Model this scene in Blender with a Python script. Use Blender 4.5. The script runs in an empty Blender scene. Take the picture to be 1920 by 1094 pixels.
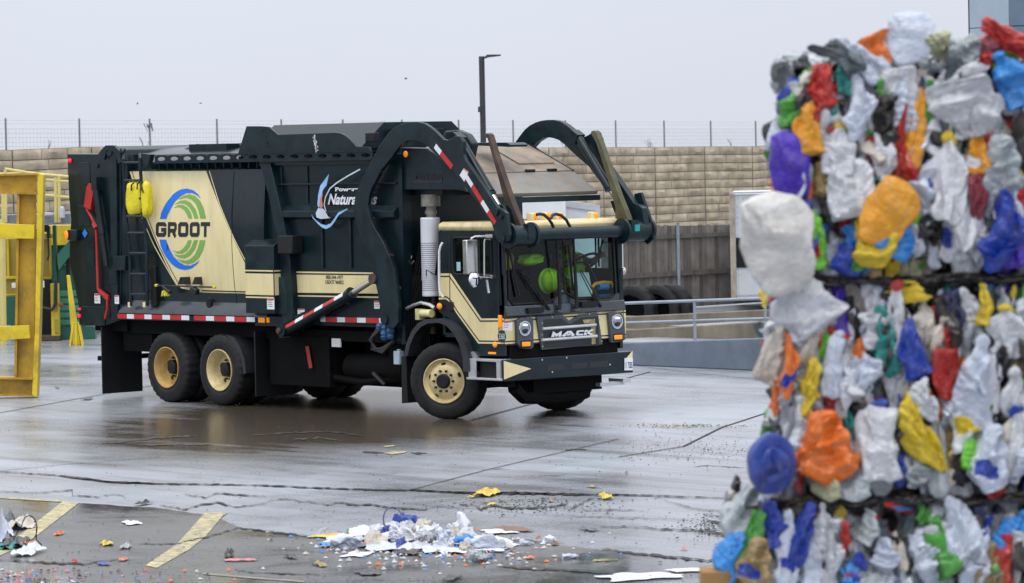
import bpy, bmesh, math, random
from math import radians, sin, cos, pi
from mathutils import Vector, Matrix, Euler, noise as mnoise
random.seed(7)
SC = bpy.context.scene
COL = SC.collection

# ------------------------------------------------------------------ camera
FPX = 7366.09            # focal length in pixels of a 1920 wide frame
CAM = Vector((41.28314, -35.39392, 3.73489))
FWD = Vector((-0.75698928, 0.65235018, -0.03750309))
RGT = Vector((0.6532586, 0.75685044, -0.02075121))
UPV = Vector((-0.01484717, 0.04020766, 0.99908103))
cd = bpy.data.cameras.new('camera')
cam = bpy.data.objects.new('camera', cd)
COL.objects.link(cam)
cam.matrix_world = Matrix(((RGT.x, UPV.x, -FWD.x, CAM.x), (RGT.y, UPV.y, -FWD.y, CAM.y),
                           (RGT.z, UPV.z, -FWD.z, CAM.z), (0, 0, 0, 1)))
cd.sensor_width = 36.0
cd.lens = 36.0 * FPX / 1920
cd.clip_start = 0.5
cd.clip_end = 6000
cd.dof.use_dof = True
cd.dof.focus_distance = 54.0
cd.dof.aperture_fstop = 5.0
SC.camera = cam

# ------------------------------------------------------------------ world: overcast sky
SUN_EL, SUN_ROT = radians(66), radians(144)
w = bpy.data.worlds.new('World'); SC.world = w; w.use_nodes = True
nt = w.node_tree; nt.nodes.clear()
out = nt.nodes.new('ShaderNodeOutputWorld'); bg = nt.nodes.new('ShaderNodeBackground')
sky = nt.nodes.new('ShaderNodeTexSky'); sky.sky_type = 'NISHITA'; sky.sun_disc = False
sky.sun_elevation = SUN_EL; sky.sun_rotation = SUN_ROT
hs = nt.nodes.new('ShaderNodeHueSaturation'); hs.inputs['Saturation'].default_value = 0.25
nt.links.new(sky.outputs[0], hs.inputs['Color'])
tc = nt.nodes.new('ShaderNodeTexCoord'); sp = nt.nodes.new('ShaderNodeSeparateXYZ')
nt.links.new(tc.outputs['Generated'], sp.inputs[0])
rp = nt.nodes.new('ShaderNodeValToRGB')
rp.color_ramp.elements[0].position = 0.0; rp.color_ramp.elements[0].color = (6.8, 7.2, 8.15, 1)
rp.color_ramp.elements[1].position = 1.0; rp.color_ramp.elements[1].color = (21.0, 21.6, 22.6, 1)
e = rp.color_ramp.elements.new(0.06); e.color = (7.1, 7.5, 8.6, 1)
nt.links.new(sp.outputs['Z'], rp.inputs[0])
cl = nt.nodes.new('ShaderNodeTexNoise'); cl.inputs['Scale'].default_value = 3.0
cl.inputs['Detail'].default_value = 3
nt.links.new(tc.outputs['Generated'], cl.inputs['Vector'])
cr = nt.nodes.new('ShaderNodeMapRange'); cr.inputs[1].default_value = 0.3; cr.inputs[2].default_value = 0.7
cr.inputs[3].default_value = 0.96; cr.inputs[4].default_value = 1.04
nt.links.new(cl.outputs[0], cr.inputs[0])
mul = nt.nodes.new('ShaderNodeMix'); mul.data_type = 'RGBA'; mul.blend_type = 'MULTIPLY'; mul.inputs[0].default_value = 1
nt.links.new(rp.outputs[0], mul.inputs[6]); nt.links.new(cr.outputs[0], mul.inputs[7])
mx = nt.nodes.new('ShaderNodeMix'); mx.data_type = 'RGBA'; mx.inputs[0].default_value = 0.92
nt.links.new(hs.outputs[0], mx.inputs[6]); nt.links.new(mul.outputs[2], mx.inputs[7])
nt.links.new(mx.outputs[2], bg.inputs['Color']); bg.inputs['Strength'].default_value = 0.105
nt.links.new(bg.outputs[0], out.inputs[0])
sd = bpy.data.lights.new('sun', 'SUN'); sd.energy = 1.1; sd.angle = radians(25); sd.color = (1.0, 0.96, 0.9)
so = bpy.data.objects.new('sun', sd); COL.objects.link(so)
sdir = Vector((0.45, -0.62, 0.0)).normalized() * cos(SUN_EL) + Vector((0, 0, sin(SUN_EL)))
so.rotation_euler = sdir.to_track_quat('Z', 'Y').to_euler()
so.location = (0, 0, 60)
SC.view_settings.view_transform = 'Standard'; SC.view_settings.look = 'None'
SC.view_settings.exposure = 0.0; SC.view_settings.gamma = 1.0
SC.render.engine = 'CYCLES'
SC.cycles.max_bounces = 6; SC.cycles.transparent_max_bounces = 10
try:
    SC.cycles.use_denoising = True
except Exception:
    pass

# ------------------------------------------------------------------ tracing helpers (pixel of the 1920 frame -> real plane)
def ray(x, y):
    return FWD + RGT * ((x - 960) / FPX) - UPV * ((y - 547) / FPX)
def P(x, y, D):
    return CAM + ray(x, y) * D
def onplane(x, y, ax, v):
    d = ray(x, y); return CAM + d * ((v - CAM[ax]) / d[ax])
def S(x, y, Y=-1.22):
    p = onplane(x, y, 1, Y); return (p.x, p.z)
def FR(x, y, X=1.34):
    p = onplane(x, y, 0, X); return (p.y, p.z)
def G(x, y, z=0.0):
    return onplane(x, y, 2, z)

# ------------------------------------------------------------------ materials
MATS = {}
def mat(name, col, rough=0.5, metal=0.0, var=0.15, scale=4.0, bump=0.0, bscale=30.0, spec=0.5, coat=0.0,
        dirt=None, dirt_amt=0.0, dscale=2.0, dstretch=(1, 1, 1), detail=6, dlo=0.45, dhi=0.75):
    if name in MATS: return MATS[name]
    m = bpy.data.materials.new(name); m.use_nodes = True
    nt = m.node_tree; b = nt.nodes['Principled BSDF']
    b.inputs['Roughness'].default_value = rough; b.inputs['Metallic'].default_value = metal
    b.inputs['Specular IOR Level'].default_value = spec
    b.inputs['Coat Weight'].default_value = coat; b.inputs['Coat Roughness'].default_value = 0.08
    tc = nt.nodes.new('ShaderNodeTexCoord')
    n = nt.nodes.new('ShaderNodeTexNoise'); n.inputs['Scale'].default_value = scale; n.inputs['Detail'].default_value = detail
    nt.links.new(tc.outputs['Object'], n.inputs['Vector'])
    r = nt.nodes.new('ShaderNodeValToRGB')
    r.color_ramp.elements[0].position = 0.3; r.color_ramp.elements[1].position = 0.7
    r.color_ramp.elements[0].color = [c * (1 - var) for c in col] + [1]
    r.color_ramp.elements[1].color = [min(1, c * (1 + var)) for c in col] + [1]
    nt.links.new(n.outputs[0], r.inputs[0])
    src = r.outputs[0]
    if dirt:
        mp = nt.nodes.new('ShaderNodeMapping'); mp.inputs['Scale'].default_value = dstretch
        nt.links.new(tc.outputs['Object'], mp.inputs['Vector'])
        n2 = nt.nodes.new('ShaderNodeTexNoise'); n2.inputs['Scale'].default_value = dscale; n2.inputs['Detail'].default_value = 8
        n2.inputs['Roughness'].default_value = 0.7
        nt.links.new(mp.outputs[0], n2.inputs['Vector'])
        mr = nt.nodes.new('ShaderNodeMapRange'); mr.inputs[1].default_value = dlo; mr.inputs[2].default_value = dhi
        mr.inputs[3].default_value = 0; mr.inputs[4].default_value = dirt_amt
        nt.links.new(n2.outputs[0], mr.inputs[0])
        mxx = nt.nodes.new('ShaderNodeMix'); mxx.data_type = 'RGBA'
        nt.links.new(mr.outputs[0], mxx.inputs[0]); nt.links.new(src, mxx.inputs[6])
        mxx.inputs[7].default_value = list(dirt) + [1]
        src = mxx.outputs[2]
    nt.links.new(src, b.inputs['Base Color'])
    rr = nt.nodes.new('ShaderNodeMapRange'); rr.inputs[3].default_value = max(0.02, rough - 0.08); rr.inputs[4].default_value = min(1, rough + 0.12)
    nt.links.new(n.outputs[0], rr.inputs[0]); nt.links.new(rr.outputs[0], b.inputs['Roughness'])
    if bump:
        nb = nt.nodes.new('ShaderNodeTexNoise'); nb.inputs['Scale'].default_value = bscale; nb.inputs['Detail'].default_value = 4
        nt.links.new(tc.outputs['Object'], nb.inputs['Vector'])
        bp = nt.nodes.new('ShaderNodeBump'); bp.inputs['Strength'].default_value = bump; bp.inputs['Distance'].default_value = 0.02
        nt.links.new(nb.outputs[0], bp.inputs['Height']); nt.links.new(bp.outputs[0], b.inputs['Normal'])
    MATS[name] = m
    return m
def glass(name, tint, refl=0.9):
    m = bpy.data.materials.new(name); m.use_nodes = True; nt = m.node_tree; nt.nodes.clear()
    o = nt.nodes.new('ShaderNodeOutputMaterial'); mix = nt.nodes.new('ShaderNodeMixShader')
    t = nt.nodes.new('ShaderNodeBsdfTransparent'); t.inputs[0].default_value = list(tint) + [1]
    g = nt.nodes.new('ShaderNodeBsdfGlossy'); g.inputs['Roughness'].default_value = 0.03; g.inputs[0].default_value = (refl,) * 3 + (1,)
    lw = nt.nodes.new('ShaderNodeLayerWeight'); lw.inputs[0].default_value = 0.5
    pw = nt.nodes.new('ShaderNodeMath'); pw.operation = 'POWER'; pw.inputs[1].default_value = 5.0
    f = nt.nodes.new('ShaderNodeMath'); f.operation = 'MULTIPLY_ADD'; f.inputs[1].default_value = 0.9; f.inputs[2].default_value = 0.045
    nt.links.new(lw.outputs['Facing'], pw.inputs[0]); nt.links.new(pw.outputs[0], f.inputs[0])
    nt.links.new(f.outputs[0], mix.inputs[0]); nt.links.new(t.outputs[0], mix.inputs[1]); nt.links.new(g.outputs[0], mix.inputs[2])
    nt.links.new(mix.outputs[0], o.inputs[0]); MATS[name] = m
    return m
def lamp_mat(name, col, strength):
    m = bpy.data.materials.new(name); m.use_nodes = True; b = m.node_tree.nodes['Principled BSDF']
    b.inputs['Base Color'].default_value = list(col) + [1]; b.inputs['Emission Color'].default_value = list(col) + [1]
    b.inputs['Emission Strength'].default_value = strength; b.inputs['Roughness'].default_value = 0.15; MATS[name] = m
    return m

TEAL = mat('dark_teal_paint', (0.0028, 0.0125, 0.0168), 0.28, var=0.35, scale=2.5, dirt=(0.022, 0.033, 0.042), dirt_amt=0.22, dscale=1.6, dstretch=(1, 1, 0.35), spec=.3, coat=0.15)
TEAL2 = mat('teal_frame_paint', (0.0042, 0.0155, 0.0205), 0.32, var=0.4, scale=5, dirt=(0.03, 0.042, 0.05), dirt_amt=0.3, dscale=4, spec=.3)
CREAM = mat('cream_paint', (0.80, 0.685, 0.365), 0.34, var=0.04, scale=2, dirt=(0.46, 0.38, 0.23), dirt_amt=0.45, dscale=2.6, dstretch=(1.6, 1, 0.22), coat=0.3)
ROOFCREAM = mat('cream_roof_paint', (0.76, 0.65, 0.36), 0.4, var=0.06, scale=2, dirt=(0.2, 0.15, 0.08), dirt_amt=0.55, dscale=4, dstretch=(2, 0.5, 1))
INK = mat('black_vinyl', (0.010, 0.013, 0.016), 0.4)
BLACK = mat('black_plastic', (0.006, 0.0065, 0.0075), 0.55, var=0.3, spec=.35)
FENDER = mat('moulded_fender_plastic', (0.022, 0.025, 0.03), 0.42, var=0.3, bump=0.15, bscale=60)
GRIME = mat('grimy_chassis', (0.0032, 0.0033, 0.0036), 0.8, var=0.5, scale=6, spec=.15)
RUBBER = mat('tyre_rubber', (0.011, 0.012, 0.0135), 0.7, var=0.35, scale=8, dirt=(0.045, 0.042, 0.04), dirt_amt=0.3, dscale=5, spec=.35)
RIM = mat('cream_rim', (0.68, 0.57, 0.30), 0.4, var=0.06, dirt=(0.23, 0.16, 0.07), dirt_amt=0.55, dscale=6, dlo=.4, dhi=.7)
RUSTRIM = mat('rusty_cream_rim', (0.5, 0.33, 0.10), 0.5, var=0.25, scale=6, dirt=(0.2, 0.11, 0.03), dirt_amt=0.7, dscale=5)
RED = mat('red_paint', (0.42, 0.018, 0.016), 0.4, var=0.15)
TAPER = mat('red_reflective_tape', (0.50, 0.02, 0.022), 0.35, var=0.1)
TAPEW = mat('white_reflective_tape', (0.72, 0.74, 0.78), 0.35, var=0.06)
WHITE = mat('white_paint', (0.78, 0.79, 0.80), 0.45, var=0.05, dirt=(0.5, 0.47, 0.42), dirt_amt=0.3)
ALU = mat('aluminium', (0.62, 0.63, 0.66), 0.38, metal=0.75, var=0.1)
STEEL = mat('polished_steel', (0.60, 0.60, 0.58), 0.22, metal=0.95, var=0.08)
SHIELD = mat('heat_shield_metal', (0.66, 0.68, 0.73), 0.5, metal=0.25, var=0.06)
CHROME = mat('chrome', (0.85, 0.86, 0.88), 0.08, metal=1.0, var=0.03)
BROWNRUST = mat('rusty_steel', (0.07, 0.04, 0.027), 0.7, var=0.5, scale=6, dirt=(0.02, 0.025, 0.028), dirt_amt=0.8, dscale=5)
GREENRUST = mat('worn_green_steel', (0.085, 0.085, 0.045), 0.65, var=0.4, scale=6, dirt=(0.10, 0.05, 0.025), dirt_amt=0.7, dscale=5)
LID = mat('rusted_lid_steel', (0.27, 0.215, 0.165), 0.6, var=0.3, scale=3, dirt=(0.085, 0.075, 0.065), dirt_amt=0.6, dscale=3, dstretch=(0.5, 2.0, 1), bump=0.2, bscale=20)
LIDB = mat('worn_blue_lid_steel', (0.20, 0.195, 0.18), 0.5, var=0.25, scale=3, dirt=(0.26, 0.18, 0.11), dirt_amt=0.9, dscale=3.5, dstretch=(0.5, 2.0, 1))
AMBER = lamp_mat('amber_lens', (0.95, 0.30, 0.01), 0.25)
REDL = lamp_mat('red_lens', (0.9, 0.02, 0.03), 0.5)
HEADL = mat('headlamp_lens', (0.30, 0.34, 0.40), 0.08, metal=.8, var=.3, scale=14)
GREYP = mat('grey_housing', (0.055, 0.064, 0.078), 0.42, var=0.15)
COWL = mat('cowl_paint', (0.020, 0.032, 0.042), 0.25, var=0.3, coat=0.4)
GLASS = glass('window_glass', (0.80, 0.92, 0.92), 0.5)
WGLASS = glass('windscreen_glass', (0.66, 0.80, 0.80), 0.5)
INTERIOR = mat('cab_interior', (0.022, 0.024, 0.027), 0.7)
YBAG = mat('yellow_bag_cloth', (0.72, 0.60, 0.015), 0.6, var=0.15, bump=0.4, bscale=25)
HIVIS = mat('hi_vis_cloth', (0.38, 0.64, 0.012), 0.6, var=0.25, scale=9, bump=.3, bscale=30)
BLUE = mat('logo_blue', (0.005, 0.16, 0.75), 0.4, var=0.03)
GREEN = mat('logo_green', (0.19, 0.40, 0.075), 0.4, var=0.03)
FLAME = mat('flame_blue', (0.25, 0.45, 0.75), 0.4, var=0.25, scale=3)
FLAMEW = mat('flame_white', (0.55, 0.62, 0.70), 0.4, var=0.1)
HOSE = mat('hose_rubber', (0.014, 0.014, 0.015), 0.45)
COPPER = mat('brown_hose', (0.12, 0.065, 0.03), 0.5)

# ------------------------------------------------------------------ mesh builder
class MB:
    def __init__(s): s.v = []; s.f = []; s.m = []
    def add(s, vs, fs, mi=0):
        o = len(s.v); s.v += [tuple(v) for v in vs]
        for f in fs: s.f.append([i + o for i in f]); s.m.append(mi)
        return s
    def box(s, c, d, rot=None, mi=0):
        x, y, z = d[0] / 2, d[1] / 2, d[2] / 2
        vs = [Vector((a * x, b * y, e * z)) for e in (-1, 1) for a, b in ((-1, -1), (1, -1), (1, 1), (-1, 1))]
        if rot is not None:
            R = Euler(rot).to_matrix() if not isinstance(rot, Matrix) else rot
            vs = [R @ v for v in vs]
        vs = [v + Vector(c) for v in vs]
        return s.add(vs, [(3, 2, 1, 0), (4, 5, 6, 7), (0, 1, 5, 4), (1, 2, 6, 5), (2, 3, 7, 6), (3, 0, 4, 7)], mi)
    def bx(s, x0, x1, y0, y1, z0, z1, mi=0):
        return s.box(((x0 + x1) / 2, (y0 + y1) / 2, (z0 + z1) / 2), (abs(x1 - x0), abs(y1 - y0), abs(z1 - z0)), None, mi)
    def prism(s, a, b, mi=0):
        """closed solid between two matching loops of 3D points"""
        n = len(a); fs = [list(range(n)), list(range(2 * n - 1, n - 1, -1))]
        fs += [(i, i + n, (i + 1) % n + n, (i + 1) % n) for i in range(n)]
        return s.add(list(a) + list(b), fs, mi)
    def xz(s, poly, y0, y1, mi=0):
        return s.prism([(x, y0, z) for x, z in poly], [(x, y1, z) for x, z in poly], mi)
    def yz(s, poly, x0, x1, mi=0):
        return s.prism([(x0, y, z) for y, z in poly], [(x1, y, z) for y, z in poly], mi)
    def tube(s, pts, r, n=10, mi=0, cap=True):
        pts = [Vector(p) for p in pts]; rr = r if isinstance(r, (list, tuple)) else [r] * len(pts)
        vs = []; fs = []; prev = None
        for i, p in enumerate(pts):
            t = (pts[min(i + 1, len(pts) - 1)] - pts[max(i - 1, 0)]).normalized()
            if prev is None:
                a = Vector((0, 0, 1)) if abs(t.z) < 0.9 else Vector((1, 0, 0))
                u = t.cross(a).normalized()
            else:
                u = (prev - t * prev.dot(t)).normalized()
            prev = u; w = t.cross(u)
            for k in range(n):
                an = 2 * pi * k / n; vs.append(p + (u * cos(an) + w * sin(an)) * rr[i])
        for i in range(len(pts) - 1):
            for k in range(n):
                fs.append((i * n + k, i * n + (k + 1) % n, (i + 1) * n + (k + 1) % n, (i + 1) * n + k))
        if cap:
            fs.append(list(range(n))[::-1]); fs.append([(len(pts) - 1) * n + k for k in range(n)])
        return s.add(vs, fs, mi)
    def cyl(s, a, b, r, n=20, mi=0, r2=None):
        return s.tube([a, b], [r, r if r2 is None else r2], n, mi)
    def lathe(s, prof, origin=(0, 0, 0), axis='Y', n=48, mi=0, close=False):
        """prof: (along axis, radius)"""
        vs = []; fs = []; o = Vector(origin)
        for h, r in prof:
            for k in range(n):
                a = 2 * pi * k / n; c, q = r * cos(a), r * sin(a)
                v = {'Y': (c, h, q), 'X': (h, c, q), 'Z': (c, q, h)}[axis]
                vs.append(o + Vector(v))
        m = len(prof)
        for i in range(m if close else m - 1):
            j = (i + 1) % m
            for k in range(n):
                fs.append((i * n + k, i * n + (k + 1) % n, j * n + (k + 1) % n, j * n + k))
        return s.add(vs, fs, mi)
    def ball(s, c, r, n=14, mi=0):
        r = (r, r, r) if not isinstance(r, (tuple, list)) else r
        vs = []; fs = []; m = n // 2
        for i in range(m + 1):
            th = pi * i / m
            for k in range(n):
                a = 2 * pi * k / n
                vs.append((c[0] + r[0] * sin(th) * cos(a), c[1] + r[1] * sin(th) * sin(a), c[2] + r[2] * cos(th)))
        for i in range(m):
            for k in range(n):
                fs.append((i * n + k, (i + 1) * n + k, (i + 1) * n + (k + 1) % n, i * n + (k + 1) % n))
        return s.add(vs, fs, mi)

def obj(name, mb, mats, parent=None, smooth=35, bevel=0.0, mw=None):
    me = bpy.data.meshes.new(name); me.from_pydata(mb.v, [], mb.f)
    mats = mats if isinstance(mats, (list, tuple)) else [mats]
    for m in mats: me.materials.append(m)
    if len(mats) > 1: me.polygons.foreach_set('material_index', mb.m)
    bm = bmesh.new(); bm.from_mesh(me)
    bmesh.ops.remove_doubles(bm, verts=bm.verts, dist=1e-5)
    bmesh.ops.recalc_face_normals(bm, faces=bm.faces); bm.to_mesh(me); bm.free()
    if smooth:
        me.polygons.foreach_set('use_smooth', [True] * len(me.polygons)); me.set_sharp_from_angle(angle=radians(smooth))
    o = bpy.data.objects.new(name, me); COL.objects.link(o)
    if parent: o.parent = parent
    if mw is not None: o.matrix_world = mw
    if bevel:
        b = o.modifiers.new('bevel', 'BEVEL'); b.width = bevel; b.segments = 2; b.limit_method = 'ANGLE'; b.angle_limit = radians(40)
    return o
def thing(name, label, cat, loc=(0, 0, 0), group=None):
    o = bpy.data.objects.new(name, None); COL.objects.link(o); o.location = loc; o.empty_display_size = 0.2
    return tag(o, label, cat, group)
def tag(o, label=None, cat=None, group=None, kind=None):
    if label: o['label'] = label
    if cat: o['category'] = cat
    if group: o['group'] = group
    if kind: o['kind'] = kind
    return o
def band(pts, wd, closed=False):
    """flat stroke: list of 2D points -> quads as list of 4-point polys"""
    n = len(pts); L = []; R = []
    for i in range(n):
        a = Vector(pts[i - 1]) if (i > 0 or closed) else None
        b = Vector(pts[i]); c = Vector(pts[(i + 1) % n]) if (i < n - 1 or closed) else None
        d1 = (b - a).normalized() if a is not None else None
        d2 = (c - b).normalized() if c is not None else None
        if d1 is None: d1 = d2
        if d2 is None: d2 = d1
        n1 = Vector((-d1.y, d1.x)); n2 = Vector((-d2.y, d2.x)); m = (n1 + n2)
        m = m.normalized() if m.length > 1e-6 else n1
        k = wd / 2 / max(0.5, m.dot(n1)); L.append(b + m * k); R.append(b - m * k)
    return [[L[i], R[i], R[(i + 1) % n], L[(i + 1) % n]] for i in range(n if closed else n - 1)]
def inset_line(pts, d):
    pass

def decal(name, polys, yfun, m, parent, out=0.004, cut=True):
    """flat lettering / paint films in the XZ plane laid on a side surface y = yfun(z)"""
    bm = bmesh.new()
    for poly in polys:
        vs = [bm.verts.new((p[0], 0, p[1])) for p in poly]
        try: bm.faces.new(vs)
        except ValueError: pass
    bmesh.ops.triangulate(bm, faces=bm.faces)
    if cut:
        zs = [v.co.z for v in bm.verts]; z = math.floor(min(zs) * 12) / 12
        while z < max(zs):
            bmesh.ops.bisect_plane(bm, geom=bm.verts[:] + bm.edges[:] + bm.faces[:], plane_co=(0, 0, z), plane_no=(0, 0, 1)); z += 1 / 12
    for v in bm.verts: v.co.y = yfun(v.co.z) - out
    me = bpy.data.meshes.new(name); bmesh.ops.recalc_face_normals(bm, faces=bm.faces)
    bm.to_mesh(me); bm.free(); me.materials.append(m)
    o = bpy.data.objects.new(name, me); COL.objects.link(o); o.parent = parent
    me.polygons.foreach_set('use_smooth', [True] * len(me.polygons)) if cut else None
    return o
def text_polys(txt, size=1.0, bold=0.0, shear=0.0, align='LEFT', space=1.0):
    cu = bpy.data.curves.new('t', 'FONT'); cu.body = txt; cu.size = size; cu.offset = bold; cu.shear = shear; cu.align_x = align
    cu.space_character = space
    o = bpy.data.objects.new('t', cu); COL.objects.link(o)
    dg = bpy.context.evaluated_depsgraph_get(); me = bpy.data.meshes.new_from_object(o.evaluated_get(dg))
    ps = [[(me.vertices[i].co.x, me.vertices[i].co.y) for i in p.vertices] for p in me.polygons]
    bpy.data.objects.remove(o); bpy.data.curves.remove(cu); bpy.data.meshes.remove(me)
    return ps
def fit(polys, x0, x1, z0, z1):
    xs = [p[0] for q in polys for p in q]; ys = [p[1] for q in polys for p in q]
    a, b, c, d = min(xs), max(xs), min(ys), max(ys)
    return [[(x0 + (p[0] - a) / (b - a) * (x1 - x0), z0 + (p[1] - c) / (d - c) * (z1 - z0)) for p in q] for q in polys]
# ================================================================== THE TRUCK
truck = thing('refuse_truck', 'dark green and cream front loading refuse truck parked on the wet yard', 'garbage truck')
def YB(z):
    t = max(0.0, min(1.0, (z - 1.4) / 2.05)); return -1.11 - 0.07 * sin(pi * t)
YH = -1.12
def px(pts, Y): return [S(x, y, Y) for x, y in pts]

# ---- packer body
m = MB(); x0, x1 = -7.42, S(500, 400, YH)[0]
zs = [1.40 + 2.05 * i / 14 for i in range(15)]
near = [(YB(z), z) for z in zs] + [(-1.06, 3.47), (-1.06, 3.56)]
roof = [(-1.0, 3.60), (-0.75, 3.70), (-0.4, 3.77), (0, 3.80), (0.4, 3.77), (0.75, 3.70), (1.0, 3.60)]
sec = near + roof + [(-y, z) for y, z in reversed(near)]
m.yz(sec, x0, x1); obj('packer_body', m, TEAL, truck)
# vertical seam + gussets under the rail
m = MB()
for pxx in (434,):
    a = S(pxx, 322, -1.16)[0]
    for i in range(10):
        z = 3.42 - i * 0.2; m.prism([(a - .006, YB(z) - .006, z), (a + .006, YB(z) - .006, z), (a + .006, YB(z - .2) - .006, z - .2), (a - .006, YB(z - .2) - .006, z - .2)], [(a - .006, YB(z) + .02, z), (a + .006, YB(z) + .02, z), (a + .006, YB(z - .2) + .02, z - .2), (a - .006, YB(z - .2) + .02, z - .2)])
obj('body_seam', m, TEAL2, truck)
gs_ = None
for i in range(14):
    a = -6.6 + i * 0.2
    if gs_ is None: m = MB(); m.bx(a, a + 0.015, -1.18, -1.06, 3.47, 3.575); gs_ = obj('rail_gusset', m, TEAL2, truck)
    else: o = gs_.copy(); COL.objects.link(o); o.parent = truck; o.location = (i * .2, 0, 0)
# ---- top rail with oval holes
def hole_rail(y0, y1, name):
    m = MB(); za, zb = 3.575, 3.67; X0, X1 = S(291, 298, -1.2)[0], S(700, 292, -1.2)[0]
    n = 16; dx = (X1 - X0) / n; N = 24
    for i in range(n):
        cx, cz = X0 + (i + .5) * dx, (za + zb) / 2
        outer = []; inner = []
        for k in range(N):
            a = 2 * pi * k / N; c, s_ = cos(a), sin(a)
            q = min((dx / 2) / max(1e-6, abs(c)), ((zb - za) / 2) / max(1e-6, abs(s_)))
            outer.append((cx + c * q, cz + s_ * q)); inner.append((cx + c * 0.10, cz + s_ * 0.029))
        for ya, in ((y0,), (y1,)):
            vs = [(p[0], ya, p[1]) for p in outer] + [(p[0], ya, p[1]) for p in inner]
            m.add(vs, [(k, (k + 1) % N, N + (k + 1) % N, N + k) for k in range(N)])
        vs = [(p[0], y0, p[1]) for p in inner] + [(p[0], y1, p[1]) for p in inner]
        m.add(vs, [(k, (k + 1) % N, N + (k + 1) % N, N + k) for k in range(N)])
    m.bx(X0, X1, y0 - .03, y0 - .001, za - .02, za + .004); m.bx(X0, X1, y0 - .012, y1 + .04, zb + .001, zb + .014)
    m.bx(X0, X1, y1 + .001, y1 + .10, za - .02, za - .004)
    return obj(name, m, TEAL2, truck)
hole_rail(-1.21, -1.195, 'top_rail'); hole_rail(1.195, 1.21, 'top_rail')
# roof pipes
m = MB()
for y in (-0.35, 0.1):
    a = S(372, 276, y); b = S(452, 275, y); m.cyl((a[0], y, a[1]), (b[0] + .3, y, b[1]), 0.035)
a = S(330, 291, -0.4); b = S(372, 275, -0.4)
m.tube([(a[0], -0.4, a[1]), (b[0], -0.4, b[1])], 0.045, 6)
for q in (372, 380, 388): 
    c = S(q, 276, -0.35)[0]; m.bx(c - .02, c + .02, -0.40, -0.3, 3.7, 3.83)
m.bx(S(385, 290, -.3)[0], S(455, 290, -.3)[0], -0.6, 0.4, 3.72, 3.83)
obj('roof_pipe', m, TEAL2, truck)
# ---- livery
def B(x, y): return S(x, y, -1.16)
decal('cream_panel', [[B(*p) for p in [(238, 322), (382, 321), (463, 498), (466, 511), (466, 551), (377, 549), (338, 541), (328, 531)]]], YB, CREAM, truck, 0.004)
strp = []
for ln, wd in (([(388, 321), (412, 383), (442, 449), (470, 505)], .018), ([(232, 322), (262, 395), (290, 458), (331, 536)], .020)):
    strp += band([B(*p) for p in ln], wd)
decal('cream_pinstripe', strp, YB, CREAM, truck, 0.005)
strp = []
for ln, wd in (([(243, 322), (274, 395), (300, 460), (333, 530)], .014), ([(377, 545.5), (466, 548)], .018)):
    strp += band([B(*p) for p in ln], wd)
decal('black_pinstripe', strp, YB, INK, truck, 0.008)
# logo
def L1(x, y): return B(100 + x / 4.5575, 220 + y / 4.558)
blu = [(920, 870), (930, 815), (950, 765), (975, 720), (1020, 660), (1050, 635), (1085, 618), (1135, 610), (1190, 625), (1235, 660), (1262, 697),
       (1225, 668), (1180, 648), (1130, 650), (1085, 677), (1040, 722), (1005, 790), (985, 835), (975, 870)]
g1 = [(1065, 705), (1110, 672), (1160, 660), (1210, 675), (1255, 715), (1290, 780), (1312, 865), (1265, 865), (1248, 800), (1220, 742), (1180, 703), (1140, 690), (1100, 695)]
g2 = [(1036, 748), (1085, 715), (1130, 709), (1180, 735), (1222, 790), (1248, 865), (1215, 865), (1195, 812), (1165, 768), (1130, 742), (1085, 735)]
g3 = [(1028, 778), (1072, 750), (1115, 752), (1152, 775), (1180, 815), (1195, 865), (1165, 865), (1150, 832), (1125, 797), (1095, 773), (1065, 768)]
fl = lambda q: [(x, 1916 - y) for x, y in q]
decal('logo_blue_arc', [[L1(*p) for p in q] for q in (blu, fl(blu))], YB, BLUE, truck, 0.009)
decal('logo_green_arc', [[L1(*p) for p in q] for q in (g1, g2, g3, fl(g1), fl(g2), fl(g3))], YB, GREEN, truck, 0.009)
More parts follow.
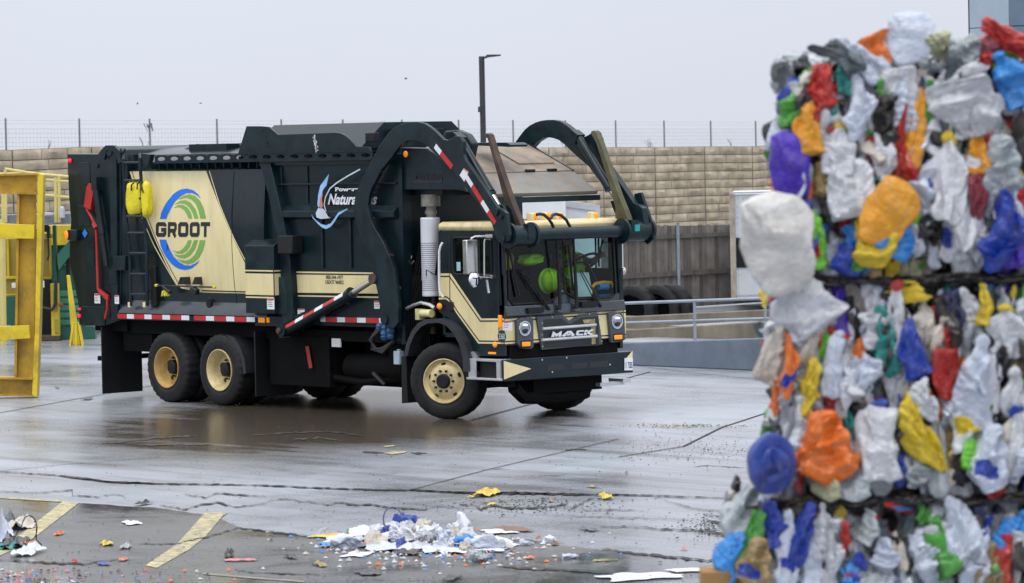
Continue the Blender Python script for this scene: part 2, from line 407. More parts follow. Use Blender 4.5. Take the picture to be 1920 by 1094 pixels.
def glyphs(word, tw):
    r = .22; O = [(0 + tw / 2, r), (r, tw / 2), (1 - r, tw / 2), (1 - tw / 2, r), (1 - tw / 2, 1 - r), (1 - r, 1 - tw / 2), (r, 1 - tw / 2), (tw / 2, 1 - r)]
    D = {'O': [(O, 1)],
         'G': [([(1 - tw / 2, .70), (1 - tw / 2, 1 - r), (1 - r, 1 - tw / 2), (r, 1 - tw / 2), (tw / 2, 1 - r), (tw / 2, r), (r, tw / 2), (1 - r, tw / 2), (1 - tw / 2, r), (1 - tw / 2, .48)], 0), ([(1, .48), (.5, .48)], 0)],
         'R': [([(tw / 2, 0), (tw / 2, 1 - tw / 2), (1 - r, 1 - tw / 2), (1 - tw / 2, 1 - r), (1 - tw / 2, .6), (1 - r, .42), (tw / 2, .42)], 0), ([(.55, .42), (1 - tw / 2, 0)], 0)],
         'T': [([(0, 1 - tw / 2), (1, 1 - tw / 2)], 0), ([(.5, 1 - tw / 2), (.5, 0)], 0)],
         'M': [([(tw / 2, 0), (tw / 2, 1 - tw * .6), (.5, .25), (1 - tw / 2, 1 - tw * .6), (1 - tw / 2, 0)], 0)],
         'A': [([(.02, 0), (.42, 1 - tw / 2), (.58, 1 - tw / 2), (.98, 0)], 0), ([(.25, .28), (.75, .28)], 0)],
         'C': [([(1, tw / 2), (r, tw / 2), (tw / 2, r), (tw / 2, 1 - r), (r, 1 - tw / 2), (1, 1 - tw / 2)], 0)],
         'K': [([(tw / 2, 0), (tw / 2, 1)], 0), ([(1 - tw * .3, 1), (tw, .5), (1 - tw * .3, 0)], 0)]}
    return [[q for pl, c in D[ch] for q in band(pl, tw, bool(c))] for ch in word]
ps = []
for g, (a, b) in zip(glyphs('GROOT', .27), ((888, 978), (990, 1066), (1078, 1165), (1178, 1262), (1270, 1350))):
    for q in g:
        ps.append([L1(a + p[0] * (b - a), 1023 - p[1] * 126) for p in q])
decal('company_name', ps, YB, INK, truck, 0.009)

# ---- hopper body (front half) with ribs
xh0, xh1 = S(492, 400, YH)[0], S(742, 400, YH)[0]
m = MB(); m.bx(xh0, xh1, -1.10, 1.10, 1.22, 3.56); m.bx(xh0 - .05, xh1, -1.16, 1.16, 3.50, 3.572)
obj('hopper_body', m, TEAL, truck)
m = MB()
a, b = S(516, 348, YH)[0], S(745, 346, YH)[0]
m.bx(a, b, -1.155, -1.10, 3.215, 3.24)
a = S(521, 400, YH)[0]
m.prism([(a, -1.10, 2.92), (a, -1.20, 2.84), (a, -1.20, 2.76), (a, -1.10, 2.72)], [(b, -1.10, 2.92), (b, -1.20, 2.84), (b, -1.20, 2.76), (b, -1.10, 2.72)])
for q in (604, 657):
    c = S(q, 470, YH)[0]; m.bx(c - .02, c + .02, -1.125, -1.10, 2.04, 2.72)
for q in (527, 575):
    c = S(q, 340, YH)[0]; m.bx(c - .02, c + .02, -1.12, -1.10, 2.95, 3.48)
obj('side_rib', m, TEAL2, truck, bevel=.004)
for y0, y1 in ((-1.21, -1.08), (1.08, 1.21)):
    m = MB(); m.xz(px([(488, 308), (507, 306), (528, 395), (543, 470), (549, 560), (551, 600), (528, 612), (530, 560), (521, 450), (505, 370)], -1.20), y0, y1); obj('slanted_post', m, TEAL2, truck, bevel=.008)
# hood over the hopper
hx = lambda q, y=-1.1: S(q, 250, y)[0]
m = MB(); z0 = 3.60
side = px([(447, 292), (464, 237), (490, 237), (506, 238.5), (523, 253), (630, 249), (640, 250), (650, 255), (660, 264), (669, 275), (694, 276), (698, 291)], -1.10)
m.xz(side, -1.12, -1.08); m.xz(side, 1.08, 1.12)
X0, X1 = side[1][0], S(712, 240, -0.7)[0]
m.prism([(X0, -1.06, 3.72), (X0, -.62, 4.08), (X0, .62, 4.08), (X0, 1.06, 3.72)], [(X1, -1.06, 3.72), (X1, -.62, 4.08), (X1, .62, 4.08), (X1, 1.06, 3.72)])
m.bx(X1 + .002, X1 + .2, -.5, .3, 3.6, 3.98)
m.prism([(side[0][0], -1.07, 3.62), (X0 - .003, -1.07, 4.02), (X0 - .003, 1.07, 4.02), (side[0][0], 1.07, 3.62)], [(side[0][0] + .05, -1.07, 3.62), (X0 - .001, -1.07, 3.9), (X0 - .001, 1.07, 3.9), (side[0][0] + .05, 1.07, 3.62)])
m.bx(side[0][0], xh1, -1.10, 1.10, 3.575, 3.64)
for q, y in ((492, 245), (498, 257), (501, 268), (502, 274)):
    a = S(q, y, -1.12); m.cyl((a[0], -1.13, a[1]), (a[0], -1.12, a[1]), .012, 8)
obj('hopper_hood', m, TEAL2, truck, bevel=.004)
m = MB(); a = S(698, 258, -.95); m.box((a[0], -.95, a[1]), (.2, .1, .13)); obj('work_lamp', m, BLACK, truck, bevel=.01)
m = MB(); 
for k in range(26):
    t = random.random(); a = S(589 + random.uniform(-3, 3) + t * 6, 254 + t * 34, -1.12); r = random.uniform(.008, .022)
    m.box((a[0], -1.123, a[1]), (r * 1.2, .003, r * random.uniform(1, 2.5)))
obj('paint_scrape', m, WHITE, truck, smooth=0)

# cream band + lettering on the hopper
yh = lambda z: -1.10
def Hq(x, y): return S(x, y, -1.10)
pan = [Hq(*p) for p in [(536, 515), (717, 517), (720, 551), (540, 549)]]
decal('cream_band', [pan], yh, CREAM, truck, .004, False)
decal('cream_band_edge', band([Hq(535, 510.5), Hq(718, 513)], .022) + band([Hq(540, 555), Hq(719, 558)], .022), yh, CREAM, truck, .004, False)
ps = fit(text_polys('800-244-1977', 1, .015), *([Hq(612, 524)[0], Hq(644, 524)[0], Hq(612, 523.5)[1], Hq(612, 516.5)[1]])) + \
     fit(text_polys('USDOT 964822', 1, .015), *([Hq(611, 534)[0], Hq(645, 534)[0], Hq(612, 532.5)[1], Hq(612, 525.5)[1]]))
decal('phone_lettering', ps, yh, INK, truck, .008, False)
def L3(x, y): return Hq(440 + x / 4.376, 210 + y / 4.376)
ps = fit(text_polys('Powered by', 1, .04), L3(855, 650)[0], L3(1165, 650)[0], L3(855, 662)[1], L3(855, 618)[1])
ps += fit(text_polys('Natural Gas', 1, .03, .35), L3(795, 740)[0], L3(1200, 740)[0], L3(800, 762)[1], L3(800, 670)[1])
decal('fuel_lettering', ps, lambda z: -1.155 if z > 2.95 else -1.158, TAPEW, truck, .012, False)
fl1 = [(823, 510), (800, 555), (752, 605), (735, 680), (728, 750), (735, 790), (715, 830), (722, 865), (745, 880), (800, 885), (840, 870), (800, 820), (800, 740), (805, 660), (830, 620), (880, 570), (960, 520), (1082, 468), (1060, 485), (980, 530), (900, 580), (845, 622), (815, 680), (800, 640), (775, 650), (765, 700), (770, 640), (800, 600)]
fl2 = [(680, 835), (690, 870), (735, 920), (770, 950), (800, 960), (840, 940), (870, 900), (900, 850), (975, 800), (975, 790), (900, 825), (870, 870), (840, 912), (800, 930), (760, 920), (720, 890), (692, 860)]
decal('flame_logo', [[L3(*p) for p in [(823, 510), (752, 605), (735, 680), (728, 760), (740, 790), (760, 690), (775, 640), (805, 600)]],
                     [L3(*p) for p in fl2]], lambda z: -1.205, FLAME, truck, .004, False)
decal('flame_highlight', band([L3(*p) for p in [(1080, 470), (980, 525), (890, 580), (830, 630), (795, 700), (785, 760), (800, 820), (830, 868)]], .02) +
      [[L3(*p) for p in [(735, 790), (716, 830), (722, 865), (760, 878), (838, 870), (800, 815), (770, 790)]]], lambda z: -1.205, FLAMEW, truck, .006, False)
decal('flame_core', [[L3(*p) for p in [(775, 660), (752, 710), (745, 770), (760, 800), (775, 770), (768, 720)]]], lambda z: -1.205, mat('flame_orange', (.6, .22, .12), .4), truck, .008, False)

# ---- toolbox bulge with the cream band running over it
m = MB(); bx0, bx1 = S(459, 500, -1.33)[0], S(513, 500, -1.33)[0]
zt, zf, zb_ = S(470, 448, -1.13)[1], S(470, 461, -1.33)[1], S(480, 588, -1.33)[1]
sec = [(-1.08, zt), (-1.16, zt), (-1.33, zf), (-1.33, zb_), (-1.08, zb_)]
m.yz(sec, bx0, bx1); tb = obj('tool_box', m, TEAL2, truck, bevel=.008)
z1, z2 = S(470, 513, -1.33)[1], S(470, 553, -1.33)[1]
m = MB(); m.bx(bx0 + .01, bx1 - .01, -1.3335, -1.331, z2, z1); m.bx(bx1 + .0005, bx1 + .003, -1.32, -1.12, z2, z1)
m.bx(bx0 + .01, bx1 - .01, -1.3335, -1.331, z1 + .03, z1 + .05); m.bx(bx0 + .01, bx1 - .01, -1.3335, -1.331, z2 - .045, z2 - .025)
m.bx(bx1 + .0005, bx1 + .003, -1.32, -1.12, z1 + .03, z1 + .05)
obj('cream_band', m, CREAM, tb, 0)
m = MB()
m.prism([(bx1, -1.25, zf - .45), (bx1, -1.25, zb_), (bx1, -1.1, zb_), (bx1, -1.1, zf - .45)], [(bx1 + .16, -1.16, zf - .45), (bx1 + .25, -1.18, zb_), (bx1 + .25, -1.1, zb_), (bx1 + .16, -1.1, zf - .45)])
obj('tool_box_gusset', m, TEAL2, truck)
m = MB(); a = S(540, 459, -1.28); m.box((a[0], -1.24, a[1]), (.34, .2, .26)); obj('valve_box', m, BLACK, truck, bevel=.015)

# ---- side ledge, rub rails and tape
def rub(pxa, pxb, ya, yb, Y, segs, name='rub_rail'):
    A = S(pxa, ya, Y); Bq = S(pxb, yb, Y); h = .085
    m = MB(); m.xz([(A[0], A[1] - h / 2 - .01), (Bq[0], Bq[1] - h / 2 - .01), (Bq[0], Bq[1] + h / 2 + .01), (A[0], A[1] + h / 2 + .01)], Y, Y + .1)
    rl = obj(name, m, TEAL2, truck, bevel=.006)
    t0 = 0.0; tot = sum(s for s, c in segs); reds = MB(); whs = MB()
    for s_, c in segs:
        t1 = t0 + s_ / tot; q = []
        for t, sg in ((t0, -1), (t1, -1), (t1, 1), (t0, 1)):
            q.append((A[0] + (Bq[0] - A[0]) * t, A[1] + (Bq[1] - A[1]) * t + sg * (h / 2 - .008)))
        if c: (reds if c == 'r' else whs).xz(q, Y - .003, Y - .0005)
        t0 = t1
    obj('red_tape', reds, TAPER, rl, 0); obj('white_tape', whs, TAPEW, rl, 0)
    return rl
pat = [(60, 'r'), (42, 'w'), (64, 'r'), (42, 'w'), (65, 'r'), (45, 'w'), (68, 'r'), (45, 'w'), (28, 0), (70, 'r'), (46, 'w'), (70, 'r'), (46, 'w'), (70, 'r'), (46, 'w')]
rub(220, 478, 593.0, 599.5, -1.22, pat)
rub(601, 722, 599.0, 601.8, -1.16, [(10, 'w'), (22, 'r'), (15, 'w'), (23, 'r'), (16, 'w'), (25, 'r'), (11, 'w')])
LEDGE = mat('ledge_paint', (0.022, 0.036, 0.045), .3, var=.3, dirt=(.07, .075, .075), dirt_amt=.5, dscale=3, coat=.3)
A = S(222, 588, -1.22); Bq = S(500, 596, -1.22); za = A[1] + .02; zb2 = Bq[1] + .02
for g_ in (1, -1):
    m = MB()
    m.prism([(A[0], -1.22 * g_, za), (A[0], -1.22 * g_, za - .03), (A[0], -1.0 * g_, za - .03), (A[0], -1.0 * g_, za + .2), (A[0], -1.12 * g_, za + .18)],
            [(Bq[0], -1.22 * g_, zb2), (Bq[0], -1.22 * g_, zb2 - .03), (Bq[0], -1.0 * g_, zb2 - .03), (Bq[0], -1.0 * g_, zb2 + .2), (Bq[0], -1.12 * g_, zb2 + .18)])
    obj('side_ledge', m, LEDGE, truck)
m = MB(); a = S(478, 601, -1.2); b = S(527, 603, -1.2); m.bx(a[0], b[0], -1.205, -1.0, a[1] - .08, a[1] + .07); obj('lamp_mount', m, TEAL2, truck, bevel=.01)
for q, wd in ((492, .15), (504, .06)):
    m = MB(); a = S(q, 600.5, -1.2); m.box((a[0], -1.213, a[1]), (wd, .02, .075)); obj('side_marker', m, AMBER, truck, bevel=.008)
m = MB(); a = S(393, 570, -1.15); m.cyl((a[0], -1.17, a[1]), (a[0], -1.10, a[1]), .06, 16); obj('fuel_cap', m, BLACK, truck)

# ---- hopper skirt
m = MB()
m.xz(px([(548, 556), (745, 560), (745, 606), (590, 607), (548, 612)], -1.12), -1.14, -1.06)
m.xz(px([(548, 556), (745, 560), (745, 606), (590, 607), (548, 612)], -1.12), 1.06, 1.14)
m.bx(S(548, 600)[0], xh1, -1.0, 1.0, 1.15, 1.25)
obj('hopper_skirt', m, TEAL, truck)

# ---- tailgate
out = [(126, 289), (183, 289), (190, 280), (199, 275), (213, 275), (221, 282), (225, 300), (226, 420), (226, 600), (197, 611), (148, 610), (147, 575), (139, 531), (130, 497), (130, 452), (133, 413), (129, 369)]
m = MB(); m.xz(px(out, -1.18), -1.18, 1.18); obj('tailgate', m, TEAL, truck, bevel=.01)
m = MB()
m.xz(px([(208, 283), (220, 283), (223, 600), (211, 600)], -1.2), -1.225, -1.16)
m.xz(px([(166, 305), (168, 347), (148, 347), (146, 305)], -1.2), -1.19, -1.175)
m.xz(px([(145, 385), (163, 385), (168, 425), (147, 425)], -1.2), -1.19, -1.175)
m.xz(px([(160, 460), (174, 460), (175, 500), (162, 500)], -1.2), -1.19, -1.175)
m.xz(px([(214, 480), (236, 480), (236, 507), (214, 507)], -1.25), -1.27, -1.16)
m.xz(px([(205, 505), (219, 505), (219, 532), (205, 532)], -1.23), -1.24, -1.16)
m.xz(px([(152, 575), (196, 575), (196, 611), (152, 611)], -1.2), -1.20, -1.16)
m.xz(px([(223, 300), (240, 300), (246, 590), (223, 590)], -1.14), -1.16, -1.0)
obj('tailgate_frame', m, TEAL2, truck, bevel=.006)
m = MB()
a = S(208, 284, -1.2); m.cyl((a[0], -1.24, a[1]), (a[0], -1.14, a[1]), .075, 20)
for q in ((181, 311),): a = S(*q, -1.2); m.cyl((a[0], -1.2, a[1]), (a[0], -1.17, a[1]), .035, 14)
obj('hinge_pin', m, TEAL2, truck)
m = MB(); m.xz(px([(196, 300), (190, 282), (199, 273), (214, 273), (224, 283), (228, 305), (222, 307), (218, 288), (206, 280), (200, 283)], -1.24), -1.25, -1.20); obj('hinge_plate', m, TEAL2, truck)
m = MB(); m.tube([(*S(229, 288, -1.2)[:1], -1.2, S(229, 288, -1.2)[1])] + [(S(230 + 4 * cos(t), 282 + 5 * sin(t), -1.2)[0], -1.2, S(230 + 4 * cos(t), 282 + 5 * sin(t), -1.2)[1]) for t in [pi - i * pi / 6 for i in range(-1, 8)]], .014, 8); obj('lifting_eye', m, TEAL2, truck)
def T3(x, y, Y): a = S(x, y, Y); return (a[0], Y, a[1])
m = MB(); m.cyl(T3(180, 358, -1.26), T3(192, 440, -1.26), .055, 16); m.cyl(T3(191, 436, -1.26), T3(200, 500, -1.26), .045, 16); m.box(T3(182, 345, -1.22), (.14, .12, .2)); obj('tailgate_cylinder', m, TEAL2, truck)
m = MB(); m.xz(px([(164, 352), (168, 344), (174, 346), (177, 358), (171, 394), (159, 388)], -1.24), -1.26, -1.20)
m.tube([T3(163, 392, -1.23), T3(170, 405, -1.23), T3(180, 425, -1.23), T3(181.4, 450, -1.23), T3(184, 543, -1.23), T3(192, 551, -1.23), T3(202, 557, -1.23), T3(201, 580, -1.23), T3(197, 598, -1.23)], .022, 8)
m.tube([T3(176, 420, -1.24), T3(181, 428, -1.24)], .04, 8)
m.xz(px([(185, 541), (203, 555), (203, 562), (198, 562), (184, 548)], -1.24), -1.245, -1.22)
obj('lock_rod', m, RED, truck)
for q, r, mm_, nm in (((132, 301.5), .035, REDL, 'tail_lamp'), ((150.5, 580), .022, REDL, 'tail_lamp'), ((149.7, 593), .032, REDL, 'tail_lamp')):
    m = MB(); p = T3(*q, -1.19); m.lathe([(0, .001), (.0, r), (.02, r * .9), (.03, r * .4), (.032, .001)], (p[0], p[1] - .035, p[2]), 'Y', 16); m.v = [(a, 2 * p[1] - .035 - b, c) for a, b, c in m.v]; obj(nm, m, mm_, truck)
m = MB(); p = T3(135, 441, -1.22); m.box((p[0] + .05, -1.22, p[2]), (.24, .1, .17)); obj('lamp_bracket', m, TEAL2, truck, bevel=.02)
m = MB(); m.ball((p[0] - .03, -1.305, p[2]), (.05, .02, .07), 14); obj('tail_marker', m, AMBER, truck)
def plate(name, cx, cy, w_, h_, Y, col, lines=None, rot=0, parent=truck):
    a = S(cx, cy, Y); m = MB()
    c, s_ = cos(rot), sin(rot); q = [(a[0] + x * c - z * s_, a[1] + x * s_ + z * c) for x, z in ((-w_ / 2, -h_ / 2), (w_ / 2, -h_ / 2), (w_ / 2, h_ / 2), (-w_ / 2, h_ / 2))]
    m.xz(q, Y - .006, Y - .001); o = obj(name, m, col, parent, 0)
    if lines:
        m2 = MB(); 
        for k in range(lines):
            zz = a[1] + h_ * (.30 - .7 * k / lines); m2.bx(a[0] - w_ * .38, a[0] + w_ * random.uniform(.05, .38), Y - .008, Y - .0065, zz - h_ * .02, zz + h_ * .02)
        obj('print', m2, INK, o, 0)
        m3 = MB(); m3.bx(a[0] - w_ * .49, a[0] + w_ * .49, Y - .008, Y - .0065, a[1] + h_ * .36, a[1] + h_ * .48); obj('header', m3, TAPER, o, 0)
    return o
plate('notice_plate', 183, 560, .15, .15, -1.19, WHITE, 4); plate('notice_plate', 219.5, 562, .11, .13, -1.226, WHITE, 3)
plate('gas_diamond', 159.6, 438, .10, .10, -1.19, mat('diamond_blue', (.03, .2, .6), .4), None, pi / 4)
plate('warning_plate', 508, 570, .17, .16, -1.33, WHITE, 4); plate('warning_plate', 565, 585, .16, .08, -1.142, WHITE, 2); plate('warning_plate', 708, 572, .14, .11, -1.142, WHITE, 3)
# ---- ladder
m = MB(); YL = -1.27
ml = MB()
ml.tube([T3(230.5, 300, YL), T3(236, 400, YL), T3(243, 470, YL), T3(246, 574, YL)], .022, 8)
ml.tube([T3(262, 298, YL), T3(269, 400, YL), T3(275, 465, YL), T3(276, 574, YL)], .026, 8)
for y, a, b in ((305, 231, 262), (338.5, 233, 265), (372.5, 236, 268), (406, 238, 271), (437, 240, 273), (475, 243, 275), (514, 244, 276), (552, 246, 276)):
    p, q = T3(a, y, YL), T3(b, y, YL); ml.tube([p, q], .02, 6)
ml.tube([T3(231, 300, YL), T3(231, 290, -1.2), T3(232, 288, -1.1)], .018, 6); ml.tube([T3(262, 298, YL), T3(262, 289, -1.2), T3(263, 289, -1.1)], .018, 6)
ml.xz(px([(266, 288), (284, 290), (282, 300), (276, 316), (268, 312)], -1.24), -1.26, -1.18)
ml.xz(px([(250, 290), (240, 290), (240, 303), (250, 303)], -1.2), -1.2, -1.1)
obj('ladder', ml, TEAL2, truck)
m = MB(); m.xz(px([(281, 500), (291, 498), (294, 574), (284, 576)], -1.2), -1.21, -1.1); obj('ladder_step_bracket', m, BLACK, truck, bevel=.01)
m = MB()
for q in (243, 271): a = T3(q, 572, -1.25); m.box(a, (.07, .03, .08))
obj('ladder_foot', m, CREAM, truck, bevel=.01)

# ---- chassis
m = MB()
for y in (-.43, .43): m.bx(-8.0, 1.15, y - .04, y + .04, .72, 1.02)
for x in (-7.9, -6.9, -5.65, -4.2, -2.5, -1.3, .3, 1.0): m.bx(x - .05, x + .05, -.5, .5, .75, .98)
m.bx(-7.6, -.9, -1.0, 1.0, 1.0, 1.4)
m.bx(-4.0, -2.6, -1.02, -.5, .34, 1.05); m.bx(-4.0, -1.3, .3, 1.0, .3, 1.05); m.bx(-2.6, -1.2, -.5, .3, .34, 1.0)
m.cyl((-2.4, -.75, .62), (-1.1, -.75, .62), .2); m.cyl((-2.4, .75, .62), (-.9, .75, .62), .24)
m.bx(-1.4, -.6, -.9, -.45, .55, 1.1); m.bx(-.9, .9, -.5, .5, .5, 1.35)
for x in (-6.31, -4.99): m.cyl((x, -1.0, .515), (x, 1.0, .515), .09); m.ball((x, 0, .515), (.25, .28, .26))
m.bx(-.08, .08, -.95, .95, .38, .52)
m.bx(-8.35, -7.5, -1.05, 1.05, 1.02, 1.2)
m.bx(-8.45, -8.3, -.95, .95, .55, .62)
m.bx(-7.75, -7.0, -.95, -.55, .72, 1.1)
m.tube([(-3.0, -.95, .5), (-2.0, -.9, .42), (-1.2, -.85, .5)], .05, 8)
obj('chassis', m, GRIME, truck)
m = MB(); m.bx(-8.72, -8.3, -.6, -.5, .40, .47); obj('tow_bar', m, GRIME, truck)
# mudflaps and an added shade sheet
m = MB(); a = G(189, 742, 0.05); m.bx(-7.99, -7.965, -1.2, -.46, .07, 1.08); obj('mudflap', m, BLACK, truck, bevel=.004)
m = MB(); m.bx(-7.99, -7.965, .46, 1.2, .07, 1.08); obj('mudflap', m, BLACK, truck, bevel=.004)
m = MB(); m.bx(-4.16, -4.13, -1.18, -.5, .16, 1.1); obj('mudflap', m, BLACK, truck, bevel=.004)  # added black sheet standing in for the shade ahead of the rear wheels
m = MB(); m.xz(px([(427, 628), (440, 632), (452, 648), (461, 672), (464, 700), (460, 702), (456, 676), (447, 654), (436, 638)], -1.15), -1.18, -.7); obj('wheel_guard', m, FENDER, truck)
# red strap + bits under the hopper
m = MB(); p = T3(576, 650, -1.05); q = T3(583, 691, -1.05); m.tube([p, q], .035, 4); obj('red_strap', m, mat('faded_red', (.32, .03, .015), .6), truck)
m = MB(); m.box(T3(631, 643, -1.0), (.2, .02, .12)); obj('underbody_plate', m, WHITE, truck)
m = MB(); m.box(T3(748, 671, -1.1), (.13, .1, .19)); m.cyl(T3(748, 658, -1.1), T3(748, 655, -1.1), .03); obj('washer_bottle', m, mat('bottle_plastic', (.42, .52, .60), .4), truck, bevel=.02)
m = MB()
for i in range(7):
    t = i / 6; m.ball(T3(722 + 12 * sin(i * 2.1), 622 + 10 * cos(i * 1.7), -1.22), random.uniform(.05, .08), 8)
obj('hydraulic_valve', m, mat('valve_blue', (.03, .11, .25), .5, var=.6, scale=12), truck)
m = MB()
for k in range(4):
    m.tube([T3(718 - k * 3, 616, -1.2), T3(700 - k * 2, 632 + k * 2, -1.22), T3(697 + k * 3, 655, -1.2), T3(718, 662 - k * 3, -1.18), T3(738, 640, -1.2)], .022, 8)
m.tube([T3(700, 700, -1.0), T3(712, 712, -1.0), T3(722, 722, -1.0), T3(716, 718, -1.0)], .03, 8)
obj('hydraulic_hose', m, HOSE, truck)

# ---- front bulkhead, canopy and lid
m = MB(); bxx = S(742, 400, -1.1)[0]
m.bx(bxx, bxx + .12, -1.12, 1.12, 1.0, 3.62); m.bx(bxx + .121, bxx + .2, -1.14, -.98, 1.0, 3.6)
m.bx(bxx + .2, S(812, 300, -1.1)[0], -.95, .95, 3.05, 3.3)
obj('front_bulkhead', m, TEAL, truck)
m = MB(); can = px([(752, 277), (801, 279), (852, 319), (862, 330), (874, 360), (857, 356), (752, 356)], -1.1)
m.xz(can, -1.1, -.84); obj('canopy', m, TEAL2, truck, bevel=.006)
m = MB()
A = S(805, 281, -1.11); Bq = S(850, 317, -1.11); dx, dz = Bq[0] - A[0], Bq[1] - A[1]; L_ = math.hypot(dx, dz); nx, nz = -dz / L_, dx / L_
for i in range(14):
    t = i / 13; m.box((A[0] + dx * t + nx * .03, -.97, A[1] + dz * t + nz * .03), (.012, .24, .012))
for j in range(4):
    y = -1.08 + j * .07; m.prism([(A[0] + nx * .02, y - .006, A[1] + nz * .02), (A[0] + nx * .02, y + .006, A[1] + nz * .02), (A[0] + nx * .035, y + .006, A[1] + nz * .035), (A[0] + nx * .035, y - .006, A[1] + nz * .035)],
        [(Bq[0] + nx * .02, y - .006, Bq[1] + nz * .02), (Bq[0] + nx * .02, y + .006, Bq[1] + nz * .02), (Bq[0] + nx * .035, y + .006, Bq[1] + nz * .035), (Bq[0] + nx * .035, y - .006, Bq[1] + nz * .035)])
obj('canopy_grating', m, TEAL2, truck)
m = MB(); m.prism([(A[0] + nx * .006, -1.08, A[1] + nz * .006), (Bq[0] + nx * .006, -1.08, Bq[1] + nz * .006), (Bq[0] + nx * .006, -.86, Bq[1] + nz * .006), (A[0] + nx * .006, -.86, A[1] + nz * .006)],
    [(A[0] + nx * .012, -1.08, A[1] + nz * .012), (Bq[0] + nx * .012, -1.08, Bq[1] + nz * .012), (Bq[0] + nx * .012, -.86, Bq[1] + nz * .012), (A[0] + nx * .012, -.86, A[1] + nz * .012)])
obj('canopy_slope_sheet', m, LID, truck)
m = MB(); p = T3(760.6, 289.5, -1.14); m.ball(p, (.04, .03, .045), 12); obj('clearance_lamp', m, AMBER, truck)
ps = fit(text_polys('McNeilus', 1, .05, .2), S(778, 335, -1.1)[0], S(826, 335, -1.1)[0], S(800, 336, -1.1)[1], S(800, 325, -1.1)[1])
decal('maker_lettering', ps, lambda z: -1.1, mat('faded_lettering', (.003, .004, .005), .6), truck, .006, False)
decal('lettering_underline', band([S(776, 341, -1.1), S(828, 341, -1.1), S(829, 325, -1.1)], .02), lambda z: -1.1, mat('faded_stripe', (.035, .02, .016), .6), truck, .006, False)

# hopper lid: two hinged rusty plates sloping down over the cab
def PYX(x, y, Y): a = S(x, y, Y); return Vector((a[0], Y, a[1]))
p1, p2 = PYX(882, 274, -1.0), PYX(991, 271.7, .42)
yL, yR = -.80, 1.08
ft = PYX(1073, 319.5, yR); ff = PYX(1121.5, 358, yR); 
bt = PYX(991, 271.5, yR)
q1, q2, q3 = (bt.x, bt.z), (ft.x, ft.z), (ff.x, ff.z)
def lid(name, a, b, mm, y0=yL, y1=yR, th=.05):
    m = MB(); m.prism([(a[0], y0, a[1]), (b[0], y0, b[1]), (b[0], y1, b[1]), (a[0], y1, a[1])], [(a[0] - .02, y0, a[1] - th), (b[0] - .02, y0, b[1] - th), (b[0] - .02, y1, b[1] - th), (a[0] - .02, y1, a[1] - th)])
    return obj(name, m, mm, truck, bevel=.005)
lid('hopper_lid', q1, q2, LID); lid('lid_flap', (q2[0] + .012, q2[1] - .012), q3, LIDB)
m = MB()
m.bx(q3[0] - .02, q3[0] + .03, yL - .01, yR + .01, q3[1] - .13, q3[1] - .056)
m.prism([(q1[0], yR + .002, q1[1] + .01), (q2[0], yR + .002, q2[1] + .01), (q2[0], yR + .002, q2[1] - .08), (q1[0], yR + .002, q1[1] - .08)], [(q1[0], yR + .03, q1[1] + .01), (q2[0], yR + .03, q2[1] + .01), (q2[0], yR + .03, q2[1] - .08), (q1[0], yR + .03, q1[1] - .08)])
for y in (-.75, .3, .7): m.cyl((q2[0], y - .08, q2[1] + .01), (q2[0], y + .08, q2[1] + .01), .022, 10)
obj('lid_edge', m, TEAL2, truck)
m = MB(); dxl, dzl = q2[0] - q1[0], q2[1] - q1[1]
m.prism([(q1[0] + dxl * .2, .3, q1[1] + dzl * .2 + .004), (q1[0] + dxl * .75, .3, q1[1] + dzl * .75 + .004), (q1[0] + dxl * .75, .95, q1[1] + dzl * .75 + .004), (q1[0] + dxl * .2, .95, q1[1] + dzl * .2 + .004)],
        [(q1[0] + dxl * .2, .3, q1[1] + dzl * .2 + .022), (q1[0] + dxl * .75, .3, q1[1] + dzl * .75 + .022), (q1[0] + dxl * .75, .95, q1[1] + dzl * .75 + .022), (q1[0] + dxl * .2, .95, q1[1] + dzl * .2 + .022)])
obj('lid_patch', m, LID, truck)
# box behind the lid / far hood top and the hoop behind the near arm
m = MB(); m.xz(px([(830, 262), (836, 246), (858, 244), (876, 252), (888, 270), (882, 300), (835, 300)], -.7), -.72, -.6); obj('sweep_cover', m, TEAL2, truck, bevel=.02)
m = MB(); m.xz(px([(886, 273), (888, 268), (950, 268), (957, 272), (955, 276)], -.2), -.2, .12); obj('lid_stop', m, TEAL2, truck)

# ---- lift arms
arm_outer = [(715, 601), (709, 590), (712, 575), (707, 545), (699.5, 513), (689, 477), (677, 448), (669, 425), (664.5, 404), (663.5, 384), (666, 366), (671, 352), (682, 330), (698, 298), (710, 276), (721, 260), (730, 248), (739, 240), (750, 234), (760, 230.8), (771, 229.2), (783, 229), (796, 232), (806, 238.5), (815.5, 246.5), (824, 255), (831, 262), (839, 263), (847, 259), (853, 255), (862, 256), (868, 266), (868, 290), (872, 300), (902, 343), (933, 390), (942, 394), (949, 400), (954, 440), (952, 452), (943, 457), (935, 455), (930, 447), (922, 420), (902, 389), (882, 364), (865, 342), (849, 319), (833, 305), (818, 291), (803, 276), (793, 268), (783, 264.5), (773, 262.5), (764.5, 264), (753, 270.6), (744, 281), (735, 294.5), (714, 320), (705, 338), (697, 352), (692.5, 365), (689.5, 384), (694, 409), (703, 430), (717, 452), (728, 476), (738, 502), (744, 540), (747, 575), (746, 606), (738, 616), (724, 614)]
arm_xz = px(arm_outer, -1.31)
def mk_arm(y0, y1):
    m = MB(); m.xz(arm_xz, y0, y1); return obj('lift_arm', m, TEAL2, truck, smooth=25, bevel=.006)
armn = mk_arm(-1.31, -1.25); armf = mk_arm(1.155, 1.25)
def A3(x, y, o=0.0): a = S(x, y, -1.31); return (a[0], -1.31 - o, a[1])
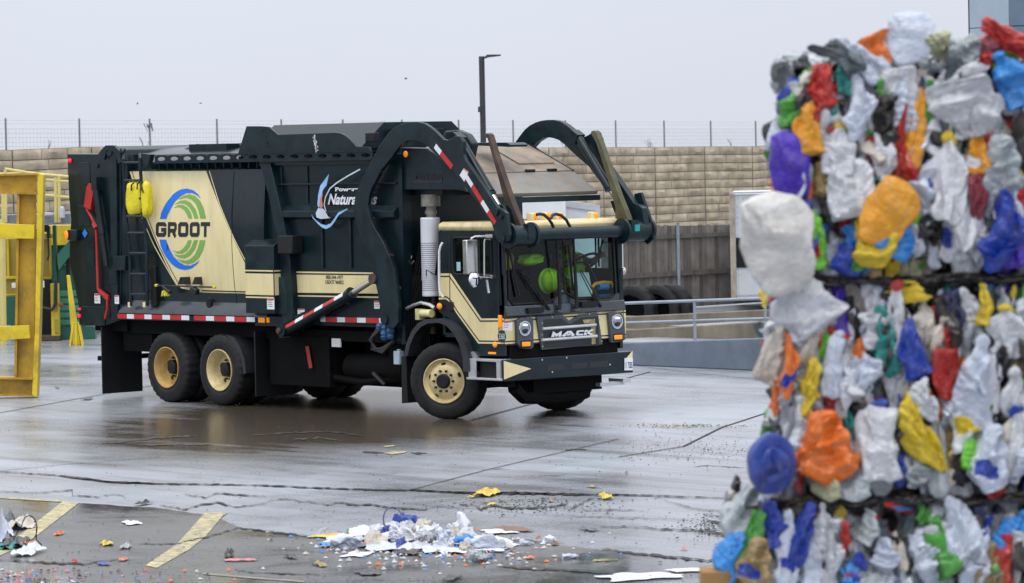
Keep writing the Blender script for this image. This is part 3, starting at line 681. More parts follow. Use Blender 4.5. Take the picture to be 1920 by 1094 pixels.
def tape_run(path, wd, segs, par, Y=-1.311):
    pts = [Vector(S(x, y, -1.31)) for x, y in path]; a, b = pts[0], pts[-1]; d = (b - a); n = Vector((-d.y, d.x)).normalized() * wd / 2
    tot = sum(s_ for s_, c in segs); t = 0; r_, w_ = MB(), MB()
    for s_, c in segs:
        t1 = t + s_ / tot; q = [a + d * t - n, a + d * t1 - n, a + d * t1 + n, a + d * t + n]; t = t1
        if c: (r_ if c == 'r' else w_).xz([tuple(v) for v in q], Y - .004, Y - .0008)
    if r_.v: obj('red_tape', r_, TAPER, par, 0)
    if w_.v: obj('white_tape', w_, TAPEW, par, 0)
tape_run([(816, 274), (848, 314)], .075, [(14, 'w'), (28, 'r')], armn)
tape_run([(875, 332), (929, 419)], .07, [(22, 'w'), (38, 'r'), (24, 'w'), (28, 'r')], armn)
a = [S(x, y, -1.31) for x, y in ((862, 329), (870, 316), (879, 323), (871, 341))]; m = MB(); m.xz(a, -1.3145, -1.3112); o = obj('arm_notice', m, WHITE, armn, 0)
m = MB(); m.xz([S(x, y, -1.31) for x, y in ((869, 317.5), (870, 316), (879, 323), (878, 325))], -1.317, -1.315); obj('notice_header', m, mat('notice_orange', (.7, .25, .08), .5), o, 0)
# hoses along the near arm
m = MB()
for k, off in enumerate((0, 3.2, 6.0)):
    m.tube([(S(x + off * .8 - 5, y, -1.27)[0], -1.28 + .015 * k, S(x + off * .8 - 5, y, -1.27)[1]) for x, y in ((771, 261), (757, 267), (745, 281), (735, 296), (714, 322), (703, 345), (694, 366), (691, 386), (696, 410), (706, 432), (720, 455), (731, 478), (740, 503), (746, 540), (749, 575), (748, 606))], .014, 8, mi=k % 2)
obj('arm_hose', m, [HOSE, COPPER], armn)
m = MB()
for q in ((716, 321), (696, 409), (732, 479), (746, 540)): a = S(q[0] - 4, q[1], -1.27); m.box((a[0] + .02, -1.265, a[1]), (.09, .08, .03))
obj('hose_clamp', m, BROWNRUST, armn)
m = MB(); m.cyl((A3(943, 446)[0], -1.33, A3(943, 446)[2]), (A3(943, 446)[0], -1.2, A3(943, 446)[2]), .055, 20); 
for q, r in (((931, 398), .05), ((940, 407), .035), ((722, 600), .07)): a = A3(*q); m.cyl((a[0], -1.335, a[2]), (a[0], -1.2, a[2]), r, 18)
obj('pivot_pin', m, TEAL2, armn)
# crowd cylinders and elbow ears
def crowd(Y, dx=0.0):
    p0, p1, p2 = [S(x, y, -1.05) for x, y in ((866, 263), (923.6, 361), (941, 391))]
    m = MB(); m.cyl((p0[0] + dx, Y, p0[1]), (p1[0] + dx, Y, p1[1]), .062, 18); m.cyl((p1[0] + dx, Y, p1[1]), (p1[0] + dx + .01, Y, p1[1] - .03), .07, 18)
    m.box((p0[0] + dx - .04, Y, p0[1] + .01), (.15, .14, .15), (0, .5, 0))
    c = obj('crowd_cylinder', m, TEAL2, truck)
    m = MB(); m.cyl((p1[0] + dx, Y, p1[1]), (p2[0] + dx, Y, p2[1]), .034, 14); obj('piston_rod', m, STEEL, c)
    return c
crowd(-1.08); crowd(1.02, .06)
ear = px([(929, 385), (936, 383), (946, 384), (952, 392), (962, 430), (966, 446), (960, 452), (950, 452), (946, 425), (936, 405)], -1.1)
for y0, y1 in ((-1.15, -1.12), (-1.04, -1.01), (1.25, 1.28), (.98, 1.01)):
    m = MB(); m.xz(ear, y0, y1); obj('elbow_plate', m, TEAL2, truck, bevel=.004)
# torque tube
tx, tz = S(975, 441.5, -1.0)
m = MB(); m.cyl((tx, -.85, tz), (tx, 1.0, tz), .082, 24); obj('torque_tube', m, TEAL2, truck)
for a, b in ((-1.20, -.80), (.85, 1.32)):
    m = MB(); m.cyl((tx, a, tz), (tx, b, tz), .145, 28); m.cyl((tx, a - .02, tz), (tx, a + .02, tz), .175, 28); m.cyl((tx, b - .02, tz), (tx, b + .02, tz), .17, 28)
    m.box((tx + .02, b - .12 if a < 0 else a + .1, tz + .05), (.26, .12, .2)); obj('tube_sleeve', m, TEAL2, truck)
m = MB(); m.xz([(tx - .22, tz + .5), (tx - .08, tz + .52), (tx + .12, tz + .1), (tx + .16, tz - .12), (tx + .02, tz - .2), (tx - .12, tz - .08)], 1.285, 1.33); obj('end_plate', m, TEAL2, truck, bevel=.006)
m = MB(); m.box((tx + .16, .98, tz + .04), (.03, .08, .09)); obj('teal_tag', m, mat('teal_tag', (.02, .3, .28), .5), truck)
# forks folded up and back
def fork(pxs, Y, mm):
    m = MB(); m.xz(px(pxs, Y), Y - .045, Y + .045); return obj('fork', m, mm, truck, bevel=.006)
fork([(912, 257), (913, 252), (918, 250), (922, 253), (932, 286), (948, 334), (964, 380), (981, 420), (985, 436), (978, 444), (966, 440), (963, 424), (952, 384), (938, 330), (926, 288), (918, 258), (915, 259)], -.98, BROWNRUST)
fork([(1112, 250), (1113, 246), (1118, 245), (1123, 249), (1138, 292), (1152, 332), (1164, 366), (1178, 400), (1184, 418), (1178, 426), (1163, 424), (1158, 412), (1158, 390), (1148, 352), (1134, 306), (1122, 268)], 1.02, GREENRUST)
# lift cylinders
def liftc(sg):
    Y = -1.27 * 1.0
    p0, p1, p2 = [S(x, y, Y) for x, y in ((538, 620), (656, 553), (704, 523))]; y_ = Y * (1 if sg < 0 else -1)
    m = MB(); m.cyl((p0[0], y_, p0[1]), (p1[0], y_, p1[1]), .075, 20); m.cyl((p1[0] - .03, y_, p1[1] - .02), (p1[0] + .05, y_, p1[1] + .03), .09, 20)
    m.cyl((p0[0] - .02, y_ - .1, p0[1]), (p0[0] - .02, y_ + .1, p0[1]), .09, 18)
    c = obj('lift_cylinder', m, TEAL2, truck)
    m = MB(); m.cyl((p1[0], y_, p1[1]), (p2[0], y_, p2[1]), .042, 16); obj('piston_rod', m, STEEL, c)
    m = MB(); m.cyl((p2[0], y_ - .07, p2[1]), (p2[0], y_ + .07, p2[1]), .075, 14); m.cyl((p0[0] - .05, y_ - .13, p0[1]), (p0[0] - .05, y_ - .1, p0[1]), .04, 14, 0); obj('cylinder_eye', m, BROWNRUST, c)
    return c, p0, p1
lc, p0, p1 = liftc(-1); liftc(1)
A_, B_ = Vector((p0[0], p0[1])), Vector((p1[0], p1[1])); d = B_ - A_; n = Vector((-d.y, d.x)).normalized()
rr, ww = MB(), MB(); t = .03
for s_, c in ((22, 'r'), (17, 'w'), (24, 'r'), (17, 'w'), (24, 'r'), (18, 'w')):
    t1 = t + s_ / 128 * .97
    for k in range(5):
        a0, a1 = radians(5 + k * 11), radians(5 + (k + 1) * 11)
        vs = [(A_ + d * tt + n * .0765 * sin(a), -1.27 - .0765 * cos(a)) for tt, a in ((t, a0), (t1, a0), (t1, a1), (t, a1))]
        (rr if c == 'r' else ww).add([(v.x, y, v.y) for v, y in vs], [(0, 1, 2, 3)])
    t = t1
obj('red_tape', rr, TAPER, lc); obj('white_tape', ww, TAPEW, lc)
m = MB(); m.xz(px([(520, 605), (545, 596), (600, 575), (645, 562), (655, 572), (600, 598), (548, 632), (528, 634)], -1.16), -1.2, -1.12); obj('cylinder_bracket', m, TEAL, truck)

# ---- exhaust stack
ex, ey = S(808, 480, -.98)[0], -.98
m = MB(); prof = []
m.cyl((ex, ey, S(808, 556, ey)[1]), (ex, ey, S(808, 408, ey)[1]), .135, 36); stk = obj('exhaust_stack', m, SHIELD, truck, bevel=.015)
m = MB(); zt_, zb_ = S(808, 456, ey)[1], S(808, 544, ey)[1]
for i in range(24):
    for j in range(18):
        an = radians(-175 + j * 10 + (5 if i % 2 else 0)); z = zb_ + (zt_ - zb_) * i / 23
        c = Vector((ex + .1355 * cos(an), ey + .1355 * sin(an), z)); u = Vector((-sin(an), cos(an), 0)); w_ = Vector((0, 0, 1)); o_ = Vector((cos(an), sin(an), 0)) * .0012
        m.add([c + o_ - u * .009 - w_ * .004, c + o_ + u * .009 - w_ * .004, c + o_ + u * .009 + w_ * .004, c + o_ - u * .009 + w_ * .004], [(0, 1, 2, 3)])
obj('perforation', m, INK, stk, 0)
m = MB(); zz = lambda y: S(810, y, ey)[1]
m.cyl((ex + .02, ey, zz(410)), (ex + .02, ey, zz(384)), .07, 20); m.cyl((ex + .02, ey, zz(402)), (ex + .02, ey, zz(395)), .085, 20, mi=0)
m.cyl((ex + .02, ey, zz(387)), (ex + .02, ey, zz(365)), .135, 28); obj('exhaust_cap', m, mat('dull_steel', (.22, .21, .19), .45, metal=.7, var=.4, scale=8), stk)
m = MB(); m.cyl((ex, ey, 1.15), (ex, ey, 1.66), .06); m.box((ex - .2, ey + .15, 1.5), (.5, .1, .1)); obj('exhaust_pipe', m, BROWNRUST, truck)
m = MB(); m.tube([T3(830, 455, -1.18), T3(826, 462, -1.2), T3(823.5, 472, -1.2), T3(823.5, 530, -1.2), T3(824.5, 548, -1.2), T3(831, 558, -1.18)], .017, 10); obj('grab_handle', m, WHITE, truck)
# engine-bay clutter behind the cab
m = MB()
m.bx(-.62, .02, -.85, .85, 1.1, 2.45); m.bx(-.68, -.3, -1.05, -.8, 1.5, 1.95)
for k in range(9): m.tube([(-.72 + .05 * k, -1.06, 1.0), (-.7 + .05 * k, -1.1, 1.4 + .08 * k), (-.66 + .06 * k, -1.04, 1.9 + .06 * sin(k)), (-.6 + .05 * k, -.9, 2.6)], .014, 6)
obj('engine_block', m, GRIME, truck)
m = MB(); m.tube([T3(763, 579, -1.12), T3(775, 573, -1.12), T3(790, 568, -1.12), T3(806, 572, -1.12), T3(815, 578, -1.12)], .025, 8); m.tube([T3(776, 490, -1.0), T3(768, 500, -1.0), T3(772, 480, -1.0)], .01, 6); obj('air_pipe', m, ALU, truck)
m = MB(); a = T3(801, 588, -1.15); m.cyl((a[0] - .12, -1.15, a[2]), (a[0] + .1, -1.15, a[2]), .055, 16); m.bx(a[0] - .2, a[0] - .12, -1.2, -1.08, a[2] - .09, a[2] + .06); obj('fluid_filter', m, mat('filter_yellow', (.65, .62, .3), .4, var=.3), truck)

# ---- wheels
def tyre(width=.29, R=.525, r=.30, n=60, lug=.010):
    m = MB(); w2 = width
    prof = [(.03, r), (.0, r + .02), (-.012, r + .07), (-.012, R - .09), (.0, R - .035), (.02, R - .008), (.05, R), (w2 - .05, R), (w2 - .02, R - .008), (w2, R - .035), (w2 + .012, R - .09), (w2 + .012, r + .07), (w2, r + .02), (w2 - .03, r)]
    m.lathe(prof, axis='Y', n=n * 2)
    N = n * 2; v = m.v
    for i in (4, 5, 6, 7, 8, 9):
        for k in range(N):
            if (k // 2) % 2 == 0:
                x, y, z = v[i * N + k]; q = math.hypot(x, z); f = (q - lug) / q; v[i * N + k] = (x * f, y, z * f)
    for g in (.09, .145, .20):
        m.lathe([(g - .006, R + .0015), (g + .006, R + .0015)], axis='Y', n=N)
    m.lathe([(-.0145, r + .085), (-.0145, r + .095)], axis='Y', n=N); m.lathe([(-.0145, R - .11), (-.0145, R - .10)], axis='Y', n=N)
    return m
def deep_rim():
    m = MB(); m.lathe([(0.02, .30), (-.012, .308), (-.014, .295), (.02, .28), (.06, .262), (.15, .252), (.175, .235), (.18, .16), (.165, .12), (.165, .001)], axis='Y', n=48); return m
def front_rim():
    m = MB(); m.lathe([(.03, .30), (-.012, .308), (-.016, .296), (.015, .282), (.035, .268), (.045, .255), (.03, .235), (.005, .205), (-.012, .175), (-.012, .12), (-.012, .001)], axis='Y', n=48); return m
def wheel(name, x, y, rot, rimm, front, par=truck, inner=True):
    e = bpy.data.objects.new(name, None); COL.objects.link(e); e.parent = par; e.location = (x, y, .522); e.rotation_euler = (0, 0, rot); e.empty_display_size = .1
    t = obj('tyre', tyre(.33 if front else .28, lug=.004 if front else .010), RUBBER, e, smooth=50)
    if inner and not front:
        t2 = t.copy(); COL.objects.link(t2); t2.parent = e; t2.location = (0, .34, 0)
    obj('rim', front_rim() if front else deep_rim(), rimm, e, smooth=40)
    m = MB(); off = -.012 if front else .165
    if front: m.lathe([(off, .1), (off - .035, .098), (off - .05, .085), (off - .05, .001)], axis='Y', n=28)
    else: m.lathe([(off, .11), (off - .08, .10), (off - .09, .085), (off - .09, .001)], axis='Y', n=28)
    hub = obj('hub', m, BLACK, e)
    m = MB()
    for k in range(10):
        a = 2 * pi * k / 10; m.cyl((cos(a) * .143, off + .005, sin(a) * .143), (cos(a) * .143, off - .03, sin(a) * .143), .017, 6)
    obj('wheel_nut', m, BLACK, e)
    m = MB()
    for k in range(5):
        a = 2 * pi * (k + .3) / 5; rad = .232 if front else .2; yy = .028 if front else .1755
        c = Vector((cos(a) * rad, yy, sin(a) * rad)); u = Vector((-sin(a), 0, cos(a))); w_ = Vector((cos(a), (.9 if front else 0), sin(a))).normalized()
        nrm = u.cross(w_); nrm = nrm if nrm.y < 0 else -nrm
        vs = [c + nrm * .004 + u * cos(q) * .036 + w_ * sin(q) * .024 for q in [2 * pi * i / 14 for i in range(14)]]
        m.add(vs, [list(range(14))])
    obj('hand_hole', m, INK, e)
    return e
wheel('rear_wheel', -6.30, -1.20, 0, RUSTRIM, False); wheel('rear_wheel', -4.98, -1.20, 0, RIM, False)
wheel('rear_wheel', -6.30, 1.20, pi, RIM, False); wheel('rear_wheel', -4.98, 1.20, pi, RIM, False)
st = radians(26)
wheel('front_wheel', .10, -1.16, st, RIM, True)
wheel('front_wheel', -.06, 1.16, pi + radians(22), RIM, True)
# ================================================================== CAB
YS = -1.12
cx0 = S(823, 500, YS)[0]; XF = 1.34
def cpx(pts, Y=YS): return px(pts, Y)
wx0, wx1 = S(850, 480, YS)[0], S(922, 480, YS)[0]; wz1, wz0 = S(885, 446, YS)[1], S(885, 515, YS)[1]
zr = S(850, 434, YS)[1]
yl, yr = -1.12, FR(1168, 560, XF)[0]
zcow = FR(1050, 592, XF)[1]
print('CAB', cx0, wx0, wx1, wz0, wz1, zr, yl, yr, zcow)
m = MB()
for y0, y1 in ((YS, YS + .05), (yr - .05, yr)):
    m.bx(cx0, wx0, y0, y1, wz0, zr); m.bx(wx1, XF - .03, y0, y1, wz0, zr); m.bx(wx0, wx1, y0, y1, wz1, zr)
    m.xz(cpx([(823, 515), (823, 585), (845, 600), (866, 632), (878, 668), (945, 668), (945, 515)]), y0, y1)
m.bx(cx0, cx0 + .05, YS + .05, yr - .05, 1.15, zr)                 # back wall
m.bx(cx0 + .05, XF - .05, YS + .05, yr - .05, 1.12, 1.18)         # floor
m.bx(cx0, XF - .08, YS + .05, yr - .05, zr - .03, zr)               # ceiling
obj('cab', m, TEAL, truck, bevel=.006)
# roof cap
m = MB(); m.bx(cx0 - .02, XF + .0, YS - .01, yr + .0, zr - .004, zr + .125); obj('cab_roof', m, ROOFCREAM, truck, bevel=.06)
m = MB(); m.bx(XF - .12, XF - .02, yl + .06, yr - .06, zr - .14, zr - .01)
for a, b in ((yl, yl + .06), (yr - .07, yr)): m.prism([(XF - .09, a, zr), (XF - .02, a, zr), (XF + .02, a, 1.5), (XF - .05, a, 1.5)], [(XF - .09, b, zr), (XF - .02, b, zr), (XF + .02, b, 1.5), (XF - .05, b, 1.5)])
obj('windscreen_pillar', m, TEAL2, truck, bevel=.01)
# side windows
for Y, nm in ((YS + .02, 'door_window'), (yr - .03, 'door_window')):
    m = MB(); m.bx(wx0, wx1, Y, Y + .006, wz0, wz1); wn = obj(nm, m, GLASS, truck, 0)
    m = MB(); r = .06; pts = []
    for (cx_, cz_, a0) in ((wx1 - r, wz1 - r, 0), (wx0 + r, wz1 - r, 90), (wx0 + r, wz0 + r, 180), (wx1 - r, wz0 + r, 270)):
        for k in range(5): a = radians(a0 + k * 22.5); pts.append((cx_ + r * cos(a), Y - (.025 if Y < 0 else -.03), cz_ + r * sin(a)))
    m.tube(pts + pts[:1], .016, 6); m.bx((wx0 + wx1) / 2 + .12, (wx0 + wx1) / 2 + .145, Y - .012, Y - .002, wz0, wz1)
    obj('window_seal', m, BLACK, wn)
    if Y < 0:
        m = MB(); a = S(857, 500, YS); m.bx(a[0] - .03, a[0] + .05, Y - .004, Y - .001, a[1] - .06, a[1] + .06); obj('window_sticker', m, mat('pale_sticker', (.35, .55, .58), .4), wn, 0)
# door seam + livery of the cab side
ys = lambda z: YS
pc = [(823, 513), (845.5, 513), (903, 597.5), (945, 597.3), (945, 645.3), (897, 644.6), (855, 586), (844, 567.5), (836, 561.5), (823, 562)]
decal('cream_panel', [cpx(pc)], ys, CREAM, truck, .003, False)
st_ = band(cpx([(823, 518.5), (843, 518.5), (901, 602.5), (945, 602)]), .018) + band(cpx([(945, 640.5), (899, 639.8), (857.5, 583), (846, 564), (838, 557), (823, 557)]), .018)
decal('black_pinstripe', st_, ys, INK, truck, .006, False)
decal('door_seam', band(cpx([(844, 438), (844, 590)]), .012) + band(cpx([(936, 438), (936, 640)]), .012), ys, INK, truck, .009, False)
m = MB(); m.box((S(847, 575, YS)[0], YS - .012, S(847, 575, YS)[1]), (.10, .02, .13)); obj('door_handle', m, BLACK, truck, bevel=.02)
m = MB(); m.ball(T3(824, 574.5, -1.16), (.05, .03, .045), 12); obj('side_marker', m, AMBER, truck)
m = MB(); m.box(T3(938, 603, -1.14), (.05, .05, .17)); obj('side_marker', m, AMBER, truck, bevel=.012)
m = MB(); m.ball(T3(928, 646.5, -1.13), (.045, .025, .04), 12); obj('side_marker', m, AMBER, truck)
m = MB(); m.box(T3(923, 662.5, -1.12), (.16, .02, .03)); obj('side_reflector', m, AMBER, truck, bevel=.005)
plate('warning_plate', 952, 611, .19, .13, -1.124, WHITE, 3)
# unit number disc (on the corner, cab side)
c = S(942, 631, YS); m = MB()
m.add([(c[0] + .085 * cos(a), YS - .009, c[1] + .085 * sin(a)) for a in [2 * pi * k / 32 for k in range(32)]], [list(range(32))]); nd = obj('unit_number_disc', m, mat('disc_green', (.01, .035, .03), .4), truck, 0)
decal('number', fit(text_polys('3360', 1, .0), c[0] - .062, c[0] + .062, c[1] - .04, c[1] + .04), ys, TAPEW, nd, .012, False)

# ---- front face
def C(x, y, X): a = FR(x, y, X); return Vector((X, a[0], a[1]))
def front_poly(pts, X0, X1):
    m = MB(); m.prism([(X0, *FR(x, y, XF)) for x, y in pts], [(X1, *FR(x, y, XF)) for x, y in pts]); return m
def front_tri(name, polys, mm, par, X):
    m = MB()
    for q in polys: m.add([(X, *FR(x, y, XF)) for x, y in q], [list(range(len(q)))])
    return obj(name, m, mm, par, 0)
m = MB(); z0, z1 = 1.03, zcow
m.bx(XF - .12, XF, yl, yr, z0, z1 + .02)
m.prism([(XF - .1, yl, 1.60), (XF + .035, yl, 1.56), (XF + .06, yl, z1 + .03), (XF, yl, z1 + .02), (XF - .1, yl, z1 + .02)], [(XF - .1, yr, 1.60), (XF + .035, yr, 1.56), (XF + .06, yr, z1 + .03), (XF, yr, z1 + .02), (XF - .1, yr, z1 + .02)])
obj('front_panel', m, COWL, truck, bevel=.012)
m = MB(); m.bx(XF - .3, XF - .02, yl + .1, yr - .1, .75, 1.03); obj('front_crossmember', m, GRIME, truck)
front_tri('cream_front', [[(946, 599), (1173, 582), (1173, 632), (946, 645.5)]], CREAM, truck, XF + .003)
fl_ = []
for a, b in (((946, 603.5), (1173, 586)), ((946, 641), (1173, 627.5))):
    fl_.append([(a[0], a[1] - 1.2), (b[0], b[1] - 1.2), (b[0], b[1] + 1.2), (a[0], a[1] + 1.2)])
front_tri('black_pinstripe', fl_, INK, truck, XF + .006)
# grille surround with the V notch
outer = [(1003, 594), (1053, 591.5), (1065, 602), (1085, 590), (1118, 587), (1127, 646), (1013, 656.5)]
m = front_poly(outer, XF, XF + .035); gr = obj('grille_surround', m, GREYP, truck, bevel=.006)
m = front_poly([(1016, 599.5), (1050, 597.5), (1065, 608.5), (1087, 596), (1119, 593.5), (1120, 648), (1016, 653.5)], XF + .02, XF + .0365); obj('grille', m, INK, truck)
m = front_poly([(1089, 600), (1112, 598), (1113, 628), (1113, 645), (1106, 646), (1104, 606), (1092, 607)], XF + .037, XF + .041); obj('radiator_pipe', m, mat('radiator_cream', (.33, .27, .12), .5, var=.4, scale=12), truck)
m = MB()
for a, b in (((1017, 617), (1117, 609.5)), ((1016, 638), (1119, 630.5))):
    p, q = C(*a, XF + .055), C(*b, XF + .055); m.tube([p, q], .021, 10)
obj('grille_bar', m, CHROME if False else mat('satin_bar', (.55, .56, .58), .35, metal=.4), truck)
m = MB(); gl = []
for g, (a, b) in zip(glyphs('MACK', .30), ((1185, 1255), (1268, 1345), (1362, 1412), (1420, 1482))):
    for q in g:
        vs = []
        for p in q:
            X_ = a + p[0] * (b - a) * 1.0 + (p[1] - .5) * 8; t = (X_ - 1185) / 297
            Y_ = 277 - t * 18 - p[1] * 36
            vs.append((720 + X_ / 3.84, 560 + Y_ / 3.84))
        gl.append(vs)
m = MB()
for q in gl: m.prism([(XF + .058, *FR(x, y, XF)) for x, y in q], [(XF + .072, *FR(x, y, XF)) for x, y in q])
obj('maker_lettering', m, mat('bright_letter', (.75, .77, .8), .25, metal=.3, var=.03), gr, 0)
m = MB()
for q in ((1016, 606), (1016, 628), (1017, 650), (1124, 600), (1126, 620), (1128, 640), (1035, 594.5), (1105, 589.5)):
    p = C(*q, XF + .036); m.cyl(p, p + Vector((.006, 0, 0)), .009, 8)
obj('bolt', m, STEEL, gr)
# headlamps
for (cx_, cy_), hp, amb in (((978, 616), [(964, 602), (971, 597), (995, 596), (996, 650), (992, 655), (973, 654), (965, 645)], (980.5, 645.5)),
                         ((1151, 603), [(1136, 587), (1150, 585), (1160, 587), (1166, 595), (1168, 637), (1160, 641), (1141, 643)], (1153, 632.5))):
    m = front_poly(hp, XF, XF + .06); hs_ = obj('headlamp_housing', m, GREYP, truck, bevel=.012)
    c = C(cx_, cy_, XF); m = MB(); m.lathe([(.06, .105), (.075, .10), (.075, .088), (.062, .085)], (XF, c.y, c.z), 'X', 32); obj('headlamp_ring', m, CHROME, hs_)
    m = MB(); m.lathe([(.062, .087), (.073, .07), (.08, .04), (.082, .001)], (XF, c.y, c.z), 'X', 32); obj('headlamp', m, HEADL, hs_)
    m = MB(); m.ball((XF + .074, c.y + .005, c.z + .045), (.010, .05, .016), 10); obj('lens_highlight', m, lamp_mat('lens_glint%d' % cx_, (.75, .86, 1), .8), hs_)  # glowing bluish ball paints the highlight on the upper lens
    m = MB(); m.ball((XF + .0745, c.y, c.z - .03), (.010, .06, .04), 10); obj('lens_dark_half', m, INK, hs_)  # black ball paints the dark lower half of the lens, below the highlight
    a = C(*amb, XF); m = MB(); m.box((XF + .068, a.y, a.z), (.02, .15, .062)); obj('turn_signal', m, AMBER, hs_, bevel=.02)
    m = MB(); m.box((XF + .062, a.y, a.z), (.012, .19, .1)); obj('signal_bezel', m, BLACK, hs_, bevel=.02)
# bumper
m = MB(); b0, b1 = FR(941, 676, XF)[0], FR(1184, 657, XF)[0]; bz1, bz0 = FR(1060, 667, XF)[1], FR(1060, 708, XF)[1]
m.prism([(XF - .12, b0, bz1), (XF + .03, b0, bz1), (XF + .03, b0, bz0), (XF - .12, b0, bz0)], [(XF - .12, b1, bz1), (XF + .03, b1, bz1), (XF + .03, b1, bz0), (XF - .12, b1, bz0)])
bp = obj('bumper', m, TEAL, truck, bevel=.012)
front_tri('cream_arrow', [[(941.5, 677), (993, 691.5), (942, 712)], [(1183, 657.5), (1183, 691), (1167, 677)]], CREAM, bp, XF + .0335)
m = MB()
for x0, x1, y in ((1023, 1056, 690), (1068, 1098, 687), (1103, 1137, 684.5)):
    a, b = FR(x0, y, XF), FR(x1, y, XF); m.bx(XF + .0305, XF + .033, a[0], b[0], a[1] - .04, a[1] + .04)
obj('bumper_slot', m, INK, bp, 0)
m = MB()
for x0, x1, y in ((1068, 1098, 687), (1103, 1137, 684.5)):
    a, b = FR(x0, y, XF), FR(x1, y, XF); n_ = 14
    for i in range(n_):
        yy = a[0] + (b[0] - a[0]) * i / (n_ - 1); m.box((XF + .035, yy, a[1]), (.003, .004, .09), (radians(35 if i % 2 else -35), 0, 0))
obj('bumper_mesh', m, GREYP, bp, 0)
m = MB()
for q in ((1016, 675), (1062, 671), (1143, 684), (1035, 698)): p = C(*q, XF + .031); m.cyl(p, p + Vector((.008, 0, 0)), .013, 10)
obj('bumper_bolt', m, STEEL, bp)
# licence plate
a = FR(1175, 683, XF); m = MB(); m.box((XF + .04, a[0], a[1]), (.004, .155, .17), (radians(-2), 0, 0)); lp = obj('licence_plate', m, mat('plate_white', (.72, .75, .78), .35), bp, 0)
tp = fit(text_polys('11 758S', 1, .02), a[0] - .068, a[0] + .068, a[1] - .06, a[1] + .03); m = MB()
for q in tp: m.add([(XF + .0428, y, z) for y, z in q], [list(range(len(q)))])
obj('plate_number', m, INK, lp, 0)
m = MB(); m.bx(XF - .2, XF - .1, b1 - .5, b1 - .05, bz0 - .17, bz0 - .12); m.bx(XF - .35, XF - .05, b1 - .12, b1 + .02, bz0 - .14, bz0 - .08); obj('far_step', m, ALU, truck)
m = MB(); m.bx(XF - .5, XF - .2, -.45, .8, .34, .55); m.tube([(XF - .15, -.85, .45), (XF - .25, -.6, .3), (XF - .3, .0, .26), (XF - .3, .6, .3)], .09, 8); obj('front_axle_guard', m, GRIME, truck)
# step box
s0, s1 = S(880, 690, -1.2)[0], S(938, 690, -1.2)[0]; sz1, sz0 = S(910, 673.5, -1.2)[1], S(910, 713, -1.2)[1]
m = MB(); d0, d1 = -1.22, -1.0
m.bx(s0, s1, d0, d1, sz1 - .03, sz1); m.bx(s0 - .02, s1 + .02, d0 - .02, d1, sz0, sz0 + .03)
m.bx(s0, s0 + .16, d0 + .002, d0 + .02, sz0 + .03, sz1 - .03); m.bx(s1 - .06, s1, d0, d1, sz0 + .03, sz1 - .03); m.bx(s0 + .002, s0 + .02, d0 + .02, d1, sz0 + .03, sz1 - .03)
stp = obj('cab_step', m, ALU, truck, bevel=.004)
m = MB(); m.bx(s0 + .02, s1 - .06, d1 + .001, d1 + .02, sz0, sz1); m.bx(s0 + .17, s1 - .07, d0 + .06, d0 + .08, sz0 + .04, sz1 - .04); obj('step_recess', m, BLACK, stp)
m = MB(); m.xz(px([(880, 660), (885, 660), (893, 670), (893, 674), (880, 674)], -1.16), -1.17, -1.1); obj('step_bracket', m, ALU, truck)
m = MB(); m.cyl(T3(912, 712, -1.1), T3(925, 718, -1.1), .03, 8); m.bx(s1 - .35, s1 - .05, -1.05, -.9, sz0 - .1, sz0 - .01); obj('tow_pin', m, GRIME, truck)

# fenders
def fender(sg):
    Yo, Yi = -1.235, -.85
    outer = [(757.8, 668), (762, 645), (772, 621), (784, 606), (798, 599), (824, 597.5), (842, 604), (857, 619), (870, 641), (879, 670), (880, 697)]
    inner = [(764.5, 668), (769, 648), (778, 627), (790, 613), (802, 607), (822, 605.5), (837, 611), (850, 625), (861, 645), (868, 672), (869, 697)]
    o_ = px(outer, -1.23); i_ = px(inner, -1.23); m = MB(); n = len(o_)
    for k in range(n - 1):
        q = [o_[k], o_[k + 1], i_[k + 1], i_[k]]
        if sg < 0: m.xz(q, Yo, Yi)
        else: m.xz(q, -Yi - .05, -Yo - .05)
    return obj('fender', m, FENDER, truck, smooth=50)
fender(-1); fender(1)
m = MB(); m.xz(px([(763, 668), (772, 668), (775, 754), (764, 756)], -1.1), -1.2, -.85); obj('front_mudflap', m, BLACK, truck)
# ---- windscreen
zw1 = zr - .1
def WS(x, y): # point on the slightly raked glass
    p = FR(x, y, XF - .02); return (XF + .012 - .045 * (p[1] - 1.55), p[0], p[1])
outline = [(951, 440), (952, 562), (958, 571), (1022, 567.5), (1034, 562.5), (1043, 551), (1058, 549), (1068, 556), (1080, 561.5), (1143, 557.5), (1152, 550), (1149, 437)]
m = MB(); m.add([WS(*q) for q in outline], [list(range(len(outline)))]); wsn = obj('windscreen', m, WGLASS, truck, 0)
m = MB(); m.tube([Vector(WS(*q)) + Vector((.008, 0, 0)) for q in outline], .017, 8); m.tube([Vector(WS(1056, 440)), Vector(WS(1056, 549))], .012, 8); obj('windscreen_seal', m, BLACK, wsn)
m = MB(); m.add([Vector(WS(*q)) + Vector((-.002, 0, 0)) for q in [(945, 573), (945, 562), (952, 562), (958, 571), (1022, 567.5), (1034, 562.5), (1043, 551), (1058, 549), (1068, 556), (1080, 561.5), (1143, 557.5), (1152, 550), (1160, 550), (1160, 566), (1060, 574)]], [list(range(15))]); obj('scuttle_panel', m, COWL, truck, 0)
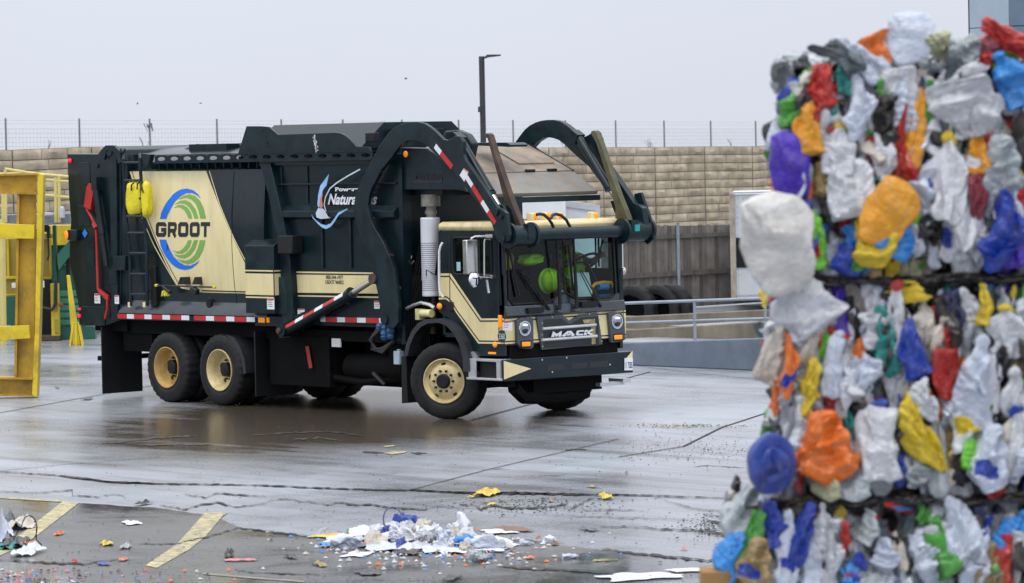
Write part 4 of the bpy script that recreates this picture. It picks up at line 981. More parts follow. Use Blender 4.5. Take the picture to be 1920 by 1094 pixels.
# wipers and the two rubber hoses looping from roof to cowl
m = MB()
def WP(x, y, o=.05): p = WS(x, y); return Vector((p[0] + o, p[1], p[2]))
for a, b in (((969, 506), (1018, 580)), ((973, 505), (1023, 580)), ((1081, 508), (1112, 575)), ((1084, 507), (1120, 574))): m.tube([WP(*a), WP(*b)], .007, 6)
for a, b in (((952, 470), (967, 556)), ((1003, 548), (1023, 581)), ((1063, 460), (1068, 545)), ((1104, 552), (1120, 575))): m.tube([WP(*a, .035), WP(*b, .05)], .016, 6)
m.box(C(1003, 582, XF + .06), (.06, .28, .07)); m.box(C(1104, 570.5, XF + .06), (.06, .3, .07))
obj('wiper', m, BLACK, truck)
m = MB()
for xs in ([(1006, 403), (1012, 401.5), (1020, 403), (1029, 411), (1035, 420), (1040, 433)], [(1033, 410), (1036, 404), (1042, 401.5), (1052, 404), (1062, 413), (1068, 424), (1071, 433)]):
    m.tube([C(x, y, XF + .1 - .0) for x, y in xs], .022, 10)
obj('roof_hose', m, HOSE, truck)
m = MB()
for xs in ([(1043, 448), (1046, 490), (1049, 540), (1050, 570), (1048, 583)], [(1075, 446), (1077, 490), (1080, 540), (1081, 570), (1079, 581)]):
    m.tube([C(x, y, XF + .085) for x, y in xs], [.016, .018, .026, .024, .03], 10)
obj('guide_post', m, BLACK, truck)
m = MB(); 
for q in ((1048, 584), (1079, 582)): p = C(*q, XF + .07); m.box(p, (.1, .1, .03))
obj('post_foot', m, GREYP, truck, bevel=.01)
# roof marker lamps
for x, y in ((1003, 406), (1027, 405), (1050, 405), (1116, 404)):
    p = C(x, y, XF - .25); m = MB(); m.ball((p.x, p.y, p.z), (.06, .045, .05), 12); rl = obj('roof_lamp', m, AMBER, truck)
    m = MB(); m.box((p.x - .04, p.y - .03, p.z - .01), (.12, .09, .12)); obj('lamp_base', m, ROOFCREAM, rl, bevel=.02)
# mirrors
ym = -1.42
m = MB(); p = T3(882, 482, ym); m.box(p, (.09, .20, .46)); mir = obj('wing_mirror', m, STEEL, truck, bevel=.012)
m = MB(); q = T3(882.5, 481, ym); 
m.tube([T3(924, 443, -1.14), T3(905, 443.5, -1.25), T3(890, 444, -1.36), T3(884, 447, ym + .02), T3(883, 455, ym + .05), T3(883, 513, ym + .05)], .014, 8)
m.tube([T3(924, 450, -1.14), T3(909, 450, -1.3), T3(908, 455, -1.3), T3(908, 518, -1.3), T3(924, 518, -1.14)], .012, 8)
m.tube([T3(883, 515, ym + .04), T3(900, 520, -1.34), T3(924, 521, -1.14)], .014, 8)
for y in (443, 519): m.box(T3(920, y, -1.15), (.14, .06, .05))
m.tube([T3(913, 525, -1.2), T3(916, 545, -1.18), T3(917, 550, -1.18)], .02, 8)
obj('mirror_arm', m, STEEL, mir)
m = MB(); c = T3(887, 525, ym); m.lathe([(.02, .001), (.018, .06), (.005, .095), (-.015, .105), (-.03, .09), (-.03, .001)], (c[0] + .05, c[1], c[2]), 'X', 32); obj('spot_mirror', m, CHROME, mir)
m = MB(); 
for k in range(3):
    a = radians(30 + 120 * k); m.tube([(c[0] + .073, c[1], c[2] + .02), (c[0] + .075, c[1] + .07 * cos(a), c[2] + .07 * sin(a) - .01)], .008, 6)
obj('spot_bracket', m, BLACK, mir)
m = MB(); zt_, zb_ = FR(1165, 445, 1.3)[1], FR(1165, 506, 1.3)[1]; yq = FR(1166.5, 470, 1.3)[0]
m.tube([(1.3, yr, zt_ + .05), (1.3, yq, zt_ + .04), (1.3, yq, zb_), (1.3, yr, zb_ - .05)], .016, 8); m.box((1.27, yq - .04, (zt_ + zb_) / 2), (.06, .02, .4))
m.ball((1.3, yq, zb_ - .02), (.05, .06, .06), 12); obj('wing_mirror', m, STEEL, truck)
# ---- cab interior (parts of the truck)
m = MB(); m.bx(.85, XF - .12, yl + .07, yr - .07, 1.2, 1.52); m.bx(.75, 1.2, .1, .2, 1.5, 1.62); m.bx(.7, .9, .35, .95, 1.45, 1.62); obj('dashboard', m, INTERIOR, truck, bevel=.04)
for y in (-.62, .55):
    m = MB(); m.bx(.25, .75, y - .26, y + .26, 1.35, 1.55); m.box((.22, y, 1.85), (.14, .5, .7), (0, -.12, 0)); m.box((.17, y, 2.28), (.1, .28, .2)); obj('seat', m, INTERIOR, truck, bevel=.05)
m = MB(); sc = C(1097, 492, .86); R_ = Matrix.Rotation(radians(-38), 4, 'Y'); pts = [sc + R_ @ Vector((.0, .23 * cos(a), .23 * sin(a))) for a in [2 * pi * k / 28 for k in range(29)]]
R_ = Matrix.Rotation(radians(55), 4, 'Y'); pts = [sc + R_ @ Vector((0, .21 * cos(a), .21 * sin(a))) for a in [2 * pi * k / 28 for k in range(29)]]
m.tube(pts, .018, 8); m.tube([pts[0], sc, pts[14]], .014, 6); m.tube([sc, sc + Vector((.25, 0, -.3))], .03, 8); obj('steering_wheel', m, BLACK, truck)
m = MB(); a = C(1127, 448, .9); m.tube([C(1122, 446, 1.08), C(1123, 500, 1.08)], .014, 6); m.tube([C(1131, 450, 1.08), C(1126, 465, 1.08), C(1126, 478, 1.08)], .014, 6); obj('door_grab_bar', m, BLACK, truck)
m = MB(); a, b = C(1070, 512, 1.1), C(1108, 559, 1.24)
m.prism([C(1072, 512, 1.05), C(1104, 511, 1.05), C(1112, 556, 1.2), C(1080, 557, 1.2)], [C(1072, 512, 1.06), C(1104, 511, 1.06), C(1112, 556, 1.21), C(1080, 557, 1.21)])
obj('clipboard_sheet', m, mat('pale_sheet', (.55, .65, .66), .5), truck, 0)
m = MB(); m.box(C(1058, 527, 1.22), (.05, .05, .1)); m.box(C(1057, 449, 1.15), (.05, .08, .10)); obj('dash_device', m, BLACK, truck, bevel=.01)
m = MB(); m.box(C(1056, 551, XF - .03), (.004, .06, .1)); obj('dash_label', m, WHITE, truck, 0)
m = MB(); m.box(C(1134, 556, 1.2), (.1, .3, .06)); obj('dash_tray', m, mat('tray_blue', (.01, .08, .22), .5), truck)

# ---- things in and on the truck
def cloth_lump(name, c, d, mm, seed, label, cat, sub=28, amp=.25, group=None, flat=.0):
    m = MB(); m.ball((0, 0, 0), 1.0, sub); vs = []
    for v in m.v:
        v = Vector(v); q = Vector([math.copysign(abs(t) ** .7, t) for t in v]); n_ = mnoise.noise(v * 1.6 + Vector((seed, 0, 0))); n2 = mnoise.noise(v * 4 + Vector((0, seed, 0)))
        q = q * (1 + amp * n_ + amp * .4 * n2); vs.append((c[0] + q.x * d[0] / 2, c[1] + q.y * d[1] / 2, c[2] + q.z * d[2] / 2))
    m.v = vs; o = obj(name, m, mm, None, 180)
    if label: tag(o, label, cat, group)
    return o
bag = thing('hanging_bag', 'bright yellow cloth bag hanging on the ladder of the truck', 'bag')
c = T3(255, 372, -1.22); b_ = cloth_lump('bag_body', (c[0], -1.235, c[2]), (.40, .16, .50), YBAG, 3, None, None, amp=.12); b_.parent = bag
c2 = T3(279, 372, -1.30); b_ = cloth_lump('bag_flap', (c2[0], -1.33, c2[2] - .02), (.17, .14, .55), YBAG, 9, None, None, amp=.2); b_.parent = bag
m = MB()
for q in ((248, 350), (259, 348)): a = T3(*q, -1.32); m.tube([(a[0] - .02, -1.325, a[2] - .06), (a[0], -1.335, a[2] + .02), (a[0] + .05, -1.32, a[2] + .06)], .012, 6)
a = T3(272, 346, -1.3); m.tube([(a[0] - .05, -1.31, a[2] + .04), (a[0] + .02, -1.4, a[2] + .03), (a[0] + .1, -1.41, a[2] - .12)], .012, 6)
o = obj('bag_strap', m, INK, bag)
brm = thing('broom', 'long yellow tipped broom clipped along the side of the truck', 'broom')
m = MB(); m.tube([T3(294, 535.5, -1.28), T3(402, 539, -1.28)], .013, 8); obj('handle', m, INK, brm)
m = MB(); 
for q in (293.5, 402): a = T3(q, 535.5 if q < 300 else 539, -1.28); m.box(a, (.06, .04, .04))
obj('tip', m, mat('tip_yellow', (.75, .6, .02), .4), brm, bevel=.01)
m = MB(); a = T3(313, 543, -1.28); m.box(a, (.2, .07, .05), (0, .5, 0)); a = T3(365, 545, -1.28); m.box(a, (.16, .08, .09), (0, .3, 0)); obj('head', m, INK, brm, bevel=.015)
m = MB(); a = T3(312, 550, -1.28)
for k in range(30): m.box((a[0] + random.uniform(-.08, .08), a[1] + random.uniform(-.03, .03), a[2] + random.uniform(-.01, .01)), (.012, .012, .08), (random.uniform(-.2, .2), .4 + random.uniform(-.2, .2), 0))
obj('bristles', m, mat('bristle_yellow', (.7, .62, .03), .6), brm)
m = MB()
for q in (345, 350, 372): a = T3(q, 531, -1.2); m.xz([(a[0] - .04, a[2] - .02), (a[0] + .05, a[2] - .02), (a[0] + .03, a[2] + .09)], -1.29, -1.16)
obj('tool_clip', m, INK, truck)
p = C(1032, 527, 1.12); hh = thing('hard_hat', 'lime green hard hat lying on the dashboard of the cab', 'hard hat')
m = MB(); m.ball((0, 0, 0), (.11, .138, .155), 20); m.v = [(x + p.x, y + p.y, z + p.z) for x, y, z in m.v]; obj('shell', m, HIVIS, hh)
m = MB()
for k in (-.05, 0, .05): m.tube([(p.x + .113 * cos(a), p.y + k, p.z + .156 * sin(a)) for a in [radians(-20 + 14 * q) for q in range(9)]], .009, 6)
obj('ridge', m, HIVIS, hh)
m = MB(); m.lathe([(-.05, .16), (-.045, .175), (-.03, .13)], (p.x, p.y, p.z), 'X', 24); obj('brim', m, HIVIS, hh)
p = C(996, 487, .95); cloth_lump('safety_cap', (p.x, p.y, p.z), (.25, .34, .15), HIVIS, 5, 'crumpled lime yellow cloth by the cab passenger window', 'cloth', amp=.35)
p = C(1131, 538, 1.18); gl_ = thing('dash_bottle', 'blue bottle with an orange handle on the cab dashboard', 'bottle')
m = MB(); m.cyl((p.x, p.y - .09, p.z), (p.x, p.y + .08, p.z), .045, 16); obj('bottle', m, mat('bottle_blue', (.02, .25, .6), .35), gl_)
m = MB(); m.tube([(p.x, p.y - .2, p.z - .0), (p.x, p.y - .15, p.z + .045), (p.x, p.y, p.z + .06), (p.x, p.y + .15, p.z + .05), (p.x, p.y + .19, p.z - .02)], .025, 10); obj('handle', m, mat('handle_orange', (.85, .33, .01), .4), gl_)
p = C(952, 490, .6); cloth_lump('yellow_jacket', (p.x, p.y, p.z), (.2, .1, .26), YBAG, 15, 'dull yellow jacket hanging inside the cab behind the pillar', 'jacket', amp=.25)

# ---- the driver
def skin(name, verts, edges, radii, mm, parent, root=0, sub=2):
    me = bpy.data.meshes.new(name); me.from_pydata([tuple(v) for v in verts], edges, [])
    o = bpy.data.objects.new(name, me); COL.objects.link(o)
    sk = o.modifiers.new('skin', 'SKIN'); sk.use_smooth_shade = True
    if not me.skin_vertices: bpy.context.view_layer.update()
    sv = me.skin_vertices[0].data if me.skin_vertices else None
    if sv is None:
        bm = bmesh.new(); bm.from_mesh(me); bm.verts.layers.skin.verify(); bm.to_mesh(me); bm.free(); sv = me.skin_vertices[0].data
    for i, r in enumerate(radii): sv[i].radius = (r, r) if not isinstance(r, tuple) else r; sv[i].use_root = (i == root)
    ss = o.modifiers.new('sub', 'SUBSURF'); ss.levels = sub; ss.render_levels = sub
    dg = bpy.context.evaluated_depsgraph_get(); nm = bpy.data.meshes.new_from_object(o.evaluated_get(dg))
    bpy.data.objects.remove(o); nm.materials.clear(); nm.materials.append(mm)
    nm.polygons.foreach_set('use_smooth', [True] * len(nm.polygons))
    o = bpy.data.objects.new(name, nm); COL.objects.link(o); o.parent = parent
    return o
SKIN = mat('skin', (.30, .15, .09), .5, var=.08); SHIRT = mat('dark_shirt', (.02, .022, .03), .7)
drv = thing('person', 'driver in a lime hi-vis vest seated at the wheel of the truck', 'person')
hd = C(1064, 459, .62); sh = C(1064, 480, .58)
hip = Vector((.50, sh.y, sh.z - .50)); chest = Vector((.55, sh.y, sh.z - .14)); neck = Vector((.58, sh.y, sh.z + .04)); hdc = Vector((.63, hd.y, hd.z))
shL = Vector((.58, sh.y + .19, sh.z - .02)); shR = Vector((.58, sh.y - .19, sh.z - .02))
hL = C(1126, 480, 1.04); elL = (shL + hL) / 2 + Vector((.02, .02, -.08)); hR = sc + Vector((-.02, -.19, .06)); elR = (shR + hR) / 2 + Vector((0, -.06, -.12))
V = [hip, chest, neck, hdc - Vector((0, 0, .06)), hdc + Vector((0, 0, .05)), shL, elL, hL, shR, elR, hR]; Rr = [.15, .15, .06, .085, .075, .07, .05, .032, .07, .05, .032]
E_ = [(0, 1), (1, 2), (2, 3), (3, 4), (1, 5), (5, 6), (6, 7), (1, 8), (8, 9), (9, 10)]
for kn in ((.19, 1), (-.19, -1)):
    b0_ = len(V); V += [hip + Vector((.06, kn[0] * .5, -.02)), hip + Vector((.44, kn[0] * .8, .02)), hip + Vector((.50, kn[0] * .8, -.40)), hip + Vector((.66, kn[0] * .8, -.43))]; Rr += [.1, .07, .045, .04]; E_ += [(0, b0_), (b0_, b0_ + 1), (b0_ + 1, b0_ + 2), (b0_ + 2, b0_ + 3)]
for hnd, sgn in ((7, 1), (10, -1)):
    p = V[hnd]
    pc_ = p + Vector((.06, 0, .02)); ip = len(V); V.append(pc_); Rr.append(.034); E_.append((hnd, ip))
    for k in range(4):
        b0_ = len(V); o_ = Vector((.03, (k - 1.5) * .004, .03 - .022 * k)); V += [pc_ + o_, pc_ + o_ + Vector((.035, -.01 * sgn, 0)), pc_ + o_ + Vector((.03, -.045 * sgn, -.005))]; Rr += [.0095, .009, .008]; E_ += [(ip, b0_), (b0_, b0_ + 1), (b0_ + 1, b0_ + 2)]
    b0_ = len(V); V += [pc_ + Vector((0, -.03 * sgn, .03)), pc_ + Vector((.03, -.045 * sgn, .035))]; Rr += [.011, .009]; E_ += [(ip, b0_), (b0_, b0_ + 1)]
body = skin('body', V, E_, Rr, SKIN, drv)
m = MB(); m.ball(hdc + Vector((-.015, 0, .03)), (.10, .088, .095), 16); obj('hair', m, mat('dark_hair', (.012, .01, .009), .6), drv)
m = MB()
for sg in (-1, 1): m.ball(hdc + Vector((.085, .032 * sg, .0)), (.012, .014, .009), 8)
obj('eye', m, INK, drv)
m = MB(); m.ball(hdc + Vector((.095, 0, -.025)), (.018, .013, .024), 8); m.ball(hdc + Vector((.085, 0, -.065)), (.008, .024, .006), 8)
for sg in (-1, 1): m.ball(hdc + Vector((.0, .088 * sg, -.02)), (.02, .012, .03), 8)
obj('nose', m, SKIN, drv)
skin('shirt', [hip + Vector((0, 0, .03)), chest, neck - Vector((0, 0, .05)), shL, (shL + elL) / 2 + Vector((.03, .02, -.02)), shR, (shR + elR) / 2], [(0, 1), (1, 2), (1, 3), (3, 4), (1, 5), (5, 6)], [.158, .16, .07, .08, .064, .08, .064], SHIRT, drv)
m = MB()
for sg in (-1, 1):
    m.tube([chest + Vector((-.05, sg * .11, .2)), chest + Vector((.12, sg * .10, .12)), chest + Vector((.165, sg * .085, -.02)), chest + Vector((.155, sg * .09, -.2)), hip + Vector((.12, sg * .10, .05))], [.035, .065, .085, .09, .08], 10)
obj('vest', m, HIVIS, drv)
m = MB()
for sg in (-1, 1): m.tube([chest + Vector((.235, sg * .03, -.16)), chest + Vector((.245, sg * .1, -.17)), chest + Vector((.2, sg * .18, -.15))], .018, 6)
obj('reflective_band', m, TAPEW, drv)

print('DRV', hd, sh, hL, hR, sc, len(body.data.vertices), [tuple(round(t,2) for t in b) for b in body.bound_box][::6])
# ================================================================== GROUND
def ground_mat(name, base, wet, wetlo, wethi, rlo, rhi, nscale, brown=None):
    m = bpy.data.materials.new(name); m.use_nodes = True; nt = m.node_tree; b = nt.nodes['Principled BSDF']
    tc = nt.nodes.new('ShaderNodeTexCoord')
    def noise(sc, det=6, rough=.6, dist=0, stretch=None):
        n = nt.nodes.new('ShaderNodeTexNoise'); n.inputs['Scale'].default_value = sc; n.inputs['Detail'].default_value = det
        n.inputs['Roughness'].default_value = rough; n.inputs['Distortion'].default_value = dist
        if stretch:
            mp = nt.nodes.new('ShaderNodeMapping'); mp.inputs['Scale'].default_value = stretch[0]; mp.inputs['Rotation'].default_value = (0, 0, stretch[1])
            nt.links.new(tc.outputs['Object'], mp.inputs['Vector']); nt.links.new(mp.outputs[0], n.inputs['Vector'])
        else: nt.links.new(tc.outputs['Object'], n.inputs['Vector'])
        return n
    def ramp(src, lo, hi, a=0., b_=1.):
        r = nt.nodes.new('ShaderNodeMapRange'); r.inputs[1].default_value = lo; r.inputs[2].default_value = hi; r.inputs[3].default_value = a; r.inputs[4].default_value = b_
        nt.links.new(src, r.inputs[0]); return r.outputs[0]
    def mixc(f, a, b_):
        x = nt.nodes.new('ShaderNodeMix'); x.data_type = 'RGBA'
        nt.links.new(f, x.inputs[0])
        for i, q in ((6, a), (7, b_)):
            if isinstance(q, tuple): x.inputs[i].default_value = q + (1,)
            else: nt.links.new(q, x.inputs[i])
        return x.outputs[2]
    def mth(op, a, b_):
        x = nt.nodes.new('ShaderNodeMath'); x.operation = op
        for i, q in ((0, a), (1, b_)):
            if isinstance(q, (int, float)): x.inputs[i].default_value = q
            else: nt.links.new(q, x.inputs[i])
        return x.outputs[0]
    big = noise(nscale, 8, .62, .6); mid = noise(1.3, 8, .7, .3); fine = noise(22, 5, .7)
    trk = noise(.5, 5, .6, 0, ((.12, 2.2, 1), radians(8)))
    trk2 = noise(.5, 5, .6, .4, ((.25, 2.6, 1), radians(-32)))
    wetf = ramp(mth('ADD', mth('ADD', mth('MULTIPLY', big.outputs[0], .6), mth('MULTIPLY', mid.outputs[0], .2)), mth('ADD', mth('MULTIPLY', trk.outputs[0], .12), mth('MULTIPLY', trk2.outputs[0], .08))), wetlo, wethi)
    dry = mixc(ramp(mid.outputs[0], .3, .7), tuple(c * .8 for c in base), tuple(c * 1.2 for c in base))
    dry = mixc(ramp(fine.outputs[0], .42, .72, 0, .5), dry, tuple(c * .55 for c in base))
    if brown: dry = mixc(ramp(trk2.outputs[0], .45, .7, 0, .55), dry, brown)
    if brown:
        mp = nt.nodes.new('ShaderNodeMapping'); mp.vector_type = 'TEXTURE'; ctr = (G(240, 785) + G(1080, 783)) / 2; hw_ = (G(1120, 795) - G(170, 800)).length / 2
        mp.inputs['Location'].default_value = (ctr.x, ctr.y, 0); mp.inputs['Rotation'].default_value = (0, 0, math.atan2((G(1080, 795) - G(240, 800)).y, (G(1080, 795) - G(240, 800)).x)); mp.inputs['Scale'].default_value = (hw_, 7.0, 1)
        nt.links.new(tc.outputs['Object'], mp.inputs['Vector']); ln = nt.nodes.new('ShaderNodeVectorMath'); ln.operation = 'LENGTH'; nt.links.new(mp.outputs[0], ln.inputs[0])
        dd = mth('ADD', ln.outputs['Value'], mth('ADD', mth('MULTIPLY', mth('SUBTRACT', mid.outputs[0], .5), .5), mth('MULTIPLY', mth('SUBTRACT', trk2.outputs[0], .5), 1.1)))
        wet_reflection = ramp(dd, .72, 1.12, 1, 0)  # dark wet zone by the truck; its brown reflection is painted into the colour
        wetf = mth('MAXIMUM', wetf, mth('MULTIPLY', wet_reflection, .95)); dry = mixc(mth('MULTIPLY', wet_reflection, .8), dry, (.10, .082, .06))
        wet = mixc(wet_reflection, wet, (.062, .050, .037))
    stk = noise(.9, 7, .72, .25, ((.10, 1.6, 1), radians(41))); stk2 = noise(1.4, 7, .75, .5, ((.2, 1.8, 1), radians(12)))
    sf = mth('ADD', ramp(stk.outputs[0], .54, .66, 0, .5), ramp(stk2.outputs[0], .56, .70, 0, .45))
    col = mixc(wetf, dry, wet)
    col = mixc(sf, col, tuple(c * .42 for c in wet) if isinstance(wet, tuple) else (.05, .049, .049))
    nt.links.new(col, b.inputs['Base Color'])
    rr = mth('ADD', ramp(wetf, 0, 1, rhi, rlo), ramp(fine.outputs[0], .3, .7, -.05, .08))
    nt.links.new(rr, b.inputs['Roughness'])
    bp = nt.nodes.new('ShaderNodeBump'); bp.inputs['Distance'].default_value = .01
    hgt = mth('ADD', mth('MULTIPLY', fine.outputs[0], .35), mid.outputs[0])
    nt.links.new(hgt, bp.inputs['Height']); nt.links.new(ramp(wetf, 0, 1, .28, .06), bp.inputs['Strength']); nt.links.new(bp.outputs[0], b.inputs['Normal'])
    b.inputs['IOR'].default_value = 1.36
    MATS[name] = m; return m
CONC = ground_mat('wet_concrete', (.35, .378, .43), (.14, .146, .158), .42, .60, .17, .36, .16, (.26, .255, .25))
ASPH = ground_mat('damp_asphalt', (.125, .122, .118), (.07, .07, .073), .42, .57, .09, .48, .34)
E1 = Vector((RGT.x, RGT.y, 0)).normalized(); E2 = Vector((FWD.x, FWD.y, 0)).normalized()
def flat(name, polys, z, mm, kind='structure', label=None, cat=None):
    m = MB()
    for q in polys: m.add([(p[0], p[1], z) for p in q], [list(range(len(q)))])
    o = obj(name, m, mm, None, 0)
    return tag(o, label, cat, None, kind)
gc = CAM + E2 * 60; gc.z = 0
m = MB(); q = [gc + E1 * a * 1500 + E2 * b_ for a, b_ in ((-1, -120), (1, -120), (1, 1500), (-1, 1500))]
m.add([(p.x, p.y, 0) for p in q], [(0, 1, 2, 3)]); g = obj('ground', m, CONC, None, 0); tag(g, kind='structure')
def gp(x, y): p = G(x, y); return (p.x, p.y)
rj = random.Random(11)
def densify(pts, step=12, jit=1.0):
    outp = []
    for (a, b_), (c, d) in zip(pts, pts[1:]):
        n = max(1, int(math.hypot(c - a, (d - b_) * 3) / step))
        for k in range(n):
            t = k / n; outp.append((a + (c - a) * t, b_ + (d - b_) * t + rj.uniform(-jit, jit)))
    outp.append(pts[-1]); return outp
top = densify([(-300, 936), (0, 937), (150, 944), (290, 953), (400, 968), (450, 990), (520, 999), (610, 1010), (760, 1012), (900, 1012), (1000, 1019), (1130, 1032), (1220, 1043), (1370, 1056), (1560, 1068)], 14, .8)
poly = [gp(*p) for p in top + [(1800, 1500), (-500, 1500)]]
flat('asphalt_patch', [poly], .004, ASPH)
CRACK = mat('crack_dark', (.012, .012, .012), .7, var=.4)
def crack_polys(pts, w0, w1, jit=.8):
    """jagged ribbon of varying width (metres along the view depth) traced on the ground"""
    d = densify(pts, 7, jit); n = len(d); up = []; dn = []
    for i, (x, y) in enumerate(d):
        p = G(x, y); t = i / max(1, n - 1); w_ = (w0 + (w1 - w0) * rj.random()) * (.35 + .65 * sin(pi * min(1, max(0, t)))) / 2
        a = p + E2 * w_ * rj.uniform(.7, 1.3); b_ = p - E2 * w_ * rj.uniform(.7, 1.3); up.append((a.x, a.y)); dn.append((b_.x, b_.y))
    return [[up[i], up[i + 1], dn[i + 1], dn[i]] for i in range(n - 1)]
ck = []
ck += crack_polys([(-120, 882), (0, 886), (100, 892), (150, 899), (200, 905), (300, 909), (400, 910), (500, 912), (600, 917), (700, 920), (780, 921), (850, 925), (900, 926), (1000, 927), (1100, 929), (1220, 931), (1330, 935), (1440, 938), (1600, 943)], .04, .20, .5)
ck += crack_polys([(770, 921), (850, 925), (900, 926), (1000, 927), (1100, 929), (1180, 930)], .12, .42, .6)
ck += crack_polys([(120, 893), (200, 905), (300, 909), (330, 909)], .1, .25, .5)
for pts, a, b_ in [([(0, 923), (70, 925), (135, 921.7), (136.7, 931), (182, 933), (208, 929.5), (232, 931), (235, 938)], .03, .12),
    ([(300, 949), (346, 957), (375, 949), (406, 944), (443, 953), (500, 945)], .03, .18), ([(346, 929), (385, 935), (406, 927), (469, 931), (500, 933)], .03, .16),
    ([(500, 942), (523, 937), (557, 940), (617, 949), (635, 944), (654, 948), (700, 949), (729, 953), (799, 957), (818, 950), (862, 957)], .03, .18),
    ([(862, 948), (890, 950), (901, 957), (922, 950), (953, 954), (1000, 955), (1040, 950), (1066, 947)], .04, .25), ([(1013, 932), (1018, 943), (1004, 955)], .05, .25), ([(1120, 931), (1095, 943), (1065, 961)], .03, .15),
    ([(1224, 931), (1254, 943), (1297, 955), (1385, 964), (1440, 968)], .03, .10), ([(1126, 989), (1199, 990), (1251, 995), (1321, 996), (1358, 994)], .03, .16),
    ([(1318, 967), (1350, 970), (1385, 966)], .04, .12), ([(1324, 978), (1350, 982), (1376, 986)], .08, .3), ([(1320, 975), (1322, 995), (1358, 1004), (1373, 1010)], .1, .35), ([(1280, 990), (1330, 1002), (1380, 1012)], .04, .2),
    ([(1129, 1032), (1175, 1038), (1217, 1042), (1266, 1047), (1327, 1053), (1364, 1055)], .06, .28), ([(930, 1065), (1007, 1070), (1083, 1073), (1160, 1079), (1230, 1080)], .05, .22),
    ([(260, 1022), (331, 1022), (385, 1010), (448, 992), (500, 998), (531, 1002), (588, 1007), (609, 1010)], .03, .14), ([(-10, 1052), (65, 1056), (156, 1060), (224, 1050)], .05, .2),
    ([(440, 1070), (470, 1075), (540, 1078), (600, 1080)], .03, .12), ([(1040, 953), (1100, 958), (1160, 958), (1210, 960)], .02, .08), ([(1000, 963), (1080, 970), (1180, 973), (1310, 976)], .02, .07), ([(940, 1012), (1010, 1018), (1060, 1020)], .03, .1)]:
    ck += crack_polys(pts, a, b_, 1.2)
flat('crack', ck, .012, CRACK)
jl = []
for pts, wd in (([(-60, 787), (0, 775), (155, 747), (330, 716)], .03), ([(773, 919), (917, 881), (1160, 824)], .022), ([(1160, 858), (1282, 838), (1352, 803), (1450, 771), (1600, 720)], .035), ([(880, 790), (902, 784), (993, 759), (1110, 727), (1220, 698)], .035), ([(0, 884), (120, 872), (300, 858)], .02), ([(1180, 685), (1300, 700), (1460, 716)], .02)):
    pts = [gp(*p) for p in pts]; jl += band(pts, wd)
flat('slab_joint', jl, .008, CRACK)
# oil and tyre smears
SMEAR = mat('tyre_smear', (.045, .04, .036), .35, var=.3)
sm = []
for pts, a, b_ in [([(190, 833), (240, 828), (290, 822), (370, 818)], .1, .5), ([(250, 836), (330, 834), (400, 835)], .1, .4), ([(475, 818), (540, 812), (620, 810), (680, 818)], .1, .5), ([(550, 825), (600, 822), (640, 828)], .1, .6), ([(1060, 845), (1085, 843), (1100, 844)], .1, .3), ([(680, 849), (720, 850)], .1, .4), ([(770, 850), (800, 851)], .1, .4), ([(1300, 876), (1330, 874), (1400, 878)], .03, .12), ([(1010, 893), (1060, 892)], .03, .08), ([(920, 880), (958, 881)], .03, .08)]:
    sm += crack_polys(pts, a, b_, .8)
flat('tyre_smear', sm, .006, SMEAR)
# painted lines
def yellow_mat(name, worn):
    m = mat(name, (.58, .49, .19), .5, var=.15, scale=3, dirt=(.16, .155, .14), dirt_amt=worn, dscale=9, dlo=.36, dhi=.60); return m
YL1 = yellow_mat('road_yellow', .9); YL2 = yellow_mat('worn_road_yellow', 1.0)
flat('parking_line', [[gp(*p) for p in q] for q in ([(117, 942.5), (149, 944), (60, 1013), (22, 1034), (-20, 1052), (-20, 1040), (40, 1003)], [(-100, 928), (0, 933.5), (117, 940.5), (117, 943), (0, 936), (-100, 931)])], .009, YL1)
flat('parking_line', [[gp(*p) for p in [(385, 963), (427, 963), (417, 970), (385, 1008), (357, 1031), (294, 1067), (273, 1062), (331, 1023), (370, 979)]]], .009, YL2)
flat('parking_line', [[gp(*p) for p in [(380, 1076), (500, 1086), (570, 1091), (570, 1094), (500, 1089), (380, 1079)]]], .009, mat('faint_road_yellow', (.22, .20, .13), .5, var=.2, dirt=(.12, .118, .115), dirt_amt=1, dscale=12))
flat('parking_line', [[gp(*p) for p in [(720, 851), (742, 847.5), (765, 847), (757, 851), (735, 854)]], [gp(*p) for p in [(718, 838), (738, 836), (742, 838), (722, 840)]]], .009, YL1)

# ================================================================== BACKGROUND
def hz(p): return Vector((p.x, p.y, 0))
WA, WB = hz(P(0, 278, 88)), hz(P(1430, 270, 117)); WU = (WB - WA).normalized(); WN = Vector((WU.y, -WU.x, 0))
if WN.dot(CAM - WA) < 0: WN = -WN
def on_wall(x, y, off=0.0):
    d = ray(x, y); o = WA + WN * off; t = (o - CAM).dot(WN) / d.dot(WN); return CAM + d * t
TOPS = [(-400, 276.5), (164.9, 281), (165, 274), (500, 276.5), (1228, 275.2), (1328, 273.5), (1420.9, 274), (1421, 270), (2300, 258)]
tp_ = [((on_wall(x, y) - WA).dot(WU), on_wall(x, y).z) for x, y in TOPS]
def ztop(u):
    for (a, za), (b_, zb) in zip(tp_, tp_[1:]):
        if a <= u <= b_ and b_ > a + 1e-4: return za + (zb - za) * (u - a) / (b_ - a)
    return tp_[-1][1]
u0, u1 = (on_wall(-300, 300) - WA).dot(WU), (on_wall(1990, 300) - WA).dot(WU)
uj = (on_wall(1228, 300) - WA).dot(WU)
wl = MB(); ch = .239; PW = 2.8
W = lambda u, z, o=0.0: WA + WU * u + Vector((0, 0, z)) + WN * o
